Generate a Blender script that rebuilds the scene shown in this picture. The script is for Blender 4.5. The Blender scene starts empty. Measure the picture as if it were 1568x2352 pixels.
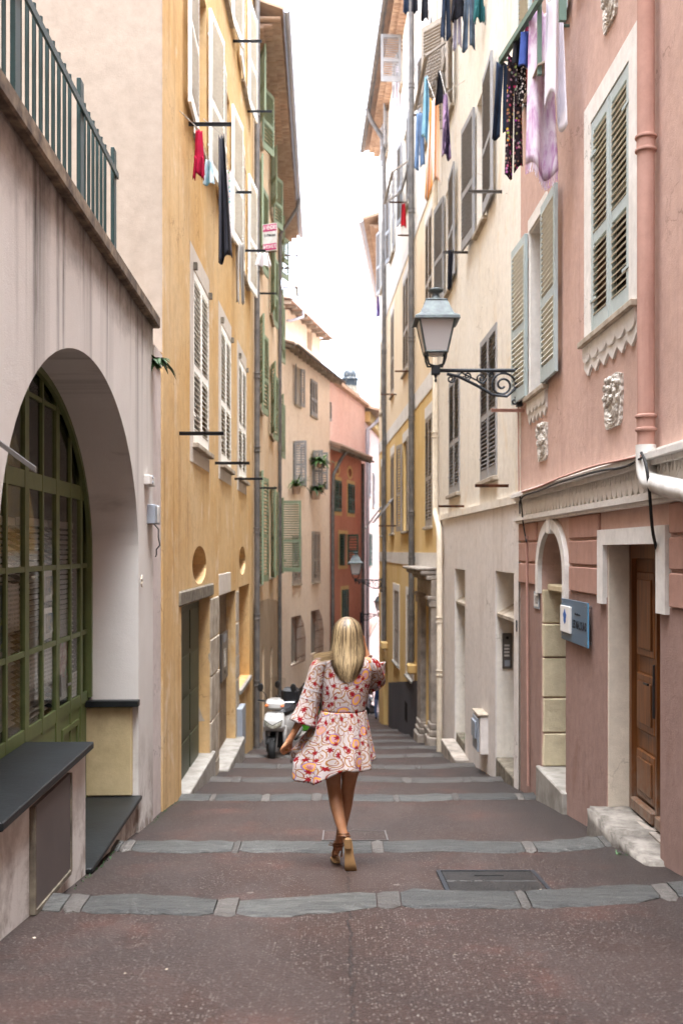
import bpy, bmesh, math, random
from mathutils import Vector, Matrix
from mathutils.geometry import tessellate_polygon
random.seed(7)
S = bpy.context.scene
COL = S.collection
R = math.radians

# ---------------------------------------------------------------- camera, sky, sun, exposure
FPX, CX, HY, CAMZ = 2287.0, 784.0, 1265.0, 1.4      # survey of the photograph: focal length, horizon, eye height
cam_d = bpy.data.cameras.new('camera')
cam_d.sensor_fit = 'VERTICAL'; cam_d.sensor_height = 36.0; cam_d.lens = 35.0
cam_d.shift_y = (HY - 1176.0) / 2352.0
cam_d.clip_end = 500.0
cam_d.dof.use_dof = True; cam_d.dof.focus_distance = 6.9; cam_d.dof.aperture_fstop = 2.4
cam = bpy.data.objects.new('camera', cam_d); COL.objects.link(cam)
cam.location = (0, 0, CAMZ); cam.rotation_euler = (R(90), 0, 0)
S.camera = cam

SUN_EL, SUN_ROT = 77.0, 160.0
w = bpy.data.worlds.new('World'); S.world = w; w.use_nodes = True
nt = w.node_tree; nt.nodes.clear()
sky = nt.nodes.new('ShaderNodeTexSky'); sky.sky_type = 'NISHITA'; sky.sun_disc = False
sky.sun_elevation = R(SUN_EL); sky.sun_rotation = R(SUN_ROT)
sky.air_density = 1.0; sky.dust_density = 4.0; sky.ozone_density = 1.0
hs = nt.nodes.new('ShaderNodeHueSaturation'); hs.inputs['Saturation'].default_value = 0.28
wm = nt.nodes.new('ShaderNodeMix'); wm.data_type = 'RGBA'; wm.blend_type = 'MULTIPLY'
wm.inputs['Factor'].default_value = 1.0; wm.inputs['B'].default_value = (0.94, 1.0, 1.10, 1)
bg = nt.nodes.new('ShaderNodeBackground'); bg.inputs['Strength'].default_value = 0.15
wo = nt.nodes.new('ShaderNodeOutputWorld')
nt.links.new(sky.outputs[0], hs.inputs['Color']); nt.links.new(hs.outputs[0], wm.inputs['A'])
nt.links.new(wm.outputs['Result'], bg.inputs['Color']); nt.links.new(bg.outputs[0], wo.inputs[0])

sun_d = bpy.data.lights.new('sun', 'SUN'); sun_d.energy = 0.8; sun_d.angle = R(50); sun_d.color = (1.0, 0.98, 0.95)
sun = bpy.data.objects.new('sun', sun_d); COL.objects.link(sun)
sun.rotation_euler = (R(90 - SUN_EL), 0, R(180 - SUN_ROT))
sun.location = (2, -5, 30)

S.view_settings.view_transform = 'Standard'; S.view_settings.look = 'None'
S.view_settings.exposure = 3.43; S.view_settings.gamma = 1.0
S.view_settings.use_curve_mapping = False
S.render.engine = 'CYCLES'
S.cycles.max_bounces = 10; S.cycles.diffuse_bounces = 6; S.cycles.transparent_max_bounces = 12

# ---------------------------------------------------------------- helpers
def lin(h):
    h = h.lstrip('#'); o = []
    for i in (0, 2, 4):
        c = int(h[i:i+2], 16) / 255.0
        o.append(c / 12.92 if c <= 0.04045 else ((c + 0.055) / 1.055) ** 2.4)
    return (o[0], o[1], o[2], 1.0)

def mulc(c, k): return (c[0]*k, c[1]*k, c[2]*k, 1.0)

class NB:
    """tiny node-tree builder"""
    def __init__(s, name, rough=0.8, spec=0.3):
        s.m = bpy.data.materials.new(name); s.m.use_nodes = True
        s.t = s.m.node_tree; s.t.nodes.clear()
        s.b = s.t.nodes.new('ShaderNodeBsdfPrincipled')
        s.b.inputs['Roughness'].default_value = rough
        s.b.inputs['Specular IOR Level'].default_value = spec
        s.o = s.t.nodes.new('ShaderNodeOutputMaterial')
        s.t.links.new(s.b.outputs[0], s.o.inputs[0])
        s._pos = None
    def n(s, typ, **kw):
        x = s.t.nodes.new('ShaderNode' + typ)
        for k, v in kw.items():
            if k.startswith('_'): setattr(x, k[1:], v)
            else: s.set(x.inputs[k.replace('__', ' ')], v)
        return x
    def set(s, inp, v):
        if hasattr(v, 'is_output') or isinstance(v, bpy.types.NodeSocket): s.t.links.new(v, inp)
        else: inp.default_value = v
    def pos(s):
        if s._pos is None: s._pos = s.n('NewGeometry').outputs['Position']
        return s._pos
    def obj(s): return s.n('TexCoord').outputs['Object']
    def uv(s): return s.n('TexCoord').outputs['UV']
    def map(s, vec, scale=(1, 1, 1), loc=(0, 0, 0), rot=(0, 0, 0)):
        x = s.n('Mapping'); s.set(x.inputs['Vector'], vec)
        x.inputs['Scale'].default_value = scale; x.inputs['Location'].default_value = loc; x.inputs['Rotation'].default_value = rot
        return x.outputs[0]
    def noise(s, vec, scale, detail=4.0, rough=0.55, dist=0.0):
        x = s.n('TexNoise', Scale=scale, Detail=detail, Roughness=rough, Distortion=dist)
        s.set(x.inputs['Vector'], vec); return x.outputs['Fac']
    def ramp(s, fac, a, b, ca=0.0, cb=1.0):
        x = s.n('MapRange'); x.clamp = True
        s.set(x.inputs['Value'], fac)
        x.inputs['From Min'].default_value = a; x.inputs['From Max'].default_value = b
        x.inputs['To Min'].default_value = ca; x.inputs['To Max'].default_value = cb
        return x.outputs[0]
    def math(s, op, a, b=0.0, c=None):
        x = s.n('Math', _operation=op); s.set(x.inputs[0], a); s.set(x.inputs[1], b)
        if c is not None: s.set(x.inputs[2], c)
        return x.outputs[0]
    def mix(s, fac, a, b, mode='MIX'):
        x = s.n('Mix', _data_type='RGBA', _blend_type=mode)
        s.set(x.inputs['Factor'], fac); s.set(x.inputs['A'], a); s.set(x.inputs['B'], b)
        return x.outputs['Result']
    def bump(s, h, strength=0.3, dist=0.01):
        x = s.n('Bump', Strength=strength, Distance=dist); s.set(x.inputs['Height'], h)
        s.t.links.new(x.outputs[0], s.b.inputs['Normal'])
    def color(s, c): s.set(s.b.inputs['Base Color'], c)
    def sep(s, v):
        x = s.n('SeparateXYZ'); s.set(x.inputs[0], v); return x.outputs

def plaster(name, c1, c2, streak='#6b5a4c', sk=0.35, bump=0.25, mott=1.2, grime=0.0, patch=None, cracks=0.55):
    """old limewash: two tones of paint, run-off streaks, pale patches, gritty relief"""
    b = NB(name, 0.92, 0.15); p = b.pos()
    big = b.ramp(b.noise(p, mott * 0.55, 6, 0.62), 0.34, 0.68)
    col = b.mix(big, lin(c1), lin(c2))
    if patch:
        pm = b.ramp(b.noise(b.map(p, (1, 1, 0.6)), 1.7, 8, 0.68, 0.6), 0.56, 0.66, 0, 0.75)
        col = b.mix(pm, col, lin(patch))
    st = b.noise(b.map(p, (7.0, 7.0, 0.35)), 1.0, 5, 0.6)
    st2 = b.noise(p, 0.8, 3)
    m = b.math('MULTIPLY', b.ramp(st, 0.5, 0.78), b.ramp(st2, 0.38, 0.66))
    col = b.mix(b.math('MULTIPLY', m, sk), col, lin(streak))
    spk = b.ramp(b.noise(p, 38.0, 3, 0.6), 0.66, 0.78, 0, 0.16)
    col = b.mix(spk, col, lin(streak))
    blot = b.ramp(b.noise(b.map(p, (1, 1, 0.7), (4, 9, 2)), 2.1, 8, 0.7, 0.5), 0.52, 0.72, 0, 0.38)      # weathered blotches
    col = b.mix(blot, col, b.mix(0.55, col, lin(streak)))
    ck = b.n('TexVoronoi', Scale=1.15, _feature='DISTANCE_TO_EDGE'); cw = b.n('TexNoise', Scale=3.0, Detail=5.0); b.set(cw.inputs['Vector'], p)
    cv = b.n('VectorMath', _operation='MULTIPLY_ADD'); b.set(cv.inputs[0], cw.outputs['Color']); cv.inputs[1].default_value = (.7, .7, .7); b.set(cv.inputs[2], p); b.set(ck.inputs['Vector'], cv.outputs[0])
    crk = b.math('MULTIPLY', b.ramp(ck.outputs['Distance'], 0.002, 0.009, 1, 0), b.ramp(b.noise(p, 0.9, 3), 0.52, 0.62))   # hairline cracks here and there
    col = b.mix(b.math('MULTIPLY', crk, cracks), col, mulc(lin(streak), 0.6))
    fine = b.ramp(b.noise(p, 9.0, 6, 0.7), 0.25, 0.75, 0.86, 1.1)
    v = b.n('HueSaturation'); b.set(v.inputs['Color'], col); b.set(v.inputs['Value'], fine)
    b.color(v.outputs[0])
    h = b.math('ADD', b.noise(p, 95.0, 4, 0.7), b.math('MULTIPLY', b.noise(p, 7.0, 5, 0.6), 2.2))
    b.bump(h, bump, 0.012)
    return b.m

def simple(name, c, rough=0.6, spec=0.4, metal=0.0, var=0.12, scale=8.0, bump=0.0, c2=None):
    b = NB(name, rough, spec); p = b.pos()
    n1 = b.noise(p, scale, 5, 0.62)
    if c2: col = b.mix(b.ramp(n1, 0.4, 0.66), lin(c), lin(c2))
    else:
        v = b.n('HueSaturation', Color=lin(c)); b.set(v.inputs['Value'], b.ramp(n1, 0.25, 0.75, 1 - var, 1 + var)); col = v.outputs[0]
    b.color(col); b.b.inputs['Metallic'].default_value = metal
    if bump: b.bump(b.noise(p, scale * 6, 4, 0.6), bump, 0.005)
    return b.m

class MB:
    """collects shapes into one mesh"""
    def __init__(s): s.v = []; s.f = []; s.uv = None
    def add(s, vs, fs):
        o = len(s.v); s.v += [tuple(a) for a in vs]; s.f += [tuple(i + o for i in f) for f in fs]; return s
    def box(s, x0, x1, y0, y1, z0, z1):
        return s.add([(x0,y0,z0),(x1,y0,z0),(x1,y1,z0),(x0,y1,z0),(x0,y0,z1),(x1,y0,z1),(x1,y1,z1),(x0,y1,z1)],
                     [(0,3,2,1),(4,5,6,7),(0,1,5,4),(1,2,6,5),(2,3,7,6),(3,0,4,7)])
    def rbox(s, x0, x1, y0, y1, z0, z1, r=0.004):
        """box with chamfered edges"""
        bm = bmesh.new(); bmesh.ops.create_cube(bm, size=1)
        for v in bm.verts: v.co = Vector(((x0+x1)/2 + v.co.x*(x1-x0), (y0+y1)/2 + v.co.y*(y1-y0), (z0+z1)/2 + v.co.z*(z1-z0)))
        bmesh.ops.bevel(bm, geom=bm.edges[:], offset=r, segments=1, affect='EDGES', profile=0.5)
        bm.verts.index_update()
        s.add([v.co for v in bm.verts], [[v.index for v in f.verts] for f in bm.faces]); bm.free(); return s
    def obox(s, c, ax, ay, az):
        c, ax, ay, az = map(Vector, (c, ax, ay, az)); vs = []
        for k in (-1, 1):
            for i, j in ((-1,-1),(1,-1),(1,1),(-1,1)): vs.append(c + ax*i + ay*j + az*k)
        return s.add(vs, [(0,3,2,1),(4,5,6,7),(0,1,5,4),(1,2,6,5),(2,3,7,6),(3,0,4,7)])
    def prism(s, poly, y0, y1):
        """(x,z) outline pushed from y0 to y1"""
        n = len(poly); vs = [(a, y0, b) for a, b in poly] + [(a, y1, b) for a, b in poly]
        fs = [(i, (i+1) % n, n + (i+1) % n, n + i) for i in range(n)]
        tr = tessellate_polygon([[Vector((a, b, 0)) for a, b in poly]])
        fs += [tuple(t) for t in tr] + [tuple(n + i for i in reversed(t)) for t in tr]
        return s.add(vs, fs)
    def sheet(s, outer, holes, y, depth, depths=None):
        """wall face with openings and their reveals"""
        loops = [[Vector((a, b, 0)) for a, b in l] for l in [outer] + holes]
        flat = [(a, y, b) for l in [outer] + holes for a, b in l]
        s.add(flat, [tuple(t) for t in tessellate_polygon(loops)])
        for k, h in enumerate(holes):
            n = len(h); d = depths[k] if depths else depth
            s.add([(a, y, b) for a, b in h] + [(a, y + d, b) for a, b in h],
                  [(i, (i+1) % n, n + (i+1) % n, n + i) for i in range(n)])
        return s
    def tube(s, pts, r, n=8, cap=True):
        pts = [Vector(p) for p in pts]; rs = r if isinstance(r, (list, tuple)) else [r] * len(pts)
        rings = []; up = None
        for i, p in enumerate(pts):
            t = (pts[min(i+1, len(pts)-1)] - pts[max(i-1, 0)]).normalized()
            if up is None: up = Vector((0, 0, 1)) if abs(t.z) < 0.9 else Vector((1, 0, 0))
            a = t.cross(up)
            if a.length < 1e-5: a = t.cross(Vector((0.3, 1, 0.2)))
            a.normalize(); b = a.cross(t).normalized(); up = b
            rings.append([p + (a * math.cos(2*math.pi*k/n) + b * math.sin(2*math.pi*k/n)) * rs[i] for k in range(n)])
        vs = [v for rg in rings for v in rg]; fs = []
        for i in range(len(pts) - 1):
            for k in range(n): fs.append((i*n+k, i*n+(k+1) % n, (i+1)*n+(k+1) % n, (i+1)*n+k))
        if cap: fs += [tuple(range(n-1, -1, -1)), tuple((len(pts)-1)*n + k for k in range(n))]
        return s.add(vs, fs)
    def lathe(s, prof, c=(0, 0, 0), n=16, axis='z', sx=1.0, sy=1.0):
        vs = []; fs = []; c = Vector(c)
        for r, z in prof:
            for k in range(n):
                a = 2*math.pi*k/n; q = (r*math.cos(a)*sx, r*math.sin(a)*sy, z)
                if axis == 'y': q = (q[0], -q[2], q[1])
                if axis == 'x': q = (q[2], q[0], q[1])
                vs.append(c + Vector(q))
        for i in range(len(prof)-1):
            for k in range(n): fs.append((i*n+k, i*n+(k+1) % n, (i+1)*n+(k+1) % n, (i+1)*n+k))
        fs += [tuple(range(n-1, -1, -1)), tuple((len(prof)-1)*n + k for k in range(n))]
        return s.add(vs, fs)
    def grid(s, fn, nu, nv, closed=False):
        vs = [fn(i/(nu if closed else nu-1), j/(nv-1)) for j in range(nv) for i in range(nu)]; fs = []
        for j in range(nv-1):
            for i in range(nu if closed else nu-1):
                fs.append((j*nu+i, j*nu+(i+1) % nu, (j+1)*nu+(i+1) % nu, (j+1)*nu+i))
        return s.add(vs, fs)
    def mesh(s, name, mat, smooth=False, fix=True, angle=None):
        me = bpy.data.meshes.new(name); me.from_pydata(s.v, [], s.f)
        if fix:
            bm = bmesh.new(); bm.from_mesh(me); bmesh.ops.recalc_face_normals(bm, faces=bm.faces[:]); bm.to_mesh(me); bm.free()
        if mat: me.materials.append(mat)
        if smooth:
            me.shade_smooth()
            if angle: me.set_sharp_from_angle(angle=R(angle))
        return me
    def build(s, name, mat, parent=None, loc=None, smooth=False, angle=40):
        return link(name, s.mesh(name, mat, smooth, True, angle), parent, loc)

def link(name, me, parent=None, loc=None, rot=None):
    o = bpy.data.objects.new(name, me); COL.objects.link(o)
    if parent is not None: o.parent = parent
    if loc is not None: o.location = loc
    if rot is not None: o.rotation_euler = rot
    return o

def tag(o, label, cat, group=None):
    o['label'] = label; o['category'] = cat
    if group: o['group'] = group
    return o

def empty(name, loc=(0, 0, 0), rz=0.0):
    o = bpy.data.objects.new(name, None); COL.objects.link(o); o.location = loc; o.rotation_euler = (0, 0, rz)
    o.empty_display_size = 0.2
    return o

def text_mesh(body, size, depth=0.002, bold=False):
    cu = bpy.data.curves.new('lettering', 'FONT'); cu.body = body; cu.size = size; cu.extrude = depth
    cu.align_x = 'CENTER'; cu.align_y = 'CENTER'
    if bold: cu.offset = size * 0.025
    o = bpy.data.objects.new('lettering', cu); COL.objects.link(o)
    bpy.context.view_layer.update()
    me = bpy.data.meshes.new_from_object(o.evaluated_get(bpy.context.evaluated_depsgraph_get()))
    bpy.data.objects.remove(o); bpy.data.curves.remove(cu)
    return me

def lettering(body, size, mat, parent, loc, width=None, bold=False, rot=(R(90), 0, 0), height=None):
    me = text_mesh(body, size, 0.0012, bold); me.name = 'lettering'; me.materials.clear(); me.materials.append(mat)
    xs = [v.co.x for v in me.vertices]; ys = [v.co.y for v in me.vertices]
    o = link('lettering', me, parent, loc, rot)
    if width and xs: o.scale[0] = width / (max(xs) - min(xs))
    if height and ys: o.scale[1] = height / (max(ys) - min(ys))
    return o

def gz(d): return CAMZ - (1.145 + 0.14 * d)           # mean fall of the alley

def on_depth(X, Y, d):                                # survey: point of the photograph at a known distance
    return Vector(((X - CX) / FPX * d, d, CAMZ + (HY - Y) / FPX * d))

class Wall:
    """a facade: local x runs to the right as seen from the street, -y points to the street, z is up (world height)"""
    def __init__(s, name, A, B, label, cat='house', zb=None):
        s.A = Vector(A); s.B = Vector(B); s.u = (s.B - s.A).normalized(); s.L = (s.B - s.A).length
        s.yl = Vector((-s.u.y, s.u.x))
        s.zb = zb if zb is not None else gz((A[1] + B[1]) / 2)
        s.e = empty(name, (A[0], A[1], s.zb), math.atan2(s.u.y, s.u.x)); tag(s.e, label, cat)
        s.holes = []; s.depths = []
    def at(s, X, Y, off=0.0):
        """photograph point -> (u, z) on the facade (off = distance out from it)"""
        r = Vector(((X - CX) / FPX, 1.0)); t = (s.A.dot(s.yl) - off) / r.dot(s.yl)
        return ((r * t - s.A).dot(s.u), CAMZ + t * (HY - Y) / FPX)
    def U(s, X, off=0.0): return s.at(X, 0, off)[0]
    def ud(s, d): return (d - s.A.y) / s.u.y              # depth -> u
    def d(s, u): return s.A.y + s.u.y * u
    def world(s, u, y, z):
        p = s.A + s.u * u + s.yl * y; return Vector((p.x, p.y, z))
    def part(s, name, mb, mat, smooth=False, angle=40):
        return mb.build(name, mat, s.e, (0, 0, -s.zb), smooth, angle)
    def put(s, name, me, u, y, z, rot=None):
        return link(name, me, s.e, (u, y, z - s.zb), rot)
    def hole(s, poly, depth=0.22): s.holes.append(poly); s.depths.append(depth)
    def rhole(s, u0, u1, z0, z1, depth=0.22): s.hole([(u0, z0), (u1, z0), (u1, z1), (u0, z1)], depth)
    def wall(s, mat, outer, back=5.0, name='wall', side=True):
        m = MB().sheet(outer, s.holes, 0.0, 0.22, s.depths)
        us = [a for a, b in outer]; zs = [b for a, b in outer]
        u0, u1, z0, z1 = min(us), max(us), min(zs), max(zs)
        if side:   # flanks, back and a flat lid behind the facade
            m.add([(u0,0,z0),(u1,0,z0),(u1,back,z0),(u0,back,z0),(u0,0,z1),(u1,0,z1),(u1,back,z1),(u0,back,z1)],
                  [(1,2,6,5),(2,3,7,6),(3,0,4,7),(4,5,6,7)])
        me = m.mesh(name, mat, fix=False)
        return link(name, me, s.e, (0, 0, -s.zb))
# ---------------------------------------------------------------- materials
M = {}
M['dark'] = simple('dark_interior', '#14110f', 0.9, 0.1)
def glass_mat(name, c, rough=0.12):
    b = NB(name, rough, 0.6); b.color(lin(c)); return b.m
M['pane'] = glass_mat('window_glass', '#2a2c2b', 0.18)
M['pane_pale'] = glass_mat('window_glass_pale', '#6e6a62', 0.2)
M['white_paint'] = simple('weathered_white_paint', '#e6e3da', 0.6, 0.3, 0, 0.08, 14, 0.1)
M['white_shutter'] = simple('chalky_white_shutter_paint', '#f0eee6', 0.62, 0.3, 0, 0.1, 9, 0.12)
M['grey_shutter'] = simple('grey_shutter_paint', '#8f8e8e', 0.6, 0.3, 0, 0.14, 9, 0.12)
M['taupe_shutter'] = simple('taupe_shutter_paint', '#9a9085', 0.6, 0.3, 0, 0.14, 9, 0.12)
M['blue_shutter'] = simple('pale_blue_green_shutter_paint', '#a5b0ae', 0.58, 0.3, 0, 0.1, 9, 0.12)
M['cream_shutter'] = simple('cream_shutter_slat_paint', '#d9d6c6', 0.58, 0.3, 0, 0.1, 9, 0.12)
M['green_shutter'] = simple('sage_green_shutter_paint', '#7f8c72', 0.6, 0.3, 0, 0.14, 9, 0.12)
M['dkgreen_shutter'] = simple('dark_green_shutter_paint', '#3d5449', 0.6, 0.3, 0, 0.14, 9, 0.12)
M['iron'] = simple('black_painted_iron', '#22262b', 0.5, 0.5, 0.3, 0.2, 20, 0.1)
M['iron_rust'] = simple('rusty_iron', '#4a3a31', 0.75, 0.3, 0.2, 0.3, 12, 0.2, '#7a4a34')
M['rail_green'] = simple('dark_teal_railing_paint', '#16302f', 0.45, 0.5, 0.0, 0.2, 15, 0.1)
M['zinc'] = simple('grey_zinc_pipe', '#55524f', 0.6, 0.4, 0.2, 0.18, 5, 0.08, '#6f6a66')
M['zinc_pale'] = simple('pale_zinc_gutter', '#a9a9b2', 0.5, 0.5, 0.3, 0.12, 6, 0.05)
M['cream_pipe'] = plaster('cream_painted_pipe', '#c9bba5', '#d3c7b4', '#7d6a52', 0.7, 0.08, 2.0, cracks=0.0)
M['terra_pipe'] = plaster('terracotta_painted_pipe', '#a98274', '#b38d80', '#6b4a40', 0.7, 0.08, 2.0, cracks=0.0)
M['white_plastic'] = simple('white_plastic', '#d2d0cb', 0.45, 0.4, 0, 0.06, 5, 0.05, '#b3aea6')
M['grey_plastic'] = simple('grey_plastic', '#8d939b', 0.45, 0.5, 0, 0.06)
M['stone'] = simple('pale_limestone', '#b1a594', 0.9, 0.2, 0, 0.2, 5, 0.5, '#8d8171')
M['stone_dark'] = simple('dark_weathered_stone', '#5d564c', 0.9, 0.2, 0, 0.3, 7, 0.6, '#857c6c')
M['stone_grey'] = simple('grey_carved_stone', '#a89d91', 0.9, 0.2, 0, 0.25, 4, 0.4, '#7c746c')
M['marble'] = simple('worn_white_marble', '#99948c', 0.6, 0.3, 0, 0.08, 5, 0.4, '#777168')
M['slate'] = simple('black_slate', '#101213', 0.5, 0.35, 0, 0.25, 5, 0.3, '#1b1f20')
M['white_trim'] = plaster('white_limewash_trim', '#e2ded8', '#d6d1c9', '#8b8073', 0.3, 0.25)
M['tile'] = simple('terracotta_roof_tile', '#a98f7c', 0.9, 0.2, 0, 0.25, 3, 0.3, '#bfa893')
M['tile_grey'] = simple('weathered_roof_tile', '#8d7c70', 0.9, 0.2, 0, 0.25, 3, 0.3, '#a58a78')
M['leaf'] = simple('leaf_green', '#3f6129', 0.6, 0.4, 0, 0.35, 30)
M['leaf_dark'] = simple('dark_leaf_green', '#2c4a22', 0.6, 0.4, 0, 0.35, 30)
M['paper'] = simple('white_paper', '#d8d5cf', 0.8, 0.2, 0, 0.03)
M['black'] = simple('black_rubber', '#141414', 0.6, 0.4, 0, 0.15, 20, 0.1)
M['ink'] = simple('dark_ink', '#22262c', 0.7, 0.3)
M['chrome'] = simple('brushed_metal', '#c3c6c9', 0.25, 0.5, 0.9, 0.05)
M['steel'] = simple('dull_steel_plate', '#6f6c69', 0.4, 0.5, 0.6, 0.1, 12)

def asphalt():
    b = NB('red_brown_asphalt', 0.6, 0.33); p = b.pos()
    big = b.ramp(b.noise(p, 0.9, 6, 0.6), 0.35, 0.68)
    col = b.mix(big, lin('#33221b'), lin('#281d19'))
    red = b.ramp(b.noise(b.map(p, (1, 1, 1), (9, 3, 0)), 1.6, 5, 0.65), 0.52, 0.7, 0, 0.7)
    col = b.mix(red, col, lin('#4c2f26'))
    dk = b.ramp(b.noise(b.map(p, (1, 1, 1), (2, 7, 0)), 0.7, 6, 0.7), 0.5, 0.72, 0, 0.45)
    col = b.mix(dk, col, lin('#2b2624'))
    vo = b.n('TexVoronoi', Scale=70.0); b.set(vo.inputs['Vector'], p)
    cs = b.sep(vo.outputs['Color'])
    sp = b.math('MULTIPLY', b.ramp(vo.outputs['Distance'], 0.25, 0.42, 1, 0), b.ramp(cs[0], 0.6, 0.8))
    col = b.mix(b.math('MULTIPLY', sp, 0.6), col, lin('#8d857c'))
    sd = b.math('MULTIPLY', b.ramp(vo.outputs['Distance'], 0.25, 0.42, 1, 0), b.ramp(cs[1], 0.7, 0.9))
    col = b.mix(b.math('MULTIPLY', sd, 0.6), col, lin('#1d1816'))
    pt = b.ramp(b.noise(b.map(p, (1.6, .5, 1), (5, 1, 0)), 1.0, 4, .55, .4), .5, .54, 0, .35)      # relaid patches
    col = b.mix(pt, col, lin('#3b312d'))
    wet = b.ramp(b.noise(b.map(p, (2.2, .35, 1), (1, 4, 0)), 1.2, 6, .65), .55, .75, 0, .55)       # trodden, polished track
    col = b.mix(wet, col, lin('#463b36'))
    xe = b.math('ABSOLUTE', b.sep(p)[0]); edge = b.math('MULTIPLY', b.ramp(b.math('ADD', xe, b.math('MULTIPLY', b.noise(p, 4, 5, .7), .5)), 1.55, 2.1), .65)
    col = b.mix(edge, col, lin('#221d1a'))                                                        # grit and dirt gathered along the walls
    gum = b.n('TexVoronoi', Scale=2.6); b.set(gum.inputs['Vector'], b.map(p, (1, 1, 0)))
    gs = b.sep(gum.outputs['Color'])
    gm = b.math('MULTIPLY', b.ramp(b.math('ADD', gum.outputs['Distance'], b.math('MULTIPLY', b.noise(p, 30, 3), 0.06)), 0.075, 0.095, 1, 0), b.ramp(gs[0], 0.62, 0.64))
    col = b.mix(b.math('MULTIPLY', gm, 0.55), col, lin('#77706a'))
    xyz = b.sep(p)                                    # one long seam down the middle of the paving
    wob = b.math('MULTIPLY', b.math('SUBTRACT', b.noise(b.map(p, (0, 1, 0)), 5.0, 6, 0.7), 0.5), 0.10)
    dx = b.math('ABSOLUTE', b.math('SUBTRACT', b.math('ADD', xyz[0], wob), 0.04))
    crack = b.math('MULTIPLY', b.ramp(dx, 0.003, 0.009, 1, 0), b.ramp(b.noise(p, 6, 3), 0.36, 0.5))
    col = b.mix(b.math('MULTIPLY', crack, 0.9), col, lin('#241e1c'))
    b.color(col)
    h = b.math('ADD', b.math('MULTIPLY', vo.outputs['Distance'], 0.7), b.math('MULTIPLY', b.noise(p, 60, 4, 0.7), 1.0))
    h = b.math('SUBTRACT', h, b.math('MULTIPLY', crack, 1.5))
    b.bump(h, 0.55, 0.012); return b.m
M['asphalt'] = asphalt()
def kerb_mat(name, c1, c2):
    b = NB(name, 0.55, 0.55); p = b.pos()
    n1 = b.noise(b.map(p, (2.0, 14, 1)), 2.2, 9, 0.74, 0.8)
    col = b.mix(b.ramp(n1, 0.36, 0.66), lin(c1), lin(c2))
    col = b.mix(b.ramp(b.noise(p, 22, 4, 0.7), 0.6, 0.72, 0, 0.35), col, lin('#7d7a74'))
    rv = b.n('HueSaturation'); b.set(rv.inputs['Color'], col); b.set(rv.inputs['Value'], b.ramp(b.n('ObjectInfo').outputs['Random'], 0, 1, 0.7, 1.35)); col = rv.outputs[0]
    b.color(col); b.bump(b.math('ADD', n1, b.noise(p, 45, 4, 0.7)), 0.8, 0.02); return b.m
M['kerb'] = kerb_mat('grey_green_schist', '#262725', '#4b4a46')
M['kerb_far'] = kerb_mat('worn_schist_far_steps', '#33302c', '#4c4742')
M['kerb_pale'] = kerb_mat('pale_mortar_stone', '#544f49', '#403c38')

# ---------------------------------------------------------------- the ground: long sloping treads edged with stone
STRIPS = [(5.16, -0.10), (7.02, 0.0), (10.28, 0.0), (12.4, 0.0), (14.6, 0.0), (16.9, 0.0), (19.4, 0.0), (22.0, 0.0), (24.8, 0.0),
          (27.8, 0), (31, 0), (34.5, 0), (38, 0), (42, 0)]
SW, DROP = 0.25, 0.055
def strip_d(i, x):
    d, sk = STRIPS[i]
    return d + sk * -x * 0.6 + 0.26 * max(0.0, abs(x) - 0.9) ** 2 + 0.05 * math.sin(x * 2.1 + i * 2.3) + 0.025 * math.sin(x * 5.3 + i * 4.1)
def ground_z(x, d):
    prev = -8.0; zp = gz(-8.0)
    for i in range(len(STRIPS)):
        a = strip_d(i, x); za = gz(a)
        if d < a: return zp + (za - zp) * (d - prev) / (a - prev)
        if d <= a + SW: return za
        prev = a + SW; zp = za - DROP
    return zp + (d - prev) * -0.14 * 1.0
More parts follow.
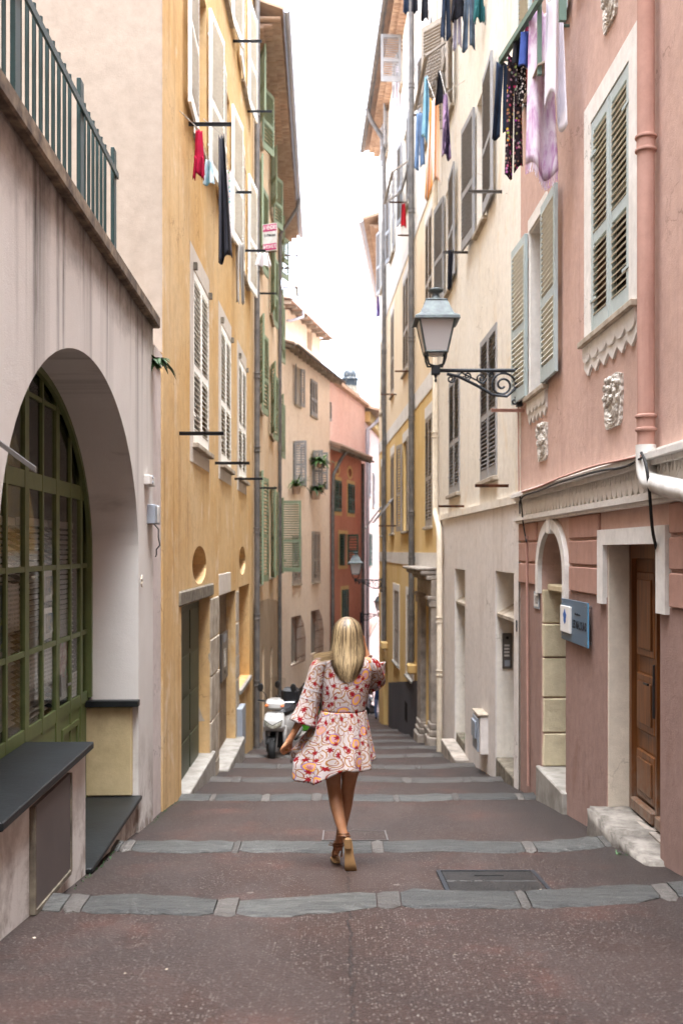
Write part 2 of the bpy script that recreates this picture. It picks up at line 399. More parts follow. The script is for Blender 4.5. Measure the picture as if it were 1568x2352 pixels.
def make_ground():
    xs = [-4.2, -2.6] + [-2.1 + 0.1 * i for i in range(44)] + [2.7, 4.5, 8.0]
    rows = []
    def row_fixed(d): return ('f', d)
    cur = -8.0; rws = [('f', -8.0), ('f', -3.0), ('f', 0.0), ('f', 2.0)]
    for i in range(len(STRIPS)):
        p = ('s', i - 1, SW + 0.006) if i else ('f', 3.0)
        for k in range(1, 6): rws.append(('m', p, ('s', i, 0.0), k / 6.0))
        rws += [('s', i, -0.0), ('s', i, SW), ('s', i, SW + 0.006)]
    rws += [('f', 46), ('f', 52), ('f', 60), ('f', 75)]
    def ev(r, x):
        if r[0] == 'f': return r[1]
        if r[0] == 's': return strip_d(r[1], x) + r[2]
        a, b = ev(r[1], x), ev(r[2], x); return a + (b - a) * r[3]
    vs = []; fs = []; n = len(xs)
    for r in rws:
        for x in xs:
            d = ev(r, x); z = ground_z(x, d + (0.0005 if r[0] == 's' and r[2] > SW else (-0.0002 if r[0] == 's' and r[2] == SW else 0)))
            z += 0.012 * math.sin(x * 2.3 + d * 1.7) * math.sin(d * 1.1 + x) - 0.02 * max(0, abs(x) - 1.2)
            vs.append((x, d, z))
    for j in range(len(rws) - 1):
        for i in range(n - 1): fs.append((j*n+i, j*n+i+1, (j+1)*n+i+1, (j+1)*n+i))
    m = MB().add(vs, fs); me = m.mesh('alley_paving', M['asphalt'], True, False, 30)
    o = link('alley_paving', me); o['kind'] = 'structure'
    # edging stones: dark schist lengths with short pale stones between them
    rnd = random.Random(3)
    for i in range(len(STRIPS)):
        x = -2.0; k = 0; xe = 2.25
        if STRIPS[i][0] > 30: continue
        while x < xe:
            pale = k % 2 == 1
            L = rnd.uniform(0.05, 0.13) if pale else rnd.uniform(0.4, 1.05)
            x1 = min(x + L, xe + 0.3); seg = 3 if pale else 8
            top = []; 
            for q in range(seg + 1):
                xx = x + 0.003 + (x1 - x - 0.006) * q / seg
                da = strip_d(i, xx); j = rnd.uniform(-0.022, 0.022) + (0.03 if q in (0, seg) else 0)
                z = gz(da) + 0.006 + 0.012 * math.sin(xx * 2.3 + da * 1.7) * math.sin(da * 1.1 + xx) - 0.02 * max(0, abs(xx) - 1.2) + rnd.uniform(0, 0.006)
                top.append((xx, da - 0.012 + j, z, da + SW + 0.015 + rnd.uniform(-0.02, 0.02) - (0.025 if q in (0, seg) else 0)))
            mb = MB(); vs = []
            for (xx, d0, z, d1) in top:
                vs += [(xx, d0 - 0.01, z - 0.05), (xx, d0, z - 0.006), (xx, d0 + 0.03, z + 0.004), (xx, d1 - 0.03, z + 0.006), (xx, d1, z - 0.008), (xx, d1 + 0.005, z - 0.12)]
            fs = []
            for q in range(seg):
                for c in range(5): fs.append((q*6+c, q*6+c+1, q*6+6+c+1, q*6+6+c))
            fs += [(0,1,2,3,4,5), tuple(seg*6 + c for c in (5,4,3,2,1,0))]
            cx = (x + x1) / 2; dz = Vector((cx, strip_d(i, cx), gz(strip_d(i, cx))))
            mb.add([tuple(Vector(v) - dz) for v in vs], fs)
            mb.build('kerb_stone', M['kerb_pale' if pale and STRIPS[i][0] < 14 else ('kerb_far' if STRIPS[i][0] > 11 else 'kerb')], o, dz, True, 35)
            x = x1; k += 1
    return o
ground = make_ground()

# ---------------------------------------------------------------- shutters and windows
_slat = {}
def slat_mesh(w, mat, tilt=42, dep=0.05, th=0.011):
    key = (round(w, 3), mat.name, tilt, dep)
    if key not in _slat:
        a = R(tilt); mb = MB()
        mb.obox((0, 0, 0), (w/2, 0, 0), (0, -math.cos(a)*dep/2, -math.sin(a)*dep/2), (0, -math.sin(a)*th/2, math.cos(a)*th/2))
        _slat[key] = mb.mesh('slat', mat)
    return _slat[key]

def leaf(W, u, y, z0, wd, h, hinge, ang, mat, pitch=0.056, single=True, mid=0.42, slatmat=None, name='shutter', gap=None, tilt=42):
    if ang > 120: tilt = 24
    """louvred shutter leaf hinged at u; hinge 'l' opens to the left, 'r' to the right; ang = degrees opened"""
    sgn = 1 if hinge == 'l' else -1; st = 0.07; th = 0.036
    rails = [(0, 0.15), (mid*h, mid*h + 0.09), (h - 0.09, h)]
    m = MB()
    for a, b in ((0.004, st), (wd - st, wd - 0.004)):
        x0, x1 = sorted((sgn*a, sgn*b)); m.rbox(x0, x1, -th/2, th/2, 0, h, 0.003)
    x0, x1 = sorted((sgn*st, sgn*(wd-st)))
    for a, b in rails: m.box(x0, x1, -th/2+0.003, th/2-0.003, a, b)
    o = m.build(name, mat, W.e, (u, y, z0 - W.zb)); o.rotation_euler = (0, 0, R(-ang * sgn))
    cx = sgn * wd / 2; sw = wd - 2*st + 0.01; sm = slat_mesh(sw, slatmat or mat, tilt)
    zs = []
    for (a, b), (c, d) in zip(rails[:-1], rails[1:]):
        n = max(2, int((c - b) / pitch)); zs += [b + (c - b) * (k + 0.5) / n for k in range(n)]
    if gap: zs = [q for q in zs if not (gap[0] < q/h < gap[1])]
    if single:
        for q in zs: link('slat', sm, o, (cx, 0, q))
    else:
        mm = MB(); vs = [v.co.copy() for v in sm.vertices]; fs = [tuple(p.vertices) for p in sm.polygons]
        for q in zs: mm.add([(v.x + cx, v.y, v.z + q) for v in vs], fs)
        l = mm.build('louvres', slatmat or mat, o); l['kind'] = 'stuff'
    # strap hinges and the latch bar
    x0, x1 = sorted((sgn*-0.01, sgn*0.16)); hm = MB().box(x0, x1, -th/2-0.008, -th/2-0.002, -0.012, 0.012).mesh('strap_hinge', mat)
    for q in (0.16*h, 0.84*h): link('strap_hinge', hm, o, (0, 0, q))
    return o

def window(W, u0, u1, z0, z1, l=0, r=0, mat=None, single=True, pitch=0.056, frame='white_paint', pane='pane', sill=True, sillmat='stone',
           y=-0.045, slatmat=None, mid=0.42, depth=0.22, lf=True, rf=True, gl=None, gr=None, lw=None):
    """opening with casement, sill and a pair of louvred shutters opened l and r degrees"""
    W.rhole(u0, u1, z0, z1, depth)
    c = (u0 + u1) / 2; m = MB(); f = 0.045; yd = depth - 0.05
    for a, b in ((u0, u0+f), (u1-f, u1), (c-f*0.6, c+f*0.6)): m.box(a, b, yd-0.03, yd+0.02, z0, z1)
    for a, b in ((z0, z0+f), (z1-f, z1), (z0+(z1-z0)*0.62, z0+(z1-z0)*0.62+0.03)): m.box(u0+0.003, u1-0.003, yd-0.027, yd+0.017, a, b)
    o = W.part('window', m, M[frame]); 
    p = MB().box(u0-0.02, u1+0.02, yd+0.021, yd+0.03, z0-0.02, z1+0.02); p.build('pane', M[pane], o)
    if sill:
        W.part('sill', MB().rbox(u0-0.07, u1+0.07, -0.07, 0.16, z0-0.06, z0+0.002, 0.008), M[sillmat])
    wd = lw or (u1 - u0) / 2; h = z1 - z0
    if lf: leaf(W, u0, y, z0+0.01, wd-0.004, h-0.02, 'l', l, mat, pitch, single, mid, slatmat, gap=gl)
    if rf: leaf(W, u1, y, z0+0.01, wd-0.004, h-0.02, 'r', r, mat, pitch, single, mid, slatmat, gap=gr)

def pipe(name, pts, r, mat, label, collars=(), group=None, n=12, cat='drainpipe', parent=None):
    base = Vector(pts[-1]); m = MB().tube([Vector(p) - base for p in pts], r, n)
    o = m.build(name, mat, parent, None if parent else base, True)
    if parent: o.location = base
    for c in collars:
        k = MB()
        for dz in (-0.045, 0.045): k.lathe([(r+0.002, -0.014), (r+0.014, -0.008), (r+0.016, 0), (r+0.014, 0.008), (r+0.002, 0.014)], Vector(c) - base + Vector((0, 0, dz)), n)
        k.lathe([(r+0.004, -0.04), (r+0.004, 0.04)], Vector(c) - base, n)
        k.build('collar', mat, o, None, True)
    if label: tag(o, label, cat, group)
    return o

def bar_out(W, X, Y, length, r=0.014, mat='iron', z=None, flat=True):
    """clothes-line bracket: a bar standing straight out of the wall"""
    u, zz = W.at(X, Y); z = zz if z is None else z
    m = MB()
    if flat: m.box(u-0.006, u+0.006, -length, 0.02, z-0.018, z+0.018); m.box(u-0.02, u+0.02, -length, 0.02, z+0.012, z+0.02)
    else: m.tube([(u, 0.02, z), (u, -length, z)], r, 6)
    return W.part('clothes_line_bar', m, M[mat])
# ================================================================ LEFT SIDE
def E(z): return z + CAMZ
P_ARCH = None
def arch_plaster():
    b = NB('pinkish_grey_render', 0.92, 0.15); p = b.pos(); xyz = b.sep(p)
    col = b.mix(b.ramp(b.noise(p, 0.8, 6, 0.6), 0.35, 0.68), lin('#ccc7c0'), lin('#d6d2cc'))
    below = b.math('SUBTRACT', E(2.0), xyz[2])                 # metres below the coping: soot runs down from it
    run = b.noise(b.map(p, (0, 1.5, 0.03)), 1.0, 7, 0.72, 0.25)
    run = b.math('POWER', b.ramp(run, 0.52, 0.66), 1.2)
    fade = b.ramp(b.math('ADD', below, b.math('MULTIPLY', b.noise(b.map(p, (0, 5, 0)), 2.0, 2), 1.2)), 0.2, 2.9, 1.0, 0.0)
    col = b.mix(b.math('MULTIPLY', b.math('MULTIPLY', run, fade), 0.9), col, lin('#3c332d'))
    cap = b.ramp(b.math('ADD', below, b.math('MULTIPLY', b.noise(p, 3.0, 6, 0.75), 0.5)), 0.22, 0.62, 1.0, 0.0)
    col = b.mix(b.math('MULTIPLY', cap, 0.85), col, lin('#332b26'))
    wob = b.math('MULTIPLY', b.math('SUBTRACT', b.noise(b.map(p, (0, 0, 1)), 2.5, 4), .5), .05)
    brk = b.ramp(b.noise(b.map(p, (0, 9, 1.2)), 1.5, 5, .65), .3, .62)
    for y0, wd, ln_, st_ in ((4.78, .03, 1.2, .4), (5.12, .045, 2.3, .8), (5.2, .02, 1.5, .5), (5.57, .035, 1.7, .75), (5.70, .03, 1.6, .8), (6.2, .02, .6, .5), (6.94, .018, 1.3, .7), (7.4, .03, .5, .5), (7.85, .014, 1.0, .6), (8.4, .025, .7, .6)):   # soot drips where the coping leaks
        dy_ = b.math('DIVIDE', b.math('ABSOLUTE', b.math('ADD', b.math('SUBTRACT', xyz[1], y0), wob)), wd)
        mk = b.math('MULTIPLY', b.math('MULTIPLY', b.ramp(dy_, .25, 1.6, 1, 0), b.ramp(below, ln_*.25, ln_, 1, 0)), b.math('MULTIPLY', brk, st_))
        col = b.mix(mk, col, lin('#2e2621'))
    thin = b.ramp(b.noise(b.map(p, (2, 9, 0.25)), 1.0, 5, 0.6, 0.3), 0.6, 0.75)
    col = b.mix(b.math('MULTIPLY', thin, 0.3), col, lin('#5c5049'))
    foot = b.ramp(b.math('ADD', xyz[2], b.math('MULTIPLY', xyz[1], 0.14)), 0.25, 1.15, 1.0, 0.0)   # rising damp along the pavement
    damp = b.math('MULTIPLY', foot, b.ramp(b.noise(p, 2.6, 8, 0.72, 0.4), 0.42, 0.58))
    col = b.mix(b.math('MULTIPLY', damp, 0.8), col, lin('#6b5545'))
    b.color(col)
    b.bump(b.math('ADD', b.noise(p, 120, 3, 0.7), b.math('MULTIPLY', b.noise(p, 6, 5), 2)), 0.3, 0.01)
    return b.m
M['arch'] = arch_plaster()
M['olive'] = simple('olive_green_joinery_paint', '#59633a', 0.5, 0.4, 0, 0.18, 9, 0.15)
M['cream_block'] = plaster('cream_painted_render', '#c4b48f', '#b9a780', '#6b5a44', 0.4)
M['coping'] = simple('lichened_stone_coping', '#5a4f46', 0.9, 0.2, 0, 0.3, 6, 0.7, '#94846f')
M['panel_grey'] = simple('grey_brown_metal_panel', '#5b5350', 0.55, 0.4, 0.1, 0.12, 4)
def thin_glass(name, tint=(0.95, 0.96, 0.95, 1), refl=0.4):
    m = bpy.data.materials.new(name); m.use_nodes = True; t = m.node_tree; t.nodes.clear()
    tr = t.nodes.new('ShaderNodeBsdfTransparent'); tr.inputs[0].default_value = tint
    gl = t.nodes.new('ShaderNodeBsdfGlossy'); gl.inputs['Roughness'].default_value = 0.06
    mx = t.nodes.new('ShaderNodeMixShader'); fr = t.nodes.new('ShaderNodeFresnel'); fr.inputs[0].default_value = 1.5
    fm = t.nodes.new('ShaderNodeMath'); fm.operation = 'MULTIPLY'; fm.inputs[1].default_value = refl; t.links.new(fr.outputs[0], fm.inputs[0])
    t.links.new(fm.outputs[0], mx.inputs[0])
    o = t.nodes.new('ShaderNodeOutputMaterial'); t.links.new(tr.outputs[0], mx.inputs[1]); t.links.new(gl.outputs[0], mx.inputs[2]); t.links.new(mx.outputs[0], o.inputs[0])
    return m
M['glass'] = thin_glass('shop_glass')

def xA(d): return -(1.40 + 0.033 * d)
A = Wall('arched_shop_house', (xA(1.1), 1.1), (xA(8.97), 8.97), 'pinkish grey rendered house with a wide arched green shopfront', 'house')
ZT = E(2.03)
ac, aa, ah, asp = A.ud(6.35), 1.86, 1.30, E(-0.06)
arch_pts = [(ac + aa * math.cos(t), asp + ah * math.sin(t)) for t in [math.pi * k / 40 for k in range(41)]]
A.hole([(ac + aa, E(-4.5))] + arch_pts + [(ac - aa, E(-4.5))], 0.40)
A.wall(M['arch'], [(0, E(-5)), (A.L, E(-5)), (A.L, ZT), (0, ZT)], 6.0)
A.part('coping', MB().rbox(-0.0, A.L + 0.05, -0.06, 0.36, ZT - 0.02, ZT + 0.085, 0.012), M['coping'])
# shop interior (a dark room behind the glass)
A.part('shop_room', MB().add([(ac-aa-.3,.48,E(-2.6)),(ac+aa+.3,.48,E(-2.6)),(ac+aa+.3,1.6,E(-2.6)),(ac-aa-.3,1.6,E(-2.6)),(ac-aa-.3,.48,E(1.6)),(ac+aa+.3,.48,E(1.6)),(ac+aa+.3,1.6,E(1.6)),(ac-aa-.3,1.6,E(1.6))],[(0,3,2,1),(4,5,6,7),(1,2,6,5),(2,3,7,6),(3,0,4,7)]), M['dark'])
# joinery of the arch
GY = 0.405
cols = [4.62, 5.22, 5.62, 5.98, 6.41, 6.80, 7.20, 7.60, 7.95, 8.19]
thick = {4.62: .09, 5.62: .09, 6.41: .09, 7.20: .09, 7.95: .07, 8.19: .06}
m = MB()
for c in cols:
    t = thick.get(c, 0.036); u = A.ud(c); m.box(u - t/2, u + t/2, GY, GY + (0.034 if t > .05 else 0.022), E(-1.25) if c < 7.1 else E(-2.02), E(1.3))
for z, t in ((0.46, .11), (-0.12, .035), (-0.66, .035), (-1.19, .09), (1.02, .03)):
    m.box(A.ud(4.5), A.ud(8.2), GY + 0.003, GY + 0.021, E(z) - t/2, E(z) + t/2)
fr = A.part('shopfront_frame', m, M['olive'])
ring = [(ac + (aa+.02) * math.cos(t), asp + (ah+.02) * math.sin(t)) for t in [math.pi * k / 40 for k in range(41)]]
ring2 = [(ac + (aa-.05) * math.cos(t), asp + (ah-.05) * math.sin(t)) for t in [math.pi * k / 40 for k in range(40, -1, -1)]]
MB().prism([(ring[0][0], E(-1.2))] + ring + [(ring[-1][0], E(-1.2)), (ring2[0][0], E(-1.2))] + ring2 + [(ring2[-1][0], E(-1.2))], GY - 0.03, GY + 0.002).build('arch_moulding', M['olive'], fr)
zr = [-1.19, -0.66, -0.12, 0.46, 1.02, 1.3]
for i in range(len(cols) - 1):
    for k in range(len(zr) - 1):
        u0, u1, z0, z1 = A.ud(cols[i]), A.ud(cols[i+1]), E(zr[k]), E(zr[k+1])
        if ((u0+u1)/2 - ac)**2/aa**2 + max(0, z0 - asp)**2/ah**2 > 1.0: continue
        MB().box(u0, u1, GY + 0.014, GY + 0.017, z0, z1).build('pane', M['glass'], fr)
# door leaf bottom panel, lock and handle; panel under the near lights
d0, d1 = A.ud(7.245), A.ud(7.915)
m = MB().box(d0, d1, GY + 0.01, GY + 0.045, E(-2.02), E(-1.235))
for a, b, c, e in ((d0+.08, d1-.08, -1.94, -1.90), (d0+.08, d1-.08, -1.36, -1.32)): m.box(a, b, GY - 0.006, GY + 0.0095, E(c), E(e))
for a in (d0+.08, d1-.12): m.box(a, a+.04, GY - 0.0055, GY + 0.0095, E(-1.90), E(-1.36))
dr = A.part('shop_door', m, M['olive'])
MB().tube([(d0+.02, GY-.05, E(-.98)), (d0+.12, GY-.05, E(-.98))], .009, 8).box(d0-.012, d0+.02, GY-.012, GY-.001, E(-1.06), E(-.9)).build('handle', M['steel'], dr)
A.part('panel', MB().box(A.ud(6.3), d0 - 0.045, GY + 0.01, GY + 0.04, E(-2.02), E(-1.235)).box(A.ud(6.5), A.ud(7.1), GY-0.004, GY+0.0095, E(-1.9), E(-1.36)), M['olive'])
A.part('panel', MB().box(A.ud(7.985), A.ud(8.2), GY + 0.01, GY + 0.04, E(-2.02), E(-1.235)), M['olive'])
# venetian blinds behind the glass
bl = simple('aluminium_blind_slat', '#8f877e', 0.5, 0.4, 0.1, 0.1)
for (a, b, top) in ((4.7, 5.55, .16), (5.68, 6.34, .16), (6.48, 7.13, .17), (7.26, 7.9, .17)):
    u0, u1 = A.ud(a), A.ud(b)
    head = A.part('blind', MB().box(u0, u1, 0.462, 0.50, E(top), E(top + .05)), bl)
    sm = slat_mesh(u1 - u0, bl, 30, 0.045, 0.003); z = E(top) - 0.03
    while z > E(-1.12): link('slat', sm, head, ((u0+u1)/2, 0.478, z)); z -= 0.038
    MB().tube([(u0 + .1, 0.45, E(top)), (u0 + .1, 0.45, E(top) + .02 - 0.55)], 0.003, 4).build('cord', M['white_plastic'], head)
def poster_mat(name, kind):
    b = NB(name, 0.7, 0.2); p = b.obj(); x = b.sep(p)
    lines = b.math('FRACT', b.math('MULTIPLY', x[2], 34.0))
    ln = b.math('MULTIPLY', b.ramp(lines, 0.45, 0.55), b.ramp(b.noise(b.map(p, (60, 0, 8)), 1, 2), 0.42, 0.5))
    if kind == 'text': b.color(b.mix(b.math('MULTIPLY', ln, 0.6), lin('#b3b0aa'), lin('#5a5a60')))
    else:
        n1 = b.noise(b.map(p, (9, 9, 9)), 1.0, 5, 0.6)
        c = {'photo': ('#d9d6cf', '#3d5368', '#8a8578'), 'green': ('#44602e', '#7c8b3f', '#31495f'), 'fig': ('#5f7a46', '#a3907c', '#8a4f42')}[kind]
        ins = b.mix(b.ramp(n1, 0.42, 0.5), lin(c[1]), lin(c[2])); b.color(b.mix(b.ramp(n1, 0.55, 0.62), ins, lin(c[0])))
    return b.m
PM = {k: poster_mat('poster_' + k, k) for k in ('text', 'photo', 'green', 'fig')}
M['poster_white'] = M['paper']
rp = random.Random(5)
POST = [((0, 11), (1345, 1500), 'green', 'green landscape poster taped inside the arched shop window'),
        ((19, 45), (1343, 1455), 'text', 'printed notice sheet beside the green landscape poster'),
        ((101, 124), (1312, 1383), 'photo', 'white mounted photograph above another one in the arched shop window'),
        ((101, 124), (1398, 1471), 'photo', 'white mounted photograph of a blue sea view, under another one'),
        ((66, 88), (1496, 1599), 'text', 'long typed sheet curling in the arched shop window'),
        ((101, 122), (1487, 1583), 'text', 'typed sheet hanging directly under the mounted sea photograph'),
        ((139, 160), (1474, 1560), 'fig', 'green poster with a standing figure on the shop door'),
        ((167, 187), (1546, 1611), 'text', 'small printed notice low on the shop door glass')]
for (xa, xb), (ya, yb), k, lab in POST:
    (u0, zt), (u1, _) = A.at(xa, ya, -0.435), A.at(xb, ya, -0.435); z0 = A.at(xa, yb, -0.435)[1]
    p = A.world(u0, 0.437, z0); w_ = u1 - u0; h_ = zt - z0
    mb = MB().grid(lambda s, t: (s*w_, 0.004*math.sin(s*4+t*3) , t*h_), 6, 6)
    mt = M['paper'] if k == 'photo' else PM[k]
    o = mb.build('poster', mt, None, p, True); o.rotation_euler = A.e.rotation_euler
    o.modifiers.new('thickness', 'SOLIDIFY').thickness = 0.002
    tag(o, lab, 'poster', 'papers in the arched shop window')
    if k == 'photo': MB().box(w_*.14, w_*.86, -0.009, -0.007, h_*.2, h_*.82).build('picture', PM['photo'], o)
# bench, doorstep, jamb shelf
ub = A.ud(6.34)
A.part('base_wall', MB().box(ac - aa + 0.005, ub - 0.03, 0.012, 0.44, E(-4.2), E(-1.262)), M['arch'])
A.part('slate_bench', MB().rbox(A.ud(4.45), ub, -0.035, GY - 0.005, E(-1.26), E(-1.215), 0.006), M['slate'])
pu0, pu1 = A.at(77, 1900)[0], A.at(157, 1800)[0]
zz = [E(-1.30), gz(5.07) + 0.03, gz(5.8) + 0.1]
A.part('access_panel', MB().prism([(pu0, zz[1]), (pu1, zz[2]), (pu1, zz[0]), (pu0, zz[0])], -0.012, 0.011), M['panel_grey'])
m = MB()
for a, b, c, d in ((pu0-.03, pu0-.004, zz[1]-.02, zz[0]), (pu1+.004, pu1+.03, zz[2]-.02, zz[0])): m.box(a, b, -0.018, 0.0115, c, d)
m.prism([(pu0, zz[1]-.03), (pu1, zz[2]-.03), (pu1, zz[2]-.004), (pu0, zz[1]-.004)], -0.02, 0.0115)
A.part('panel_frame', m, M['stone_dark'])
A.part('doorstep_base', MB().box(ub - 0.02, ac + aa - 0.004, 0.02, 0.46, E(-4.2), E(-2.055)), M['arch'])
A.part('slate_doorstep', MB().rbox(ub - 0.028, ac + aa - 0.002, -0.03, GY + 0.05, E(-2.05), E(-2.015), 0.006), M['slate'])
uj = ac + aa
A.part('jamb_block', MB().rbox(uj - 0.05, uj - 0.001, 0.045, GY + 0.03, E(-2.012), E(-1.275), 0.012), M['cream_block'])
A.part('jamb_shelf', MB().prism([(uj - 0.10, E(-1.272)), (uj - 0.001, E(-1.272)), (uj - 0.001, E(-1.225)), (uj - 0.10, E(-1.225))], -0.012, GY + 0.03), M['slate'])
# white pilaster closing the house
A.part('pilaster', MB().box(A.L + 0.002, A.L + 0.56, 0.012, 0.5, E(-5), E(1.72)).box(A.L + 0.002, A.L + 0.50, -0.01, 0.5, E(1.74), E(1.86)), plaster('white_washed_pilaster', '#d0c6c2', '#c3b7b1', '#7d6e63', 0.3))
# wall fittings
def fit_box(W, name, x0, x1, y0, y1, out, mat, label, cat, r=0.008):
    (u0, zt) = W.at(x0, y0); u1 = W.at(x1, y0)[0]; zb = W.at(x0, y1)[1]
    p = W.world((u0+u1)/2, 0, zb); w_ = abs(u1-u0)/2
    o = MB().rbox(-w_, w_, -out, 0.012, 0, zt - zb, r).build(name, mat, None, p); o.rotation_euler = W.e.rotation_euler
    tag(o, label, cat); o['w'] = w_; return o
o = fit_box(A, 'junction_box', 331, 344, 1090, 1113, 0.05, M['arch'], 'small square junction box high on the pilaster of the arched house', 'junction box')
for q in (0.03, 0.075): MB().lathe([(0.016, 0), (0.016, 0.006)], (0, -0.05, q), 10, 'y').build('plug', M['grey_plastic'], o)
o = fit_box(A, 'cable_box', 338, 350, 1158, 1203, 0.07, M['grey_plastic'], 'grey cable box with a dangling wire beside the pilaster', 'junction box')
MB().rbox(-0.05, 0.05, -0.082, -0.071, 0.01, 0.16, 0.004).build('cover', M['white_plastic'], o)
w0 = A.at(345, 1203)[0]
q = [A.world(A.at(X, Y)[0], -0.03 - (0.05 if 1210 < Y < 1255 else 0), A.at(X, Y)[1]) for X, Y in ((343, 1200), (343, 1215), (343, 1235), (347, 1252), (352, 1262), (352, 1275), (350, 1278))]
tag(MB().tube([v - q[-1] for v in q], 0.006, 6).build('wire', M['black'], None, q[-1], True), 'black wire looping down from the grey cable box', 'wire')
q = [(321, 1322), (319, 1330), (322, 1335), (319, 1341), (321, 1348)]
q = [A.world(A.at(X, Y)[0], -0.02, A.at(X, Y)[1]) for X, Y in q]
tag(MB().tube([v - q[-1] for v in q], 0.006, 6).build('hook', M['cream_pipe'], None, q[-1], True), 'small twisted hook on the arched house beside the opening', 'hook')
# sign bracket sticking out at the near end
u, z = A.at(0, 1020); pw = on_depth(83, 1079, 4.35); p0 = A.world(A.ud(4.42), 0.0, E(.50))
o = MB().obox((pw - p0)/2, (pw - p0)/2, (0, 0.012, 0), (0, 0, 0.012)).build('sign_bracket', M['steel'], None, p0)
tag(o, 'grey metal bracket arm sticking out beside the arched window', 'bracket')
# railing on the terrace
rl = empty('iron_railing', A.world(A.ud(6.7), 0.15, ZT + 0.085), A.e.rotation_euler[2]); tag(rl, 'dark teal iron railing along the terrace above the arched shop', 'railing')
u00 = A.ud(6.7); bm_ = MB().tube([(0, 0, 0), (0, 0, 1.02)], 0.0125, 8).mesh('bar', M['rail_green'], True, True, 40)
posts = [A.ud(q) for q in (2.3, 3.77, 5.24, 6.73, 7.88)]
pm = MB().rbox(-0.05, 0.05, -0.014, 0.014, 0, 1.06, 0.003).mesh('post', M['rail_green'])
for u in posts: link('post', pm, rl, (u - u00, -0.01, 0))
u = posts[0]
while u < posts[-1] - 0.05:
    if min(abs(u - q) for q in posts) > 0.05: link('bar', bm_, rl, (u - u00, 0.02, 0))
    u += 0.142
MB().box(posts[0]-u00-0.05, posts[-1]-u00+0.05, -0.042, -0.026, 0.84, 0.89).build('top_rail', M['rail_green'], rl)
MB().box(posts[0]-u00-0.05, posts[-1]-u00+0.05, 0.031, 0.045, 0.05, 0.085).build('bottom_rail', M['rail_green'], rl)

# unseen tall house added uphill of the shop to dim the foreground
Uh = Wall('uphill_corner_blocker', (xA(-6), -6.0), (xA(1.08), 1.08), 'added unseen house blocking light uphill of the arched shop', 'house')
for j in range(3): window(Uh, 2.6, 3.7, E(1.6 + j*3.4), E(3.6 + j*3.4), 0, 0, M['grey_shutter'], False, .07, y=0.0)
M['uphill_l'] = plaster('grey_blocker_render', '#b7aea2', '#c2b9ad', '#7d7064', .4)
Uh.wall(M['uphill_l'], [(0, E(-4)), (Uh.L, E(-4)), (Uh.L, E(12.5)), (0, E(12.5))], 4.0)
# out-of-view house added behind the terrace to cut the skylight there
Ct = Wall('courtyard_blocker', (-6.2, -7), (-6.2, 9.5), 'added unseen house blocking light behind the terrace railing', 'house', E(2.0))
M['court'] = plaster('courtyard_blocker_render', '#cfc0aa', '#d8cab6', '#9a8870', .3)
for k in range(4): window(Ct, 2 + k*4.0, 3.1 + k*4.0, E(3.4), E(5.4), 0, 0, M['grey_shutter'], False, .07, y=0.0); window(Ct, 2 + k*4.0, 3.1 + k*4.0, E(7.4), E(9.4), 0, 0, M['grey_shutter'], False, .07, y=0.0)
Ct.wall(M['court'], [(0, E(1.9)), (Ct.L, E(1.9)), (Ct.L, E(13)), (0, E(13))], 4.0)
# ---------------------------------------------------------------- yellow house
M['yellow'] = plaster('ochre_yellow_limewash', '#c6a069', '#cfb389', '#8a6236', 0.7, 0.35, 1.0, 0, '#d9c5a6')
M['peach_side'] = plaster('pale_peach_render', '#9a8d80', '#a19487', '#857567', 0.25, 0.15, cracks=0.0)
M['band'] = plaster('pale_grey_painted_band', '#cbc1b5', '#c2b8ac', '#8a7767', 0.3)
Yl = Wall('yellow_house', (-1.71, 9.54), (-1.75, 19.74), 'tall ochre yellow house with white louvred shutters and stone doorways', 'house')
D_ = Yl.ud
def ell(W, X0, X1, Y0, Y1):
    (u0, zt), (u1, _) = W.at(X0, Y0), W.at(X1, Y0); um = (u0+u1)/2; zm0 = W.at((X0+X1)/2, Y0)[1]; zm1 = W.at((X0+X1)/2, Y1)[1]
    c = ((zm0+zm1)/2); h = (zm0-zm1)/2; ww = (u1-u0)/2
    return [(um + ww*math.cos(2*math.pi*k/28), c + h*math.sin(2*math.pi*k/28)) for k in range(28)]
Yl.hole(ell(Yl, 442, 474, 1254, 1341), 0.24); Yl.hole(ell(Yl, 549, 564, 1255, 1320), 0.24)
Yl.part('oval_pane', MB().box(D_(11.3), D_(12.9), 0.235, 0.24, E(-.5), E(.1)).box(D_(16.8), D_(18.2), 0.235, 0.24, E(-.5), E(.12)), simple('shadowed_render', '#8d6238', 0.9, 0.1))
Yl.rhole(D_(10.68), D_(13.05), E(-5), E(-.60), 0.18)      # main door
Yl.rhole(D_(14.1), D_(16.35), E(-5), E(-.64), 0.18)       # second door
Yl.rhole(D_(16.9), D_(18.9), E(-2.36), E(-.62), 0.22)     # niche
Yl.part('niche_back', MB().box(D_(16.85), D_(18.95), 0.215, 0.225, E(-2.4), E(-.6)), M['yellow'])
Yl.part('niche_sill', MB().rbox(D_(16.84), D_(18.96), -0.05, 0.2, E(-2.44), E(-2.362), 0.01), M['marble'])
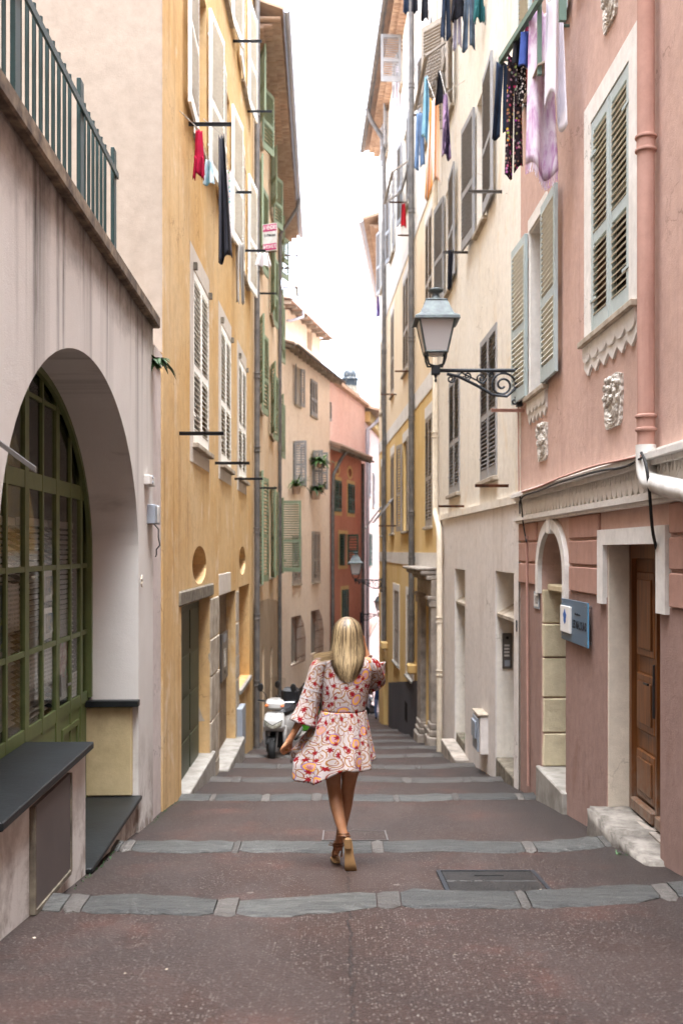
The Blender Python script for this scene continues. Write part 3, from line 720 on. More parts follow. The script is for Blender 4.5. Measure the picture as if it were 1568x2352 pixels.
for a in (11.55, 14.25, 16.85):                            # closed shutters, first floor
    b = a + 1.36
    window(Yl, D_(a), D_(b), E(1.25), E(3.28), 0, 0, M['white_shutter'], True, 0.058, y=0.015, sill=True)
    m = MB()
    for u0, u1, z0, z1 in ((D_(a)-.26, D_(a)-.002, 1.02, 3.52), (D_(b)+.002, D_(b)+.06, 1.02, 3.52), (D_(a), D_(b), 3.285, 3.519), (D_(a)-.001, D_(b)+.001, 1.021, 1.185)): m.box(u0, u1, -0.005, 0.004, E(z0), E(z1))
    Yl.part('window_band', m, M['band'])
    for uu in (D_(a), D_(b)): Yl.part('hinge_pin', MB().box(uu-.03, uu+.03, -.05, -.006, E(3.26), E(3.34)), M['stone_dark'])
for a, b in ((11.62, 12.72), (14.5, 15.45), (17.35, 18.3)):
    window(Yl, D_(a), D_(b), E(4.85), E(6.95), 178, 175, M['white_shutter'], True, 0.058, lw=0.86)
    window(Yl, D_(a), D_(b), E(8.2), E(10.2), 178, 175, M['white_shutter'], False, 0.06, lw=0.86)
Yl.wall(M['yellow'], [(0, E(-5)), (Yl.L, E(-5)), (Yl.L, E(13.2)), (0, E(13.2))], 7.0)
Yl.part('side_wall', MB().box(-0.014, -0.003, 0.004, 7.0, E(1.9), E(13.2)), M['peach_side'])
# doorways
M['door_green'] = simple('dark_olive_door_paint', '#3b3f2b', 0.5, 0.4, 0, 0.2, 6, 0.15)
m = MB().box(D_(10.7), D_(13.03), 0.14, 0.19, gz(12) - 0.6, E(-.61))
dr = Yl.part('door', m, M['door_green'])
for z0, z1 in ((-2.75, -2.25), (-2.2, -1.75), (-1.7, -1.25), (-1.2, -.72)):
    for a, b in ((11.35, 12.1), (12.2, 12.9)): MB().rbox(D_(a), D_(b), 0.128, 0.141, E(z0), E(z1), 0.006).build('door_panel', M['door_green'], dr)
Yl.part('door_lintel', MB().rbox(D_(10.5), D_(13.35), -0.02, 0.17, E(-.598), E(-.43), 0.02), M['stone_dark'])
def blocks(W, u0, u1, z0, z1, n, y0, y1, seed, mat='stone'):
    rb = random.Random(seed); z = z0; hs_ = [rb.uniform(.8, 1.2) for _ in range(n)]; k = (z1 - z0) / sum(hs_)
    for h in hs_:
        bm = bmesh.new(); bmesh.ops.create_cube(bm, size=1); bmesh.ops.subdivide_edges(bm, edges=bm.edges[:], cuts=1, use_grid_fill=True)
        for v in bm.verts:
            c = v.co; v.co = Vector(((u0+u1)/2 + c.x*(u1-u0) + rb.uniform(-.008, .008), (y0+y1)/2 + c.y*(y1-y0) + rb.uniform(-.008, .008), z + (c.z+.5)*(h*k-.012) ))
        bmesh.ops.bevel(bm, geom=[e for e in bm.edges if e.calc_face_angle(0) > .9], offset=0.012, segments=1, affect='EDGES')
        me = bpy.data.meshes.new('stone_block'); bm.to_mesh(me); bm.free(); me.materials.append(M[mat]); me.shade_smooth(); me.set_sharp_from_angle(angle=R(30))
        link('stone_block', me, W.e, (0, 0, -W.zb)); z += h * k
blocks(Yl, D_(13.055), D_(13.95), gz(13.4) - .3, E(-.62), 5, -0.02, 0.2, 1)
blocks(Yl, D_(16.36), D_(16.86), gz(16.5) - .2, E(-.66), 6, -0.01, 0.2, 2)
Yl.part('door_lintel', MB().rbox(D_(14.05), D_(15.55), -0.01, 0.17, E(-.637), E(-.33), 0.01), M['band'])
Yl.part('door', MB().box(D_(14.12), D_(16.34), 0.15, 0.19, gz(15)-.8, E(-.65)).box(D_(15.2), D_(15.24), 0.135, 0.149, gz(15)-.8, E(-.65)), simple('brown_stone_panel', '#6d5c4b', .85, .2, 0, .25, 4, .4, '#8b7a66'))
def doorstep(W, u0, u1, ztop, out, mat, name='doorstep', depth=0.18, zbot=None):
    zb_ = zbot if zbot is not None else min(gz(W.d(u0)), gz(W.d(u1))) - 0.1
    return W.part(name, MB().rbox(u0, u1, -out, depth, zb_, ztop, 0.012), mat)
doorstep(Yl, D_(10.62), D_(13.2), gz(11.9) + 0.16, 0.06, M['marble'])
doorstep(Yl, D_(14.0), D_(16.5), gz(15.1) + 0.18, 0.14, M['marble'])
# intercom in the second doorway
u0, z1 = Yl.at(504, 1458, -0.15); u1, _ = Yl.at(520, 1458, -0.15); z0 = Yl.at(504, 1570, -0.15)[1]
o = MB().rbox(-(u1-u0)/2+.05, (u1-u0)/2-.05, -0.03, 0, 0, z1-z0, 0.006).build('intercom', M['steel'], None, Yl.world((u0+u1)/2, 0.149, z0)); o.rotation_euler = Yl.e.rotation_euler
tag(o, 'long steel intercom panel in the second stone doorway of the yellow house', 'intercom')
for k in range(8): MB().box(-.18, .12, -.036, -.031, (z1-z0)*(.28+.05*k), (z1-z0)*(.305+.05*k)).build('button', M['white_plastic'], o)
MB().lathe([(.03, 0), (.03, .006)], (0, -.03, .12), 10, 'y').build('speaker', M['black'], o)
MB().box(-.22, .22, -.035, -.031, (z1-z0)*.8, (z1-z0)*.97).build('nameplate', M['grey_plastic'], o)
o = fit_box(Yl, 'meter_cabinet', 543, 551, 1628, 1722, 0.1, M['grey_plastic'], 'slim grey meter cabinet under the niche of the yellow house', 'cabinet')
for (X, Y, l) in ((412, 996, .47), (494, 1064, .47), (539, 1100, .46), (434, 286, .48), (531, 442, .32), (535, 95, .46), (568, 256, .46), (558, 576, .4)): bar_out(Yl, X, Y, l)
pipe('drainpipe', [Yl.world(D_(19.6), -0.09, E(13)), Yl.world(D_(19.6), -0.09, gz(19.6) - .1)], 0.055, M['zinc'],
     'dark zinc drainpipe between the yellow house and the green-shuttered house', [Yl.world(D_(19.6), -0.09, E(z)) for z in (8.6, 5.55, 3.45, 2.0, .4, -1.3, -2.6)])

# ---------------------------------------------------------------- orange house with green shutters and tiled eaves
M['orange'] = plaster('faded_orange_limewash', '#d2b694', '#dbc7ac', '#85684a', 0.6, 0.3, 0.9, 0, '#dcbd98')
M['brown_low'] = plaster('bare_brown_render', '#a08b73', '#ae9a82', '#57442f', 0.7, 0.4, 1.4, 0, '#8d7458')
def xL3(d): return -(1.354 + 0.02 * d)
L3 = Wall('green_shuttered_house', (xL3(19.76), 19.76), (xL3(33.6), 33.6), 'faded orange house with sage green shutters and deep tiled eaves', 'house')
T_ = L3.ud
LV3 = [(-.7, 1.65, (170, 172, 168, 172, 168, 88)), (3.05, 4.85, (168, 172, 168, 172, 168, 172)), (6.2, 8.1, (170, 172, 168, 172, 168, 172)), (8.95, 10.35, (165, 160, 165, 160, 165, 160))]
for zi, (z0, z1, an) in enumerate(LV3):
    for k, (a, b) in enumerate(((20.9, 22.1), (26.0, 27.3), (31.3, 32.6))):
        window(L3, T_(a), T_(b), E(z0), E(z1), an[2*k], an[2*k+1], M['green_shutter'], zi == 0 and k == 2, 0.075, pane='pane', frame='green_shutter', lw=0.65)
L3.rhole(T_(22.6), T_(23.5), E(-6.5), E(-2.2), .25); L3.rhole(T_(26.0), T_(27.2), E(-7), E(-2.6), .25)
L3.wall(M['orange'], [(0, E(-7)), (L3.L, E(-7)), (L3.L, E(10.75)), (0, E(10.75))], 7.0)
L3.part('door', MB().box(T_(22.55), T_(23.55), .2, .24, E(-6.4), E(-2.1)).box(T_(25.95), T_(27.25), .2, .24, E(-6.9), E(-2.5)), simple('dark_wood_door', '#4a3526', .7, .3))
L3.part('render_base', MB().sheet([(0.002, E(-6.9)), (L3.L, E(-6.9)), (L3.L, E(-1.9)), (T_(30), E(-1.5)), (T_(25), E(-1.2)), (0.002, E(-1.05))],
        [[(T_(22.6), E(-6.4)), (T_(23.5), E(-6.4)), (T_(23.5), E(-2.2)), (T_(22.6), E(-2.2))], [(T_(26.0), E(-6.8)), (T_(27.2), E(-6.8)), (T_(27.2), E(-2.6)), (T_(26.0), E(-2.6))]], -0.012, 0.012), M['brown_low'])
# eaves: three stepped rows of clay tiles, each tile its own piece, then the gutter
tm = MB(); n = 6
for k in range(n):
    a, b = math.pi * k / n, math.pi * (k+1) / n
    tm.add([(0.1*math.cos(a), -0.36, -0.06*math.sin(a)), (0.1*math.cos(b), -0.36, -0.06*math.sin(b)), (0.1*math.cos(b), 0.2, -0.06*math.sin(b)), (0.1*math.cos(a), 0.2, -0.06*math.sin(a))], [(0, 1, 2, 3)])
    tm.add([(0.1*math.cos(a), -0.36, -0.06*math.sin(a)), (0.1*math.cos(b), -0.36, -0.06*math.sin(b)), (0.085*math.cos(b), -0.36, -0.045*math.sin(b)), (0.085*math.cos(a), -0.36, -0.045*math.sin(a))], [(0, 1, 2, 3)])
tm.add([(-.1, -.36, 0), (.1, -.36, 0), (.1, .2, 0), (-.1, .2, 0)], [(0, 1, 2, 3)])
tile_me = tm.mesh('eave_tile', M['tile'], True, True, 40)
def eave_tiles(W, u0, u1, z, rows=3, step=0.22, mesh=None, pitch=0.215):
    for r in range(rows):
        u = u0 + (0.1 if r % 2 else 0)
        while u < u1:
            W.put('eave_tile', mesh or tile_me, u, 0.16 - r * 0.17, z + r * 0.095); u += pitch
eave_tiles(L3, 0.1, L3.L + 0.2, E(10.42), 3)
L3.part('roof', MB().prism([(0, 0), (L3.L + .3, 0), (L3.L + .3, .05), (0, .05)], 0, 1) if False else MB().add(
    [(-.05, -.62, E(10.72)), (L3.L+.35, -.62, E(10.72)), (L3.L+.35, 5, E(12.6)), (-.05, 5, E(12.6)), (-.05, -.62, E(10.78)), (L3.L+.35, -.62, E(10.78)), (L3.L+.35, 5, E(12.66)), (-.05, 5, E(12.66))],
    [(0,3,2,1),(4,5,6,7),(0,1,5,4),(1,2,6,5),(2,3,7,6),(3,0,4,7)]), M['tile'])
def gutter(W, u0, u1, y, z, r=0.07, mat='zinc_pale', name='gutter'):
    mb = MB(); k = 8; vs = []
    for u in (u0, u1):
        for rr in (r, r - .008):
            for q in range(k + 1):
                a = math.pi + math.pi * q / k; vs.append((u, y + rr*math.cos(a), z + rr*math.sin(a)))
    m_ = k + 1
    fs = [(q, q+1, 2*m_+q+1, 2*m_+q) for q in range(k)] + [(m_+q, m_+q+1, 3*m_+q+1, 3*m_+q) for q in range(k)]
    fs += [(0, m_, 3*m_, 2*m_), (k, m_+k, 3*m_+k, 2*m_+k)] + [(q, q+1, m_+q+1, m_+q) for q in range(k)] + [(2*m_+q, 2*m_+q+1, 3*m_+q+1, 3*m_+q) for q in range(k)]
    return W.part(name, mb.add(vs, fs), M[mat], True)
gutter(L3, -.05, L3.L + .35, -.66, E(10.74), .075, 'zinc_pale')
P = lambda u, y, z: L3.world(u, y, z)
ug = T_(30.2)
pipe('drainpipe', [P(ug, -.66, E(10.66)), P(ug, -.62, E(10.4)), P(ug, -.3, E(9.9)), P(ug, -.1, E(9.6)), P(ug, -.09, E(9.2)), P(ug, -.09, gz(30.5) - .1)], .055, M['zinc'],
     'dark zinc drainpipe bending down from the tiled eaves of the orange house', [P(ug, -.09, E(z)) for z in (7.9, 5, 1.9, -1.2)])
for (X, Y, l) in ((572, 674, .45), (572, 1121, .46), (600, 441, .0)):
    if l: bar_out(L3, X + 12, Y, l)
u, z = L3.at(652, 712); 
bar_out(L3, 640, 709, .42, mat='iron_rust')
# window rack with white poles under the far eaves
for k in range(4): L3.part('drying_pole', MB().tube([(T_(31.2)+k*.3, -.55, E(8.2)), (T_(31.2)+k*.3, -.6, E(9.3))], .03, 6), M['white_paint'])
for z in (8.2, 9.2): L3.part('drying_rail', MB().tube([(T_(31), 0, E(z)), (T_(31), -.6, E(z)), (T_(32.4), -.6, E(z)), (T_(32.4), 0, E(z))], .025, 6), M['iron_rust'])

# ---------------------------------------------------------------- peach house across the bend
M['peach'] = plaster('peach_limewash', '#e4d2bf', '#eadccb', '#b08a66', 0.4, 0.3, 0.8, 0, '#ecdcc8')
M['base_dark'] = plaster('dark_cement_base', '#4f4842', '#5c544c', '#2e2925', 0.5, 0.4)
L4 = Wall('peach_house', (-2.05, 33.7), (-.48, 41), 'peach house with grey shutters, barred windows and planted sills', 'house')
def rect(W, X0, X1, Y0, Y1, off=0.0):
    u0, z1 = W.at(X0, Y0, off); u1 = W.at(X1, Y0, off)[0]; z0 = W.at(X0, Y1, off)[1]; return u0, u1, z0, z1
ze4 = L4.at(655, 795)[1]
for (X0, X1, Y0, Y1, l, r, sm) in ((677, 688, 838, 928, 165, 168, 'grey_shutter'), (712, 726, 869, 953, 0, 0, 'grey_shutter'), (673, 688, 1012, 1112, 95, 168, 'grey_shutter'), (717, 728, 1034, 1122, 95, 100, 'grey_shutter'),
                                   (716, 732, 1220, 1338, 0, 0, 'taupe_shutter'), (671, 689, 1230, 1342, 0, 0, 'taupe_shutter')):
    u0, u1, z0, z1 = rect(L4, X0, X1, Y0, Y1); window(L4, u0, u1, z0, z1, l, r, M[sm], False, 0.085, frame='grey_shutter')
for X0, X1, Y0, Y1 in ((669, 691, 1418, 1530), (714, 733, 1404, 1506)):
    u0, u1, z0, z1 = rect(L4, X0, X1, Y0, Y1); L4.rhole(u0, u1, z0, z1, .2)
    L4.part('pane', MB().box(u0-.02, u1+.02, .17, .18, z0-.02, z1+.02), M['pane_pale'])
    g = L4.part('window_grille', MB().box(u0-.05, u1+.05, -.16, -.145, z0+.25, z0+.28).box(u0-.05, u1+.05, -.16, -.145, z0+.9, z0+.93).box(u0-.05, u1+.05, -.1, -.085, z1-.4, z1-.37), M['iron_rust'])
    for k in range(9):
        uu = u0 + (u1-u0)*k/8
        MB().tube([(uu, .03, z0), (uu, -.15, z0+.05), (uu, -.16, z0+.9), (uu, -.09, z1-.3), (uu, .03, z1)], .013, 5).build('bar', M['iron_rust'], g)
L4.wall(M['peach'], [(0, E(-9)), (L4.L, E(-9)), (L4.L, ze4), (0, ze4)], 6.0)
zb0, zb1 = L4.at(690, 1578)[1], L4.at(725, 1545)[1]; ua, ub_ = L4.at(690, 1578)[0], L4.at(725, 1545)[0]; sl = (zb1-zb0)/(ub_-ua)
L4.part('cement_base', MB().prism([(0.01, E(-9)), (L4.L, E(-9)), (L4.L, zb1 + sl*(L4.L-ub_)), (0.01, zb0 - sl*ua)], -0.02, 0.0), M['base_dark'])
def rafters(W, u0, u1, z, out, y0=0.02, n=12, mat='tile_grey', slope=0.3, pre=''):
    W.part('roof', MB().add([(u0, -out, z), (u1, -out, z), (u1, 3 + y0, z + slope*(3+out)), (u0, 3 + y0, z + slope*(3+out)), (u0, -out, z+.07), (u1, -out, z+.07), (u1, 3 + y0, z+.07 + slope*(3+out)), (u0, 3 + y0, z+.07 + slope*(3+out))],
           [(0,3,2,1),(4,5,6,7),(0,1,5,4),(1,2,6,5),(2,3,7,6),(3,0,4,7)]), M[mat])
    me = MB().add([(-.05, 0, -.12), (.05, 0, -.12), (.05, out+y0, -.12+slope*out), (-.05, out+y0, -.12+slope*out), (-.05, 0, -.004), (.05, 0, -.004), (.05, out+y0, -.004+slope*out), (-.05, out+y0, -.004+slope*out)],
                  [(0,3,2,1),(4,5,6,7),(0,1,5,4),(1,2,6,5),(2,3,7,6),(3,0,4,7)]).mesh('rafter', M['stone_grey'])
    for k in range(n): W.put('rafter', me, u0 + .15 + (u1-u0-.3)*k/(n-1), -out + .03, z)
rafters(L4, -.1, L4.L + .35, ze4 - .08, .5, n=14)
gutter(L4, -.1, L4.L + .35, -.56, ze4 - .06, .06, 'zinc')
# set-back upper storey
u0, z1 = L4.at(640, 690, -1.6); u1 = L4.at(737, 760, -1.6)[0]
hu0, hz1 = L4.at(705, 752, -1.6); hu1 = L4.at(717, 752, -1.6)[0]; hz0 = L4.at(705, 800, -1.6)[1]
m = MB().sheet([(u0, ze4 - .3), (u1, ze4 - .3), (u1, z1), (u0, z1)], [[(hu0, hz0), (hu1, hz0), (hu1, hz1), (hu0, hz1)]], 1.6, .25)
m.add([(u0, 1.6, ze4-.3), (u1, 1.6, ze4-.3), (u1, 6, ze4-.3), (u0, 6, ze4-.3), (u0, 1.6, z1), (u1, 1.6, z1), (u1, 6, z1), (u0, 6, z1)], [(1,2,6,5), (0,4,7,3), (4,5,6,7), (2,3,7,6)])
up = L4.part('upper_storey', m, M['peach'])
MB().box(hu0-.02, hu1+.02, 1.83, 1.84, hz0-.02, hz1+.02).build('pane', M['pane_pale'], up)
mb = MB().add([(u0-.2, 1.1, z1), (u1+.5, 1.1, z1), (u1+.5, 6, z1+1.2), (u0-.2, 6, z1+1.2), (u0-.2, 1.1, z1+.08), (u1+.5, 1.1, z1+.08), (u1+.5, 6, z1+1.28), (u0-.2, 6, z1+1.28)], [(0,3,2,1),(4,5,6,7),(0,1,5,4),(1,2,6,5),(2,3,7,6),(3,0,4,7)])
mb.build('upper_roof', M['tile_grey'], up)
for k in range(9): MB().box(u0+.1+k*(u1-u0)/8.2, u0+.2+k*(u1-u0)/8.2, 1.14, 1.62, z1-.11, z1-.002).build('rafter', M['stone_grey'], up)
MB().tube([(u0+1.9, 1.08, z1+.02), (u0+1.9, 1.1, z1-.25), (u0+1.4, 1.5, z1-.5), (u0+1.1, 1.55, z1-.55)], .06, 8).build('gutter_outlet', M['zinc_pale'], up)

# ---------------------------------------------------------------- dark red house
M['red'] = plaster('deep_red_limewash', '#b97a64', '#c28a74', '#4d241c', 0.5, 0.3, 0.9)
M['paleyellow'] = plaster('pale_yellow_painted_surround', '#d0b583', '#c7a974', '#8d7148', 0.3)
L5 = Wall('dark_red_house', (-.47, 41.02), (.93, 46.4), 'dark red house with yellow window surrounds and small oval windows', 'house')
ze5 = L5.at(757, 1028)[1]
for X0, X1, Y0, Y1 in ((768, 780, 1060, 1093), (797, 809, 1070, 1101)):
    pl = ell(L5, X0+2, X1-2, Y0+6, Y1-6); L5.hole(pl, .2)
    out_ = ell(L5, X0, X1, Y0, Y1)
    mm = MB().sheet(out_, [pl], -0.015, 0.013); mm.add([(a, -.015, b) for a, b in out_] + [(a, 0, b) for a, b in out_], [(i, (i+1) % 28, 28+(i+1) % 28, 28+i) for i in range(28)])
    L5.part('oval_surround', mm, M['paleyellow'])
    us = [a for a, b in pl]; zs = [b for a, b in pl]; L5.part('oval_pane', MB().box(min(us)-.05, max(us)+.05, .18, .19, min(zs)-.05, max(zs)+.05), M['tile'])
for X0, X1, Y0, Y1, l, r in ((767, 782, 1101, 1174, 0, 0), (798, 812, 1110, 1178, 0, 0), (779, 796, 1226, 1299, 150, 60), (784, 798, 1355, 1440, 0, 0)):
    u0, u1, z0, z1 = rect(L5, X0, X1, Y0, Y1); window(L5, u0, u1, z0, z1, l, r, M['dkgreen_shutter'], False, 0.1, frame='dkgreen_shutter', sill=False)
    mm = MB()
    for a, b, c, d in ((u0-.16, u0-.002, z0-.16, z1+.16), (u1+.002, u1+.16, z0-.16, z1+.16), (u0-.001, u1+.001, z1+.002, z1+.159), (u0-.001, u1+.001, z0-.159, z0-.002)): mm.box(a, b, -.014, .004, c, d)
    L5.part('window_surround', mm, M['paleyellow'])
L5.wall(M['red'], [(0, E(-10)), (L5.L, E(-10)), (L5.L, ze5), (0, ze5)], 5.0)
rafters(L5, -.1, L5.L + .3, ze5 - .06, .45, n=10, slope=.32)
eave = MB().tube([(0, 0, 0), (0, 2.4, 0)], .09, 6).mesh('roof_tile', M['tile_grey'], True)
for k in range(28): L5.put('roof_tile', eave, -.05 + k*.212, -.5, ze5 + .06, (math.atan(.32), 0, 0))
gutter(L5, -.1, L5.L + .3, -.5, ze5 - .06, .07, 'stone_dark')
up_ = L5.at(763, 1040)[0]
pipe('drainpipe', [L5.world(up_+.3, -.5, ze5-.12), L5.world(up_+.15, -.3, ze5-.5), L5.world(up_-.25, -.12, ze5-1.1), L5.world(up_-.3, -.1, ze5-2), L5.world(up_-.3, -.1, gz(41.5)-.2)], .075, M['zinc'], 'grey drainpipe at the corner between the peach and dark red houses', [L5.world(up_-.3, -.1, ze5-k) for k in (3.2, 6.5)])
pipe('drainpipe', [L5.world(L5.L-.1, -.1, ze5-.2), L5.world(L5.L-.1, -.1, gz(46)-.2)], .075, M['zinc'], 'grey drainpipe at the far edge of the dark red house', [])
# pink house above and beyond it
M['pinkfar'] = plaster('washed_pink_limewash', '#d5b0a5', '#ddc0b6', '#a88276', 0.35, 0.25, 0.9, 0, '#e2c4b9')
L6 = Wall('pink_gabled_house', (-.55, 42.2), (1.05, 48.0), 'washed pink house rising behind the dark red one', 'house')
zl, zr_ = L6.at(745, 897)[1], L6.at(838, 933)[1]; ul, ur = L6.at(730, 897)[0], L6.at(838, 933)[0]
u0, u1, z0, z1 = rect(L6, 742, 752, 924, 962); window(L6, u0, u1, z0, z1, 90, 172, M['grey_shutter'], False, .1)
L6.wall(M['pinkfar'], [(ul, E(-10)), (ur, E(-10)), (ur, zr_), (ul, zl + .6)], 5.0, side=False)
L6.part('verge', MB().prism([(ul, zl+.6), (ur+.3, zr_ - .05), (ur+.3, zr_+.1), (ul, zl+.78)], -.25, 1.5), M['tile'])
L7 = Wall('pink_side_house', (L6.world(ur, 0, 0).x + .001, L6.world(ur, 0, 0).y), (3.3, 64), 'pale pink house side receding round the bend', 'house')
for X0, X1, Y0, Y1, l, r in ((846, 849.5, 1062, 1140, 0, 0), (855, 859, 1085, 1165, 0, 0), (842.5, 846, 985, 1028, 0, 0), (847, 853, 1225, 1300, 0, 0)):
    u0, u1, z0, z1 = rect(L7, X0, X1, Y0, Y1); window(L7, u0, u1, z0, z1, l, r, M['dkgreen_shutter' if Y0 > 1200 else 'grey_shutter'], False, .12)
ze7 = L7.at(834, 940)[1]
L7.wall(M['pinkfar'], [(0, E(-12)), (L7.L, E(-12)), (L7.L, ze7), (0, ze7)], 4.0)
L7.part('cornice', MB().prism([(0, ze7-.5), (L7.L, ze7-.5), (L7.L, ze7), (0, ze7)], -.25, .0), M['paleyellow'])
L7.part('roof', MB().add([(-.2, -.75, ze7-.02), (L7.L, -.75, ze7-.02), (L7.L, 4, ze7+1.3), (-.2, 4, ze7+1.3), (-.2, -.75, ze7+.12), (L7.L, -.75, ze7+.12), (L7.L, 4, ze7+1.44), (-.2, 4, ze7+1.44)], [(0,3,2,1),(4,5,6,7),(0,1,5,4),(1,2,6,5),(2,3,7,6),(3,0,4,7)]), M['tile'])
gutter(L7, -.2, L7.L, -.82, ze7 + .02, .09, 'zinc_pale')
pipe('drainpipe', [L7.world(.5, -.8, ze7-.06), L7.world(.3, -.5, ze7-.5), L7.world(.0, -.12, ze7-.9), L7.world(0, -.12, ze7-2), L7.world(0, -.12, gz(48)-.2)], .09, M['zinc_pale'], 'pale drainpipe bending down at the corner of the pale pink house', [])
pipe('drainpipe', [L7.world(7.2, -.8, ze7-.06), L7.world(7, -.4, ze7-.6), L7.world(6.8, -.12, ze7-1), L7.world(6.8, -.12, gz(54)-.2)], .09, M['zinc'], 'grey drainpipe halfway along the pale pink house side', [])
# far end of the street and the dome
Fh = Wall('far_cream_house', (1.0, 70), (9, 68), 'pale cream house closing the far end of the street', 'house')
M['far'] = plaster('pale_cream_far_wall', '#e0d4c0', '#e6dcca', '#a08c72', 0.3)
for k in range(3):
    for j in range(5): window(Fh, .9 + k*1.9, 1.9 + k*1.9, E(-7 + j*3.0), E(-5 + j*3.0), 160, 160, M['green_shutter'] if j > 2 else M['tile'], False, .14)
Fh.wall(M['far'], [(0, E(-12)), (Fh.L, E(-12)), (Fh.L, E(9)), (0, E(9))], 4.0)
c = on_depth(803, 912, 125); k = 125 / FPX * 1.12
dm = empty('church_dome', (c.x, c.y, gz(125))); tag(dm, 'small patterned church dome with a finial above the rooftops', 'dome')
zb = c.z - dm.location.z
def dome_mat():
    b = NB('patterned_glazed_dome_tiles', .5, .4); p = b.obj(); v = b.n('TexVoronoi', Scale=2.6); b.set(v.inputs['Vector'], p)
    b.color(b.mix(b.ramp(v.outputs['Distance'], .28, .36), lin('#6b675f'), lin('#33373a'))); return b.m
MB().lathe([(24*k, 0), (24*k, zb-3*k), (22*k, zb+0), (21*k, zb+8*k), (17*k, zb+10*k), (15*k, zb+22*k)], (0, 0, 0), 16).build('drum', M['stone_dark'], dm, None, True)
MB().lathe([(15*k, zb+22*k), (16*k, zb+26*k), (16.5*k, zb+34*k), (18*k, zb+36*k), (17*k, zb+39*k), (13*k, zb+40*k), (14*k, zb+44*k), (13.5*k, zb+49*k), (11*k, zb+54*k), (6*k, zb+58*k), (2*k, zb+61*k)], (0, 0, 0), 18).build('cupola', dome_mat(), dm, None, True)
MB().lathe([(1.2*k, zb+60*k), (1*k, zb+70*k), (2.6*k, zb+72*k), (3*k, zb+75*k), (1*k, zb+78*k)], (0, 0, 0), 8).build('finial', M['stone_grey'], dm, None, True)
# ================================================================ RIGHT SIDE
# unseen house added behind the viewer to cut light from the rear
Bk = Wall('uphill_blocker', (9.0, -6.2), (-9.0, -6.2), 'added unseen house blocking light across the top of the alley', 'house', gz(-6.2))
M['uphill'] = plaster('pale_blocker_render', '#d2c3ae', '#d9ccb9', '#9a8870', .3)
for k in range(5):
    for j in range(3): window(Bk, 2.2 + k*3.0, 3.3 + k*3.0, E(1.2 + j*3.6), E(3.2 + j*3.6), 0, 0, M['grey_shutter'], False, .07, y=0.0)
Bk.wall(M['uphill'], [(0, E(-3)), (Bk.L, E(-3)), (Bk.L, E(13)), (0, E(13))], 4.0)
M['pink'] = plaster('terracotta_pink_render', '#bb9b8d', '#c3a598', '#8a6a60', 0.35, 0.35, 0.8)
M['pink_low'] = plaster('terracotta_pink_rustication', '#ae8778', '#b79385', '#7b5b50', 0.4, 0.3, 1.0)
M['cream_stone'] = plaster('cream_washed_stone', '#d6c9aa', '#ccbe9e', '#8d7a58', 0.35, 0.6)
M['reveal'] = plaster('cream_door_reveal', '#d6cbbb', '#ccc0ae', '#8d7d69', 0.35, 0.3)
M['wood'] = None
def wood_mat():
    b = NB('varnished_brown_wood', 0.42, 0.45); p = b.pos()
    n1 = b.noise(b.map(p, (30, 30, 1.6)), 1.0, 5, 0.6, 0.4)
    col = b.mix(b.ramp(n1, .35, .68), lin('#7a4a22'), lin('#4a2a13')); 
    z = b.sep(p)[2]; worn = b.math('MULTIPLY', b.ramp(z, E(-2.1), E(-1.55), 1, 0), b.ramp(b.noise(p, 9, 5, .7), .35, .6))   # bleached, bare timber at the foot of the door
    col = b.mix(worn, col, lin('#7d7065')); b.color(col); b.bump(n1, .2, .004); return b.m
M['wood'] = wood_mat()
R1 = Wall('pink_house', (2.106, 11.72), (2.26, -4.0), 'terracotta pink house with scalloped white stucco and blue-grey shutters', 'house')
Q = R1.ud
BS, CS = M['blue_shutter'], M['cream_shutter']
# closed window with scalloped apron
window(R1, Q(8.47), Q(7.39), E(1.82), E(3.64), 0, 0, BS, True, .052, y=0.0, slatmat=CS, sill=False)
window(R1, Q(11.13), Q(10.3), E(1.72), E(3.56), 178, 179, BS, True, .052, y=-0.05, slatmat=CS, sill=False, lw=.72, frame='white_paint', pane='pane_pale', depth=.3)
window(R1, Q(10.9), Q(9.75), E(5.0), E(6.9), 178, 178, BS, True, .055, slatmat=CS, lw=.58)
window(R1, Q(8.47), Q(7.39), E(5.0), E(6.9), 178, 178, BS, False, .055, slatmat=CS)
R1.part('reveal_lining', MB().box(Q(11.13)-.003, Q(11.13)+.012, -.004, .26, E(1.73), E(3.55)).box(Q(10.3)-.012, Q(10.3)+.003, -.004, .26, E(1.73), E(3.55)).box(Q(11.13)+.013, Q(10.3)-.013, -.004, .26, E(3.54), E(3.556)), M['white_trim'])
def surround(W, u0, u1, z0, z1, bl, br, bt, mat, out=.022, low=0.0):
    m = MB()
    for a, b, c, d in ((u0-bl, u0-.002, z0-low, z1+bt), (u1+.002, u1+br, z0-low, z1+bt), (u0-.001, u1+.001, z1+.002, z1+bt-.001)): m.box(a, b, -out, .003, c, d)
    return W.part('window_surround', m, mat)
surround(R1, Q(8.47), Q(7.39), E(1.82), E(3.64), .22, .2, .19, M['white_trim'], low=.06)
surround(R1, Q(11.13), Q(10.3), E(1.72), E(3.56), .05, .05, .14, M['white_trim'], low=.02)
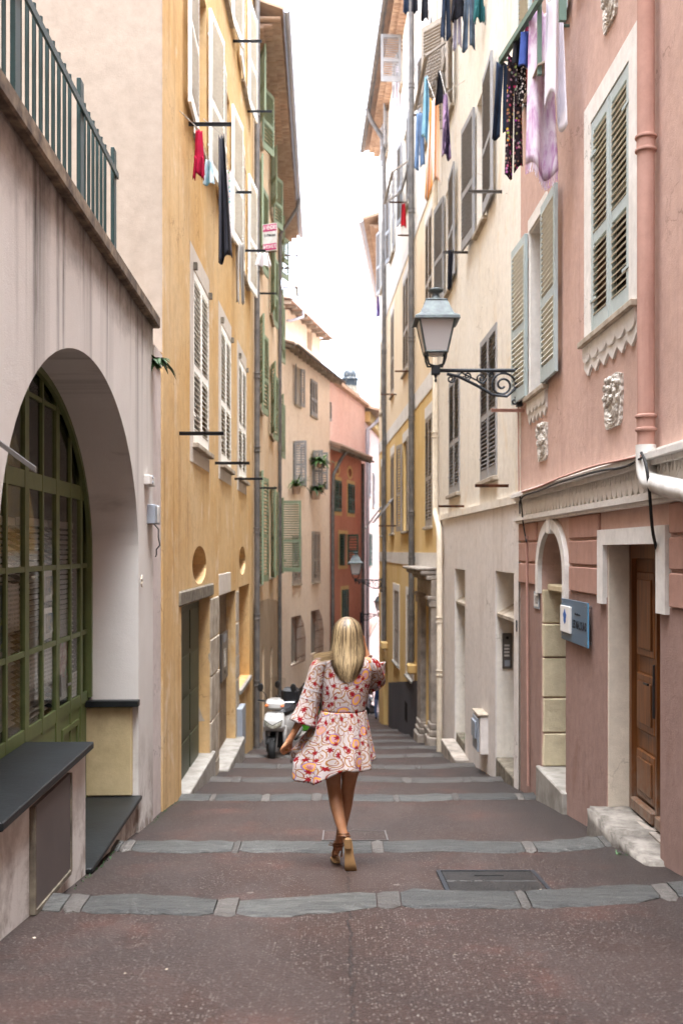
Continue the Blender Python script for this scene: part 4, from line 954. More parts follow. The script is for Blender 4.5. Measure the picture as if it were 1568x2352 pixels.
def apron(W, u0, u1, zt, h, n):
    """window apron: a straight sill, a row of scallops, then a row of pointed teeth"""
    w_ = (u1-u0)/n
    saw = [(u0, zt)] + [q for k in range(n) for q in ((u0+k*w_, zt-h*.72), (u0+(k+.5)*w_, zt-h))] + [(u1, zt-h*.72), (u1, zt)]
    W.part('apron', MB().prism(saw, -.02, .003), M['white_trim'])
    sc = MB(); pts = [(-w_/2, 0), (w_/2, 0)] + [(w_/2*math.cos(a), -h*.30 - h*.26*math.sin(a)) for a in [math.pi*k/8 for k in range(9)]]
    me = MB().prism(pts, -.036, -.021).mesh('scallop', M['white_trim'])
    for k in range(n): W.put('scallop', me, u0+(k+.5)*w_, 0, zt-.005)
    W.part('sill', MB().rbox(u0-.03, u1+.03, -.075, .2, zt-.01, zt+.045, .008), M['stone'])
apron(R1, Q(8.7), Q(7.2), E(1.775), .27, 6)
apron(R1, Q(11.2), Q(10.25), E(1.675), .27, 5)
# carved medallions
def relief_mat():
    b = NB('carved_white_stucco', .9, .2); p = b.obj(); v = b.n('TexVoronoi', Scale=26.0); b.set(v.inputs['Vector'], p)
    b.color(b.mix(b.ramp(v.outputs['Distance'], .3, .7), lin('#d2ccc2'), lin('#b3aaa0')))
    b.bump(b.math('SUBTRACT', 1.0, v.outputs['Distance']), 1.0, .02); return b.m
rm_ = relief_mat()
def medallion(X0, X1, Y0, Y1, seed):
    u0, z1 = R1.at(X0, Y0); u1, zq = R1.at(X1, Y0); z0 = R1.at(X0, Y1)[1]; z1 = (z1 + zq)/2 + .0
    z1 = R1.at((X0+X1)/2, Y0)[1]; z0 = R1.at((X0+X1)/2, Y1)[1]
    rr = random.Random(seed); w_, h_ = (u1-u0)/2, (z1-z0)/2
    out_ = [(w_*(1+rr.uniform(-.06, .04))*c, h_*(1+rr.uniform(-.03, .03))*s) for c, s in ((-.8, -1), (.7, -1), (.95, -.8), (1, .2), (.95, .85), (.4, 1), (-.5, .95), (-.95, .8), (-1, -.1), (-.98, -.7))]
    o = R1.part('medallion', MB().prism([(a+(u0+u1)/2, b+(z0+z1)/2) for a, b in out_], -.02, .004), rm_)
    n_ = 0
    for k in range(34):                                   # a basket heaped with fruit
        a, b = rr.uniform(-.75, .75), rr.uniform(-.1, .85); r_ = rr.uniform(.022, .04)
        MB().lathe([(r_*math.sin(t), -r_*.8*math.cos(t)) for t in [math.pi*j/4+.01 for j in range(5)]], ((u0+u1)/2+a*w_, -.025, (z0+z1)/2+b*h_), 7, 'y').build('fruit', rm_, o, None, True)
    for k in range(3):
        pts = [((u0+u1)/2 + w_*.7*math.cos(t)*(1-.18*k), -.025, (z0+z1)/2 - h_*.25 + h_*.6*math.sin(t)*(1-.2*k)) for t in [math.pi+math.pi*j/10 for j in range(11)]]
        MB().tube(pts, .012, 6).build('basket_band', rm_, o, None, True)
medallion(1392, 1431, 858, 982, 4); medallion(1237, 1258, 970, 1057, 5); medallion(1388, 1420, -70, 55, 6)
# cornice with fish-scale frieze
cu0, cu1 = 0.0, R1.L
R1.part('cornice', MB().prism([(0, 0)]*0 or [(cu0, E(.315)), (cu1, E(.315)), (cu1, E(.40)), (cu0, E(.40))], -.06, .0).box(cu0, cu1, -.085, -.001, E(.345), E(.375))
        .box(cu0, cu1, -.022, -.001, E(.402), E(.575)).box(cu0, cu1, -.075, -.001, E(.577), E(.612)).box(cu0, cu1, -.12, -.001, E(.614), E(.655)).box(cu0, cu1, -.095, -.001, E(.657), E(.675)), M['white_trim'])
drop = [(0, .17), (.022, .09), (.05, .045), (.062, .02), (.05, -.012), (.02, -.03), (-.02, -.03), (-.05, -.012), (-.062, .02), (-.05, .045), (-.022, .09)]
sc_me = MB().prism(drop, -.042, -.0225).mesh('frieze_scale', M['white_trim'])
sc_me2 = MB().prism([(a*.85, b*.62) for a, b in drop], -.058, -.043).mesh('frieze_scale', M['white_trim'])
u = .08
while u < Q(4.0): R1.put('frieze_scale', sc_me, u, 0, E(.43)); R1.put('frieze_scale', sc_me2, u + .068, .018, E(.47)); u += .136
# rusticated courses between the openings
for (a, b) in ((0.0, Q(10.74)), (Q(9.24), Q(8.22)), (Q(6.5), R1.L)):
    for z0, z1 in ((-.368, -.145), (-.122, .088), (.112, .312)): R1.part('rusticated_course', MB().rbox(a + .003, b - .003, -.026, .004, E(z0), E(z1), .008), M['pink_low'])
# arched doorway
ac2, aw2 = Q(9.99), .56
ar = [(ac2 + aw2*math.cos(t), E(-.22) + .43*math.sin(t)) for t in [math.pi*k/20 for k in range(21)]]
R1.hole([(ac2+aw2, E(-5))] + ar + [(ac2-aw2, E(-5))], .36)
aro = [(ac2 + (aw2+.12)*math.cos(t), E(-.22) + .54*math.sin(t)) for t in [math.pi*k/20 for k in range(21)]]
R1.part('archivolt', MB().prism([(ac2+aw2+.12, E(-.45))] + aro + [(ac2-aw2-.12, E(-.45)), (ac2-aw2, E(-.45))] + ar[::-1] + [(ac2+aw2, E(-.45))], -.045, .003), M['white_trim'])
R1.part('keystone', MB().rbox(ac2-.06, ac2+.06, -.065, .0, E(.17), E(.335), .01), M['white_trim'])
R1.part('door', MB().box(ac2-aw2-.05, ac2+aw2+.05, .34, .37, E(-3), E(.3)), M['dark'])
def jamb_blocks(W, u, z0, z1, n, y1, seed, mat):
    blocks(W, u - .04, u + .022, z0, z1, n, .012, y1, seed, mat)
jamb_blocks(R1, ac2-aw2, E(-2.28), E(-.40), 5, .35, 11, 'cream_stone')
R1.part('transom_ledge', MB().rbox(ac2-aw2+.002, ac2+aw2-.002, .06, .33, E(-.42), E(-.35), .012), M['cream_stone'])
for k in (0, 1): R1.part('fanlight_bar', MB().obox((ac2-.12+k*.16, .24, E(-.14+k*.1)), (.012, 0, 0), (0, .012, 0), (.1, .02, -.2)), M['steel'])
doorstep(R1, ac2-aw2-.06, ac2+aw2+.04, E(-2.285), .05, M['marble'], 'marble_step', .34, gz(10.0)-.3)
doorstep(R1, ac2-aw2-.05, ac2+aw2+.03, E(-2.36), .035, M['cream_stone'], 'step_riser', .33, gz(10.0)-.35)
# brown double door
M['worn_step'] = simple('worn_grey_white_stone', '#8d867d', .8, .3, 0, .15, 7, .5, '#5d5750')
R1.rhole(Q(8.03), Q(6.72), E(-5), E(.045), .24)
m = MB()
for a, b, c, d in ((Q(8.20), Q(8.032), -.43, .17), (Q(6.718), Q(6.53), -.42, .17), (Q(8.031), Q(6.719), .047, .169)): m.box(a, b, -.04, .003, E(c), E(d))
R1.part('door_surround', m, M['white_trim'])
R1.part('jamb_facing', MB().rbox(Q(8.04), Q(8.03) + .012, .004, .235, E(-2.12), E(.043), .004), M['reveal'])
zd = E(-2.0)
dA, dB = Q(8.03)+.02, Q(6.72)-.01; mid_ = (dA+dB)/2
R1.part('door_frame', MB().box(dA, dA+.06, .17, .25, zd-.1, E(.044)).box(dB-.05, dB, .17, .25, zd-.1, E(.044)).box(dA+.06, dB-.05, .171, .249, E(-.06), E(.043)), M['wood'])
for a, b in ((dA+.062, mid_-.004), (mid_+.004, dB-.052)):
    m = MB().box(a, b, .21, .245, zd-.06, E(-.063)); lf_ = R1.part('door_leaf', m, M['wood'])
    for z0, z1 in ((-1.93, -1.55), (-1.4, -.95), (-.82, -.16)):
        MB().rbox(a+.07, b-.07, .188, .209, E(z0), E(z1), .012).build('door_panel', M['wood'], lf_)
        MB().rbox(a+.12, b-.12, .176, .1885, E(z0)+.06, E(z1)-.06, .008).build('door_panel', M['wood'], lf_)
    MB().rbox(a+.03, b-.03, .15, .209, zd-.05, zd+.05, .012).build('weather_board', M['wood'], lf_)
MB().box(mid_-.02, mid_+.02, .175, .208, zd-.04, E(-.065)).build('astragal', M['wood'], lf_)
MB().rbox(mid_-.05, mid_-.022, .165, .2, E(-1.25), E(-.85), .004).tube([(mid_-.04, .13, E(-1.0)), (mid_-.14, .13, E(-1.0))], .009, 6).build('handle', M['iron'], lf_)
MB().box(mid_-.2, mid_-.14, .184, .187, E(-.36), E(-.32)).build('sticker', simple('blue_sticker', '#4a6ea8', .5), lf_)
rs = random.Random(9)
for a, b, o_, zt in ((8.06, 7.28, .16, -2.06), (7.27, 6.62, .13, -2.075)):
    bm = bmesh.new(); bmesh.ops.create_cube(bm, size=1); bmesh.ops.subdivide_edges(bm, edges=bm.edges[:], cuts=3, use_grid_fill=True)
    u0, u1 = Q(a), Q(b); zb_ = gz(a) - .2
    for v in bm.verts:
        c_ = v.co.copy(); v.co = Vector(((u0+u1)/2 + c_.x*(u1-u0), -o_ + (c_.y+.5)*(o_+.2) + rs.uniform(-.006, .006), zb_ + (c_.z+.5)*(E(zt)-zb_) + rs.uniform(-.005, .005)))
    bmesh.ops.bevel(bm, geom=[e for e in bm.edges if e.calc_face_angle(0) > 1.0], offset=.022, segments=2, affect='EDGES')
    me = bpy.data.meshes.new('stone_step'); bm.to_mesh(me); bm.free(); me.materials.append(M['worn_step']); me.shade_smooth(); link('stone_step', me, R1.e, (0, 0, -R1.zb))
R1.part('threshold', MB().box(dA, dB, .1, .26, E(-2.2), zd-.062), M['stone_grey'])
zn = E(-.376); az = math.sqrt(max(0, 1-((-.376+.22)/.43)**2)) if False else 1.0
M['pink_floor_shaded'] = plaster('dusky_rose_shaded_ground_floor', '#957a70', '#a0857b', '#665049', 0.45, 0.4, 1.3, 0, '#8a6c60')  # dimmer street-level light is put into this darker rose tone
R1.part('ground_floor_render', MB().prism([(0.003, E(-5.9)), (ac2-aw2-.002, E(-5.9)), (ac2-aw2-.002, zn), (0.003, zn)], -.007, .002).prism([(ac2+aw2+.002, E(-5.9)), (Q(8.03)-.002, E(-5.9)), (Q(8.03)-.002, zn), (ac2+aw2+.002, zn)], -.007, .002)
        .prism([(Q(6.72)+.002, E(-5.9)), (R1.L-.003, E(-5.9)), (R1.L-.003, zn), (Q(6.72)+.002, zn)], -.007, .002), M['pink_floor_shaded'])
R1.wall(M['pink'], [(0, E(-6)), (R1.L, E(-6)), (R1.L, E(13)), (0, E(13))], 7.0)
# signs
def plate(W, name, X0, X1, Y0, Y1, out, mat, label, cat):
    u0, zt = W.at(X0, Y0); u1 = W.at(X1, Y0)[0]; zb_ = W.at(X0, Y1)[1]
    o = MB().rbox(-(u1-u0)/2, (u1-u0)/2, -.008, 0, 0, zt-zb_, .0025).build(name, mat, None, W.world((u0+u1)/2, -out, zb_)); o.rotation_euler = W.e.rotation_euler
    tag(o, label, cat); return o, u1-u0, zt-zb_
blue = simple('slate_blue_enamel', '#4c6579', .35, .5, 0, .05)
o, w_, h_ = plate(R1, 'name_plaque', 1301, 1363, 1373, 1466, .045, blue, 'blue glass plaque with a white card between the two doorways', 'plaque')
MB().box(w_/2-.004, w_/2+.002, -.0095, .002, .0, h_).build('glass_edge', simple('bright_glass_edge', '#5f9bc0', .2), o)
for a, b in ((-.44, .1), (-.44, .92), (.44, .08), (.44, .9)): MB().lathe([(.012, 0), (.012, .05), (.009, .053)], (a*w_, .044, b*h_), 10, 'y').build('fixing', M['chrome'], o)
cd = MB().rbox(-.46*w_, -.08*w_, -.028, -.0085, .2*h_, .83*h_, .002).build('card', M['paper'], o)
cx_ = -.27*w_
MB().prism([(cx_+.055*math.cos(t)*(1+.22*math.sin(5*t)), h_*.58+.06*math.sin(t)*(1+.15*math.cos(4*t))) for t in [2*math.pi*k/24 for k in range(24)]], -.030, -.0285).build('emblem', simple('logo_blue', '#1f5aa0', .5), cd)
MB().prism([(cx_-.055, h_*.455), (cx_, h_*.5), (cx_+.055, h_*.455), (cx_, h_*.48)], -.030, -.0285).build('emblem', M['ink'], cd)
lettering('LES MALOUNS', .06, M['ink'], o, (.2*w_, -.0095, .44*h_), .5*w_, True, height=.075)
lettering('Résidence', .03, M['ink'], o, (.14*w_, -.0095, .69*h_), .2*w_)
lettering('MENTON', .02, M['ink'], cd, (cx_, -.0295, .40*h_), .14) if False else None
o, w_, h_ = plate(R1, 'number_plate', 1229, 1241, 1358, 1396, .012, simple('grey_enamel_plate', '#8d99a3', .4, .5), 'small enamel house number plate beside the arched doorway', 'number plate')
MB().rbox(-w_*.42, w_*.42, -.0105, -.0085, h_*.12, h_*.88, .001).build('face', M['paper'], o)
lettering('10', .1, M['ink'], o, (0, -.012, h_*.5), w_*.55, False, height=h_*.5)
# terracotta rain pipe with a white elbow
pu = Q(6.78); W1 = lambda u, y, z: R1.world(u, y, z)
pipe('rain_pipe', [W1(pu, -.085, E(12.5)), W1(pu, -.085, E(.69))], .058, M['terra_pipe'], 'thick terracotta painted rain pipe beside the closed shutters', [W1(pu, -.085, E(z)) for z in (2.77, .87)], None, 20)
el = [W1(pu, -.085, E(.72)), W1(pu, -.085, E(.62))] + [W1(pu + .17*(1-math.cos(t)), -.085, E(.62) - .17*math.sin(t)) for t in [R(80)*k/8 for k in range(1, 9)]] + [W1(pu+.4, -.085, E(.415)), W1(pu+1.8, -.085, E(.20))]
pipe('pipe_elbow', el, .068, M['white_plastic'], 'white plastic elbow under the terracotta rain pipe', [], None, 20, 'pipe')
def cable(W, pts, r, mat, label, out=.03, cat='cable', name='cable'):
    q = [W.world(*(lambda a: (a[0], -(p[2] if len(p) > 2 else out), a[1]))(W.at(p[0], p[1], p[2] if len(p) > 2 else out))) for p in pts]
    # soften
    for _ in range(2):
        n_ = [q[0]]
        for a, b in zip(q[:-1], q[1:]): n_ += [a*.75+b*.25, a*.25+b*.75]
        q = n_ + [q[-1]]
    b0 = q[-1]; o = MB().tube([v-b0 for v in q], r, 6).build(name, mat, None, b0, True); tag(o, label, cat); return o
cable(R1, [(1198, 1130, .13), (1240, 1118, .13), (1270, 1103, .13), (1320, 1085, .13), (1370, 1068, .13), (1420, 1058, .13), (1472, 1047, .13)], .011, M['terra_pipe'], 'pink painted conduit running along the top of the scale cornice', name='conduit', cat='conduit')
cable(R1, [(1193, 1180, .14), (1192, 1140, .14), (1240, 1127, .14), (1275, 1110, .15), (1310, 1100, .14), (1380, 1079, .15), (1430, 1076, .14), (1475, 1050, .14)], .009, M['black'], 'black cable sagging along the top of the scale cornice')
cable(R1, [(1472, 1040, .14), (1483, 1065, .15), (1490, 1120, .14), (1494, 1180, .12), (1498, 1225, .09), (1507, 1262, .03)], .011, M['black'], 'thick black cable hanging down to the brown double door')
cable(R1, [(1193, 1138, .1), (1197, 1160, .1), (1200, 1200, .06), (1208, 1245, .05)], .009, M['black'], 'black cable dropping at the corner of the pink house')
cable(R1, [(1209, 1232, .04), (1210, 1500, .04), (1212, 1805, .04)], .014, M['terra_pipe'], 'thin pink conduit rising from the pavement at the house corner', name='conduit', cat='conduit')
cable(R1, [(1187, 700, .03), (1189, 900, .03), (1191, 1130, .03)], .009, M['terra_pipe'], 'thin pink wire along the upper corner of the pink house')
b_ = bar_out(R1, 1203, 943, .38, mat='terra_pipe')

# ---------------------------------------------------------------- cream house
M['cream'] = plaster('cream_render', '#e0d8ca', '#e5dfd4', '#a08a6a', 0.35, 0.25, 0.7, 0, '#dccdb4')
M['cream_low'] = plaster('pinkish_cream_render', '#d6cec7', '#dcd5cf', '#94816f', 0.4, 0.25, 0.8)
R2 = Wall('cream_house', (1.935, 20.1), (2.104, 11.725), 'tall cream house with long grey louvred shutters', 'house')
C_ = R2.ud; GS = M['grey_shutter']
window(R2, C_(14.62), C_(13.27), E(1.0), E(3.06), 0, 0, GS, True, .056, y=0.0, gr=(.72, .79))
window(R2, C_(18.2), C_(16.85), E(1.0), E(3.06), 0, 0, GS, True, .056, y=0.0)
window(R2, C_(15.0), C_(14.15), E(4.75), E(6.7), 176, 178.5, GS, True, .056, lw=.86, pane='pane_pale')
window(R2, C_(18.75), C_(17.95), E(4.75), E(6.7), 175, 178.5, GS, True, .06, lw=.86, pane='pane_pale')
window(R2, C_(15.0), C_(14.15), E(8.6), E(10.5), 168, 170, GS, False, .06, lw=.8)
window(R2, C_(18.6), C_(17.6), E(7.9), E(10.0), 140, 165, M['taupe_shutter'], False, .06, lw=.6)
R2.rhole(C_(13.3), C_(12.02), E(-6), E(-.27), .34); R2.rhole(C_(17.35), C_(16.1), E(-6), E(-.31), .34)
R2.wall(M['cream'], [(0, E(-6)), (R2.L, E(-6)), (R2.L, E(13)), (0, E(13))], 7.0)
R2.part('ground_floor_render', MB().sheet([(.002, E(-5.9)), (R2.L-.002, E(-5.9)), (R2.L-.002, E(.56)), (.002, E(.60))], [[(C_(13.3), E(-5.8)), (C_(12.02), E(-5.8)), (C_(12.02), E(-.27)), (C_(13.3), E(-.27))], [(C_(17.35), E(-5.8)), (C_(16.1), E(-5.8)), (C_(16.1), E(-.31)), (C_(17.35), E(-.31))]], -.02, .02), M['cream_low'])
R2.part('string_course', MB().prism([(0.001, E(.60)), (R2.L-.003, E(.56)), (R2.L-.003, E(.66)), (0.001, E(.70))], -.05, .0), M['cream'])
for a, b, zt in ((13.3, 12.02, -.27), (17.35, 16.1, -.31)):
    R2.part('door', MB().box(C_(a)-.02, C_(b)+.02, .33, .35, E(-6), E(zt)+.02), M['stone_grey'])
    R2.part('ledge', MB().add([(C_(a)+.002, .0, E(zt-.60)), (C_(b)-.002, .0, E(zt-.60)), (C_(b)-.002, .32, E(zt-.44)), (C_(a)+.002, .32, E(zt-.44)), (C_(a)+.002, .0, E(zt-.56)), (C_(b)-.002, .0, E(zt-.56)), (C_(b)-.002, .32, E(zt-.38)), (C_(a)+.002, .32, E(zt-.38))], [(0,3,2,1),(4,5,6,7),(0,1,5,4),(1,2,6,5),(2,3,7,6),(3,0,4,7)]), M['stone'])
doorstep(R2, C_(13.28), C_(12.04), gz(12.7)+.17, .02, M['stone_dark'], 'doorstep', .32)
doorstep(R2, C_(17.33), C_(16.12), gz(16.7)+.32, .0, M['stone_dark'], 'doorstep', .32)
doorstep(R2, C_(17.5), C_(15.7), gz(16.6)+.17, .24, M['stone_grey'], 'doorstep', .0)
# intercom on the near doorway's jamb
zt, zb_ = E(-1.1), E(-1.57); pz = R2.world(C_(13.3)+.001, .135, zb_)
o = MB().rbox(0, .022, -.065, .065, 0, zt-zb_, .004).build('intercom', M['steel'], None, pz); o.rotation_euler = R2.e.rotation_euler
tag(o, 'steel intercom plate on the jamb of the cream house doorway', 'intercom')
for k in range(4): MB().box(.022, .027, -.04, .03, .16+.045*k, .185+.045*k).build('button', M['white_plastic'], o)
MB().lathe([(.02, 0), (.02, .005)], (.022, 0, .41), 10, 'x').build('camera_eye', M['black'], o)
MB().box(.022, .026, -.035, .035, .03, .11).build('speaker', M['grey_plastic'], o)
u, zt = R2.at(1112, 1652)
o = MB().rbox(-.27, .27, -.12, .01, 0, .54, .01).build('meter_housing', M['cream_low'], None, R2.world(C_(14.15), -.012, gz(14.15)+.28)); o.rotation_euler = R2.e.rotation_euler
tag(o, 'cream meter housing with a pale lid low on the cream house wall', 'meter box')
MB().rbox(-.24, .22, -.15, -.121, .03, .50, .008).build('meter_door', M['grey_plastic'], o); MB().rbox(-.17, .15, -.18, -.151, .2, .45, .008).build('meter_cover', M['grey_plastic'], o)
MB().rbox(-.29, .29, -.15, .0, .541, .565, .006).build('lid', M['stone'], o)
t8 = text_mesh('8', .2, .002); t8.materials.clear(); t8.materials.append(M['ink'])
u8, z8 = R2.at(1190, 1439); o = link('house_number', t8, None, R2.world(u8, -.024, z8), (R(90), 0, R2.e.rotation_euler[2])); tag(o, 'painted house number eight near the cream house doorway', 'house number')
for (X, Y, l, mt) in ((1152, 441, .44, 'zinc'), (1074, 580, .4, 'zinc'), (1167, 1116, .42, 'iron_rust'), (1065, 1163, .42, 'iron_rust')): bar_out(R2, X, Y, l, .016, mt)
W2 = R2.world
pipe('drainpipe', [W2(C_(19.75), -.09, E(12)), W2(C_(19.75), -.09, E(.85)), W2(C_(19.6), -.1, E(.7)), W2(C_(18.9), -.12, E(.45)), W2(C_(18.75), -.12, E(.25)), W2(C_(18.75), -.12, gz(18.7)-.05)], .055, M['cream_pipe'], 'cream painted drainpipe kinking beside the stone portal', [W2(C_(19.75), -.09, E(2.3)), W2(C_(18.75), -.12, E(-1.3)), W2(C_(18.75), -.12, E(-2.3)), W2(C_(19.75), -.09, E(9.9))])

# ---------------------------------------------------------------- ochre house with white bands
def ochre_mat():
    b = NB('banded_ochre_limewash', .92, .15); p = b.pos(); z = b.sep(p)[2]
    low = b.mix(b.ramp(b.noise(p, .7, 6, .6), .35, .66), lin('#d2b070'), lin('#dbbf8b'))
    midc = b.mix(b.ramp(b.noise(p, .7, 6, .6), .35, .66), lin('#e0cbab'), lin('#e5d3b8'))
    hi = b.mix(b.ramp(b.noise(p, .7, 6, .6), .35, .66), lin('#e8dfd0'), lin('#ece5d9'))
    col = b.mix(b.ramp(z, E(3.6), E(3.62)), low, midc); col = b.mix(b.ramp(z, E(7.75), E(7.77)), col, hi)
    st = b.math('MULTIPLY', b.ramp(b.noise(b.map(p, (7, 7, .35)), 1, 5, .6), .5, .78), b.ramp(b.noise(p, .8, 3), .38, .66))
    b.color(b.mix(b.math('MULTIPLY', st, .45), col, lin('#8a6232')))
    b.bump(b.math('ADD', b.noise(p, 95, 4, .7), b.math('MULTIPLY', b.noise(p, 7, 5, .6), 2.2)), .25, .012); return b.m
M['ochre'] = ochre_mat()
M['greybase'] = plaster('dark_grey_painted_base', '#4e4c4f', '#58565a', '#333134', 0.4)
def xR3(d): return 2.73 - 0.0395 * d
R3 = Wall('ochre_house', (xR3(35.4), 35.4), (xR3(20.15), 20.15), 'ochre house with white bands, a stone portal and a grey base', 'house')
H_ = R3.ud; TS = M['taupe_shutter']
for X0, X1, Y0, Y1 in ((934, 948, 1365, 1548), (904, 916, 1354, 1515), (876, 883, 1345, 1480)):
    u0, u1, z0, z1 = rect(R3, X0, X1, Y0, Y1); window(R3, u0, u1, z0, z1, 0, 0, TS, X0 > 930, .07, y=0.02, sillmat='marble'); surround(R3, u0, u1, z0, z1, .2, .16, .2, M['white_trim'], .012, .1)
for a, b, l, r in ((22.0, 20.9, 0, 0), (26.9, 25.6, 172, 178), (30.6, 29.6, 0, 0), (34.4, 33.6, 0, 0)):
    window(R3, H_(a), H_(b), E(.52), E(2.9), l, r, TS, a < 23, .07, y=0.0 if l == 0 else -.045, lw=None if l == 0 else .6, pane='pane_pale'); R3.part('window_lintel', MB().box(H_(a)-.12, H_(b)+.12, -.012, .003, E(2.905), E(3.15)), M['white_trim'])
    window(R3, H_(a), H_(b), E(4.7), E(7.2), 0, 0, TS, False, .08, y=0.0, pane='pane_pale'); R3.part('window_lintel', MB().box(H_(a)-.12, H_(b)+.12, -.012, .003, E(7.205), E(7.42)), M['white_trim'])
    window(R3, H_(a), H_(b), E(8.9), E(11.1), 172, 178, M['grey_shutter'], False, .08, lw=.55, pane='pane_pale')
window(R3, H_(27.9), H_(27.0), E(12.7), E(14.0), 170, 92, M['grey_shutter'], True, .06, lw=.56)
window(R3, H_(32.5), H_(31.6), E(12.7), E(14.0), 170, 165, M['grey_shutter'], False, .08, lw=.5)
R3.rhole(H_(21.95), H_(20.6), E(-7), E(-1.15), .3)
gz_ = lambda d: gz(d)
R3.rhole(H_(33.4), H_(31.9), E(-9), E(-3.6), .3)
R3.wall(M['ochre'], [(0, E(-10)), (R3.L, E(-10)), (R3.L, E(14.35)), (0, E(14.35))], 7.0)
for z0, z1 in ((3.42, 3.8), (7.6, 7.95), (-.36, -.04), (11.6, 11.9)): R3.part('painted_band', MB().box(.002, R3.L-.002, -.014, .003, E(z0), E(z1)), M['white_trim'])
zt = lambda d: E(-3.0 - (d-23)*.1375)
R3.part('grey_base', MB().prism([(H_(31.2), E(-9)), (H_(22.75), E(-9)), (H_(22.75), zt(22.75)), (H_(31.2), zt(31.2))], -.03, .003), M['greybase'])
R3.part('cellar_vent', MB().box(H_(26.2), H_(25.6), -.034, -.029, gz(26)+.35, gz(26)+.85), M['dark'])
R3.part('door', MB().box(H_(33.5), H_(31.8), .27, .29, E(-9), E(-3.5)), M['stone_grey']); R3.part('door', MB().box(H_(22.0), H_(20.55), .27, .29, E(-7), E(-1.1)), M['stone_grey'])
# stone portal
G = M['stone_grey']
for a, b in ((22.62, 21.97), (20.58, 20.17)):
    zf = gz((a+b)/2)
    R3.part('pilaster', MB().rbox(H_(a), H_(b), -.12, .02, zf+.5, E(-1.15), .01), G)
    R3.part('pilaster_base', MB().rbox(H_(a)-.05, H_(b)+.04, -.2, .02, zf-.2, zf+.22, .02).rbox(H_(a)-.02, H_(b)+.02, -.165, .02, zf+.221, zf+.36, .03).rbox(H_(a)-.01, H_(b)+.01, -.145, .02, zf+.361, zf+.5, .02), G)
    R3.part('capital', MB().rbox(H_(a)-.03, H_(b)+.02, -.16, .02, E(-1.149), E(-1.0), .02).rbox(H_(a)-.06, H_(b)+.02, -.2, .02, E(-.999), E(-.92), .015), G)
R3.part('entablature', MB().rbox(H_(22.65), H_(20.16), -.12, .02, E(-.918), E(-.60), .01), G)
R3.part('portal_cornice', MB().rbox(H_(22.75), H_(20.16), -.22, .02, E(-.598), E(-.50), .02).rbox(H_(22.9), H_(20.16), -.34, .02, E(-.499), E(-.40), .03).rbox(H_(23.0), H_(20.16), -.42, .02, E(-.399), E(-.345), .015), G)
doorstep(R3, H_(21.96), H_(20.6), gz(21)+.25, .05, M['stone_grey'], 'doorstep', .26, gz(21.5)-.3)
W3 = R3.world
pipe('drainpipe', [W3(H_(24.0), -.1, E(14)), W3(H_(24.0), -.1, E(-2.7))], .07, M['zinc'], 'dark zinc drainpipe between the ochre shutters and the portal', [W3(H_(24.0), -.1, E(z)) for z in (11.2, 8.2, 5.1, 3.2, .9, -.2, -1.6)])
R3.part('pipe_corbel', MB().rbox(H_(24.2), H_(23.8), -.2, .0, E(-2.95), E(-2.72), .03), M['ochre'])
pipe('drainpipe', [W3(H_(32.0), -.66, E(14.2)), W3(H_(32.0), -.5, E(13.8)), W3(H_(32.0), -.12, E(13.2)), W3(H_(32.0), -.1, E(12.6)), W3(H_(32.0), -.1, E(-2.9))], .07, M['zinc'], 'dark zinc drainpipe near the far end of the ochre house', [W3(H_(32.0), -.1, E(z)) for z in (9.6, 6.4, 3.5, .6, -1.2)])
R3.part('pipe_corbel', MB().rbox(H_(32.2), H_(31.8), -.2, .0, E(-3.15), E(-2.92), .03), M['ochre'])
eave_tiles(R3, .05, H_(23.5), E(14.05), 2)
R3.part('roof', MB().add([(-.3, -.52, E(14.3)), (R3.L, -.52, E(14.3)), (R3.L, 5, E(16)), (-.3, 5, E(16)), (-.3, -.52, E(14.37)), (R3.L, -.52, E(14.37)), (R3.L, 5, E(16.1)), (-.3, 5, E(16.1))], [(0,3,2,1),(4,5,6,7),(0,1,5,4),(1,2,6,5),(2,3,7,6),(3,0,4,7)]), M['tile_grey'])
gutter(R3, -.3, R3.L, -.58, E(14.32), .08, 'zinc')
def flap(W, u0, u1, z, out, drop, mat, n=7):
    """lower shutter panel pushed outwards on its top hinge"""
    L_ = math.hypot(out, drop); ax = Vector((0, -out/L_, -drop/L_)); nn = Vector((0, drop/L_, -out/L_))
    m = MB(); c = Vector(((u0+u1)/2, -.03, z)); w_ = (u1-u0)/2
    for t0, t1 in ((0, .07), (L_-.07, L_)): m.obox(c+ax*(t0+t1)/2, (w_, 0, 0), ax*(t1-t0)/2, nn*.016)
    for s in (-1, 1): m.obox(c+Vector((s*(w_-.035), 0, 0))+ax*L_/2, (.035, 0, 0), ax*(L_/2-.07), nn*.0155)
    o = W.part('shutter_flap', m, mat)
    for k in range(n): MB().obox(c+ax*(.1+(L_-.2)*(k+.5)/n), (w_-.07, 0, 0), (ax*.7+nn*.7)*.03, (ax*-.7+nn*.7)*.005).build('slat', mat, o)
flap(R3, H_(30.6), H_(29.6), E(1.55), .55, .7, GS); flap(R3, H_(34.4), H_(33.6), E(1.5), .55, .75, GS)
flap(R2, C_(19.6), C_(17.4), E(9.0), .5, .35, M['taupe_shutter']); flap(R3, H_(26.9), H_(24.6), E(9.7), .5, .35, M['taupe_shutter'])
for (X, Y, l) in ((945, 853, .42), (910, 906, .45), (944, 541, .35), (980, 265, .3), (943, 700, 0), (912, 1208, .55), (930, 465, .42)):
    if l: bar_out(R3, X, Y, l, .016, 'iron_rust')
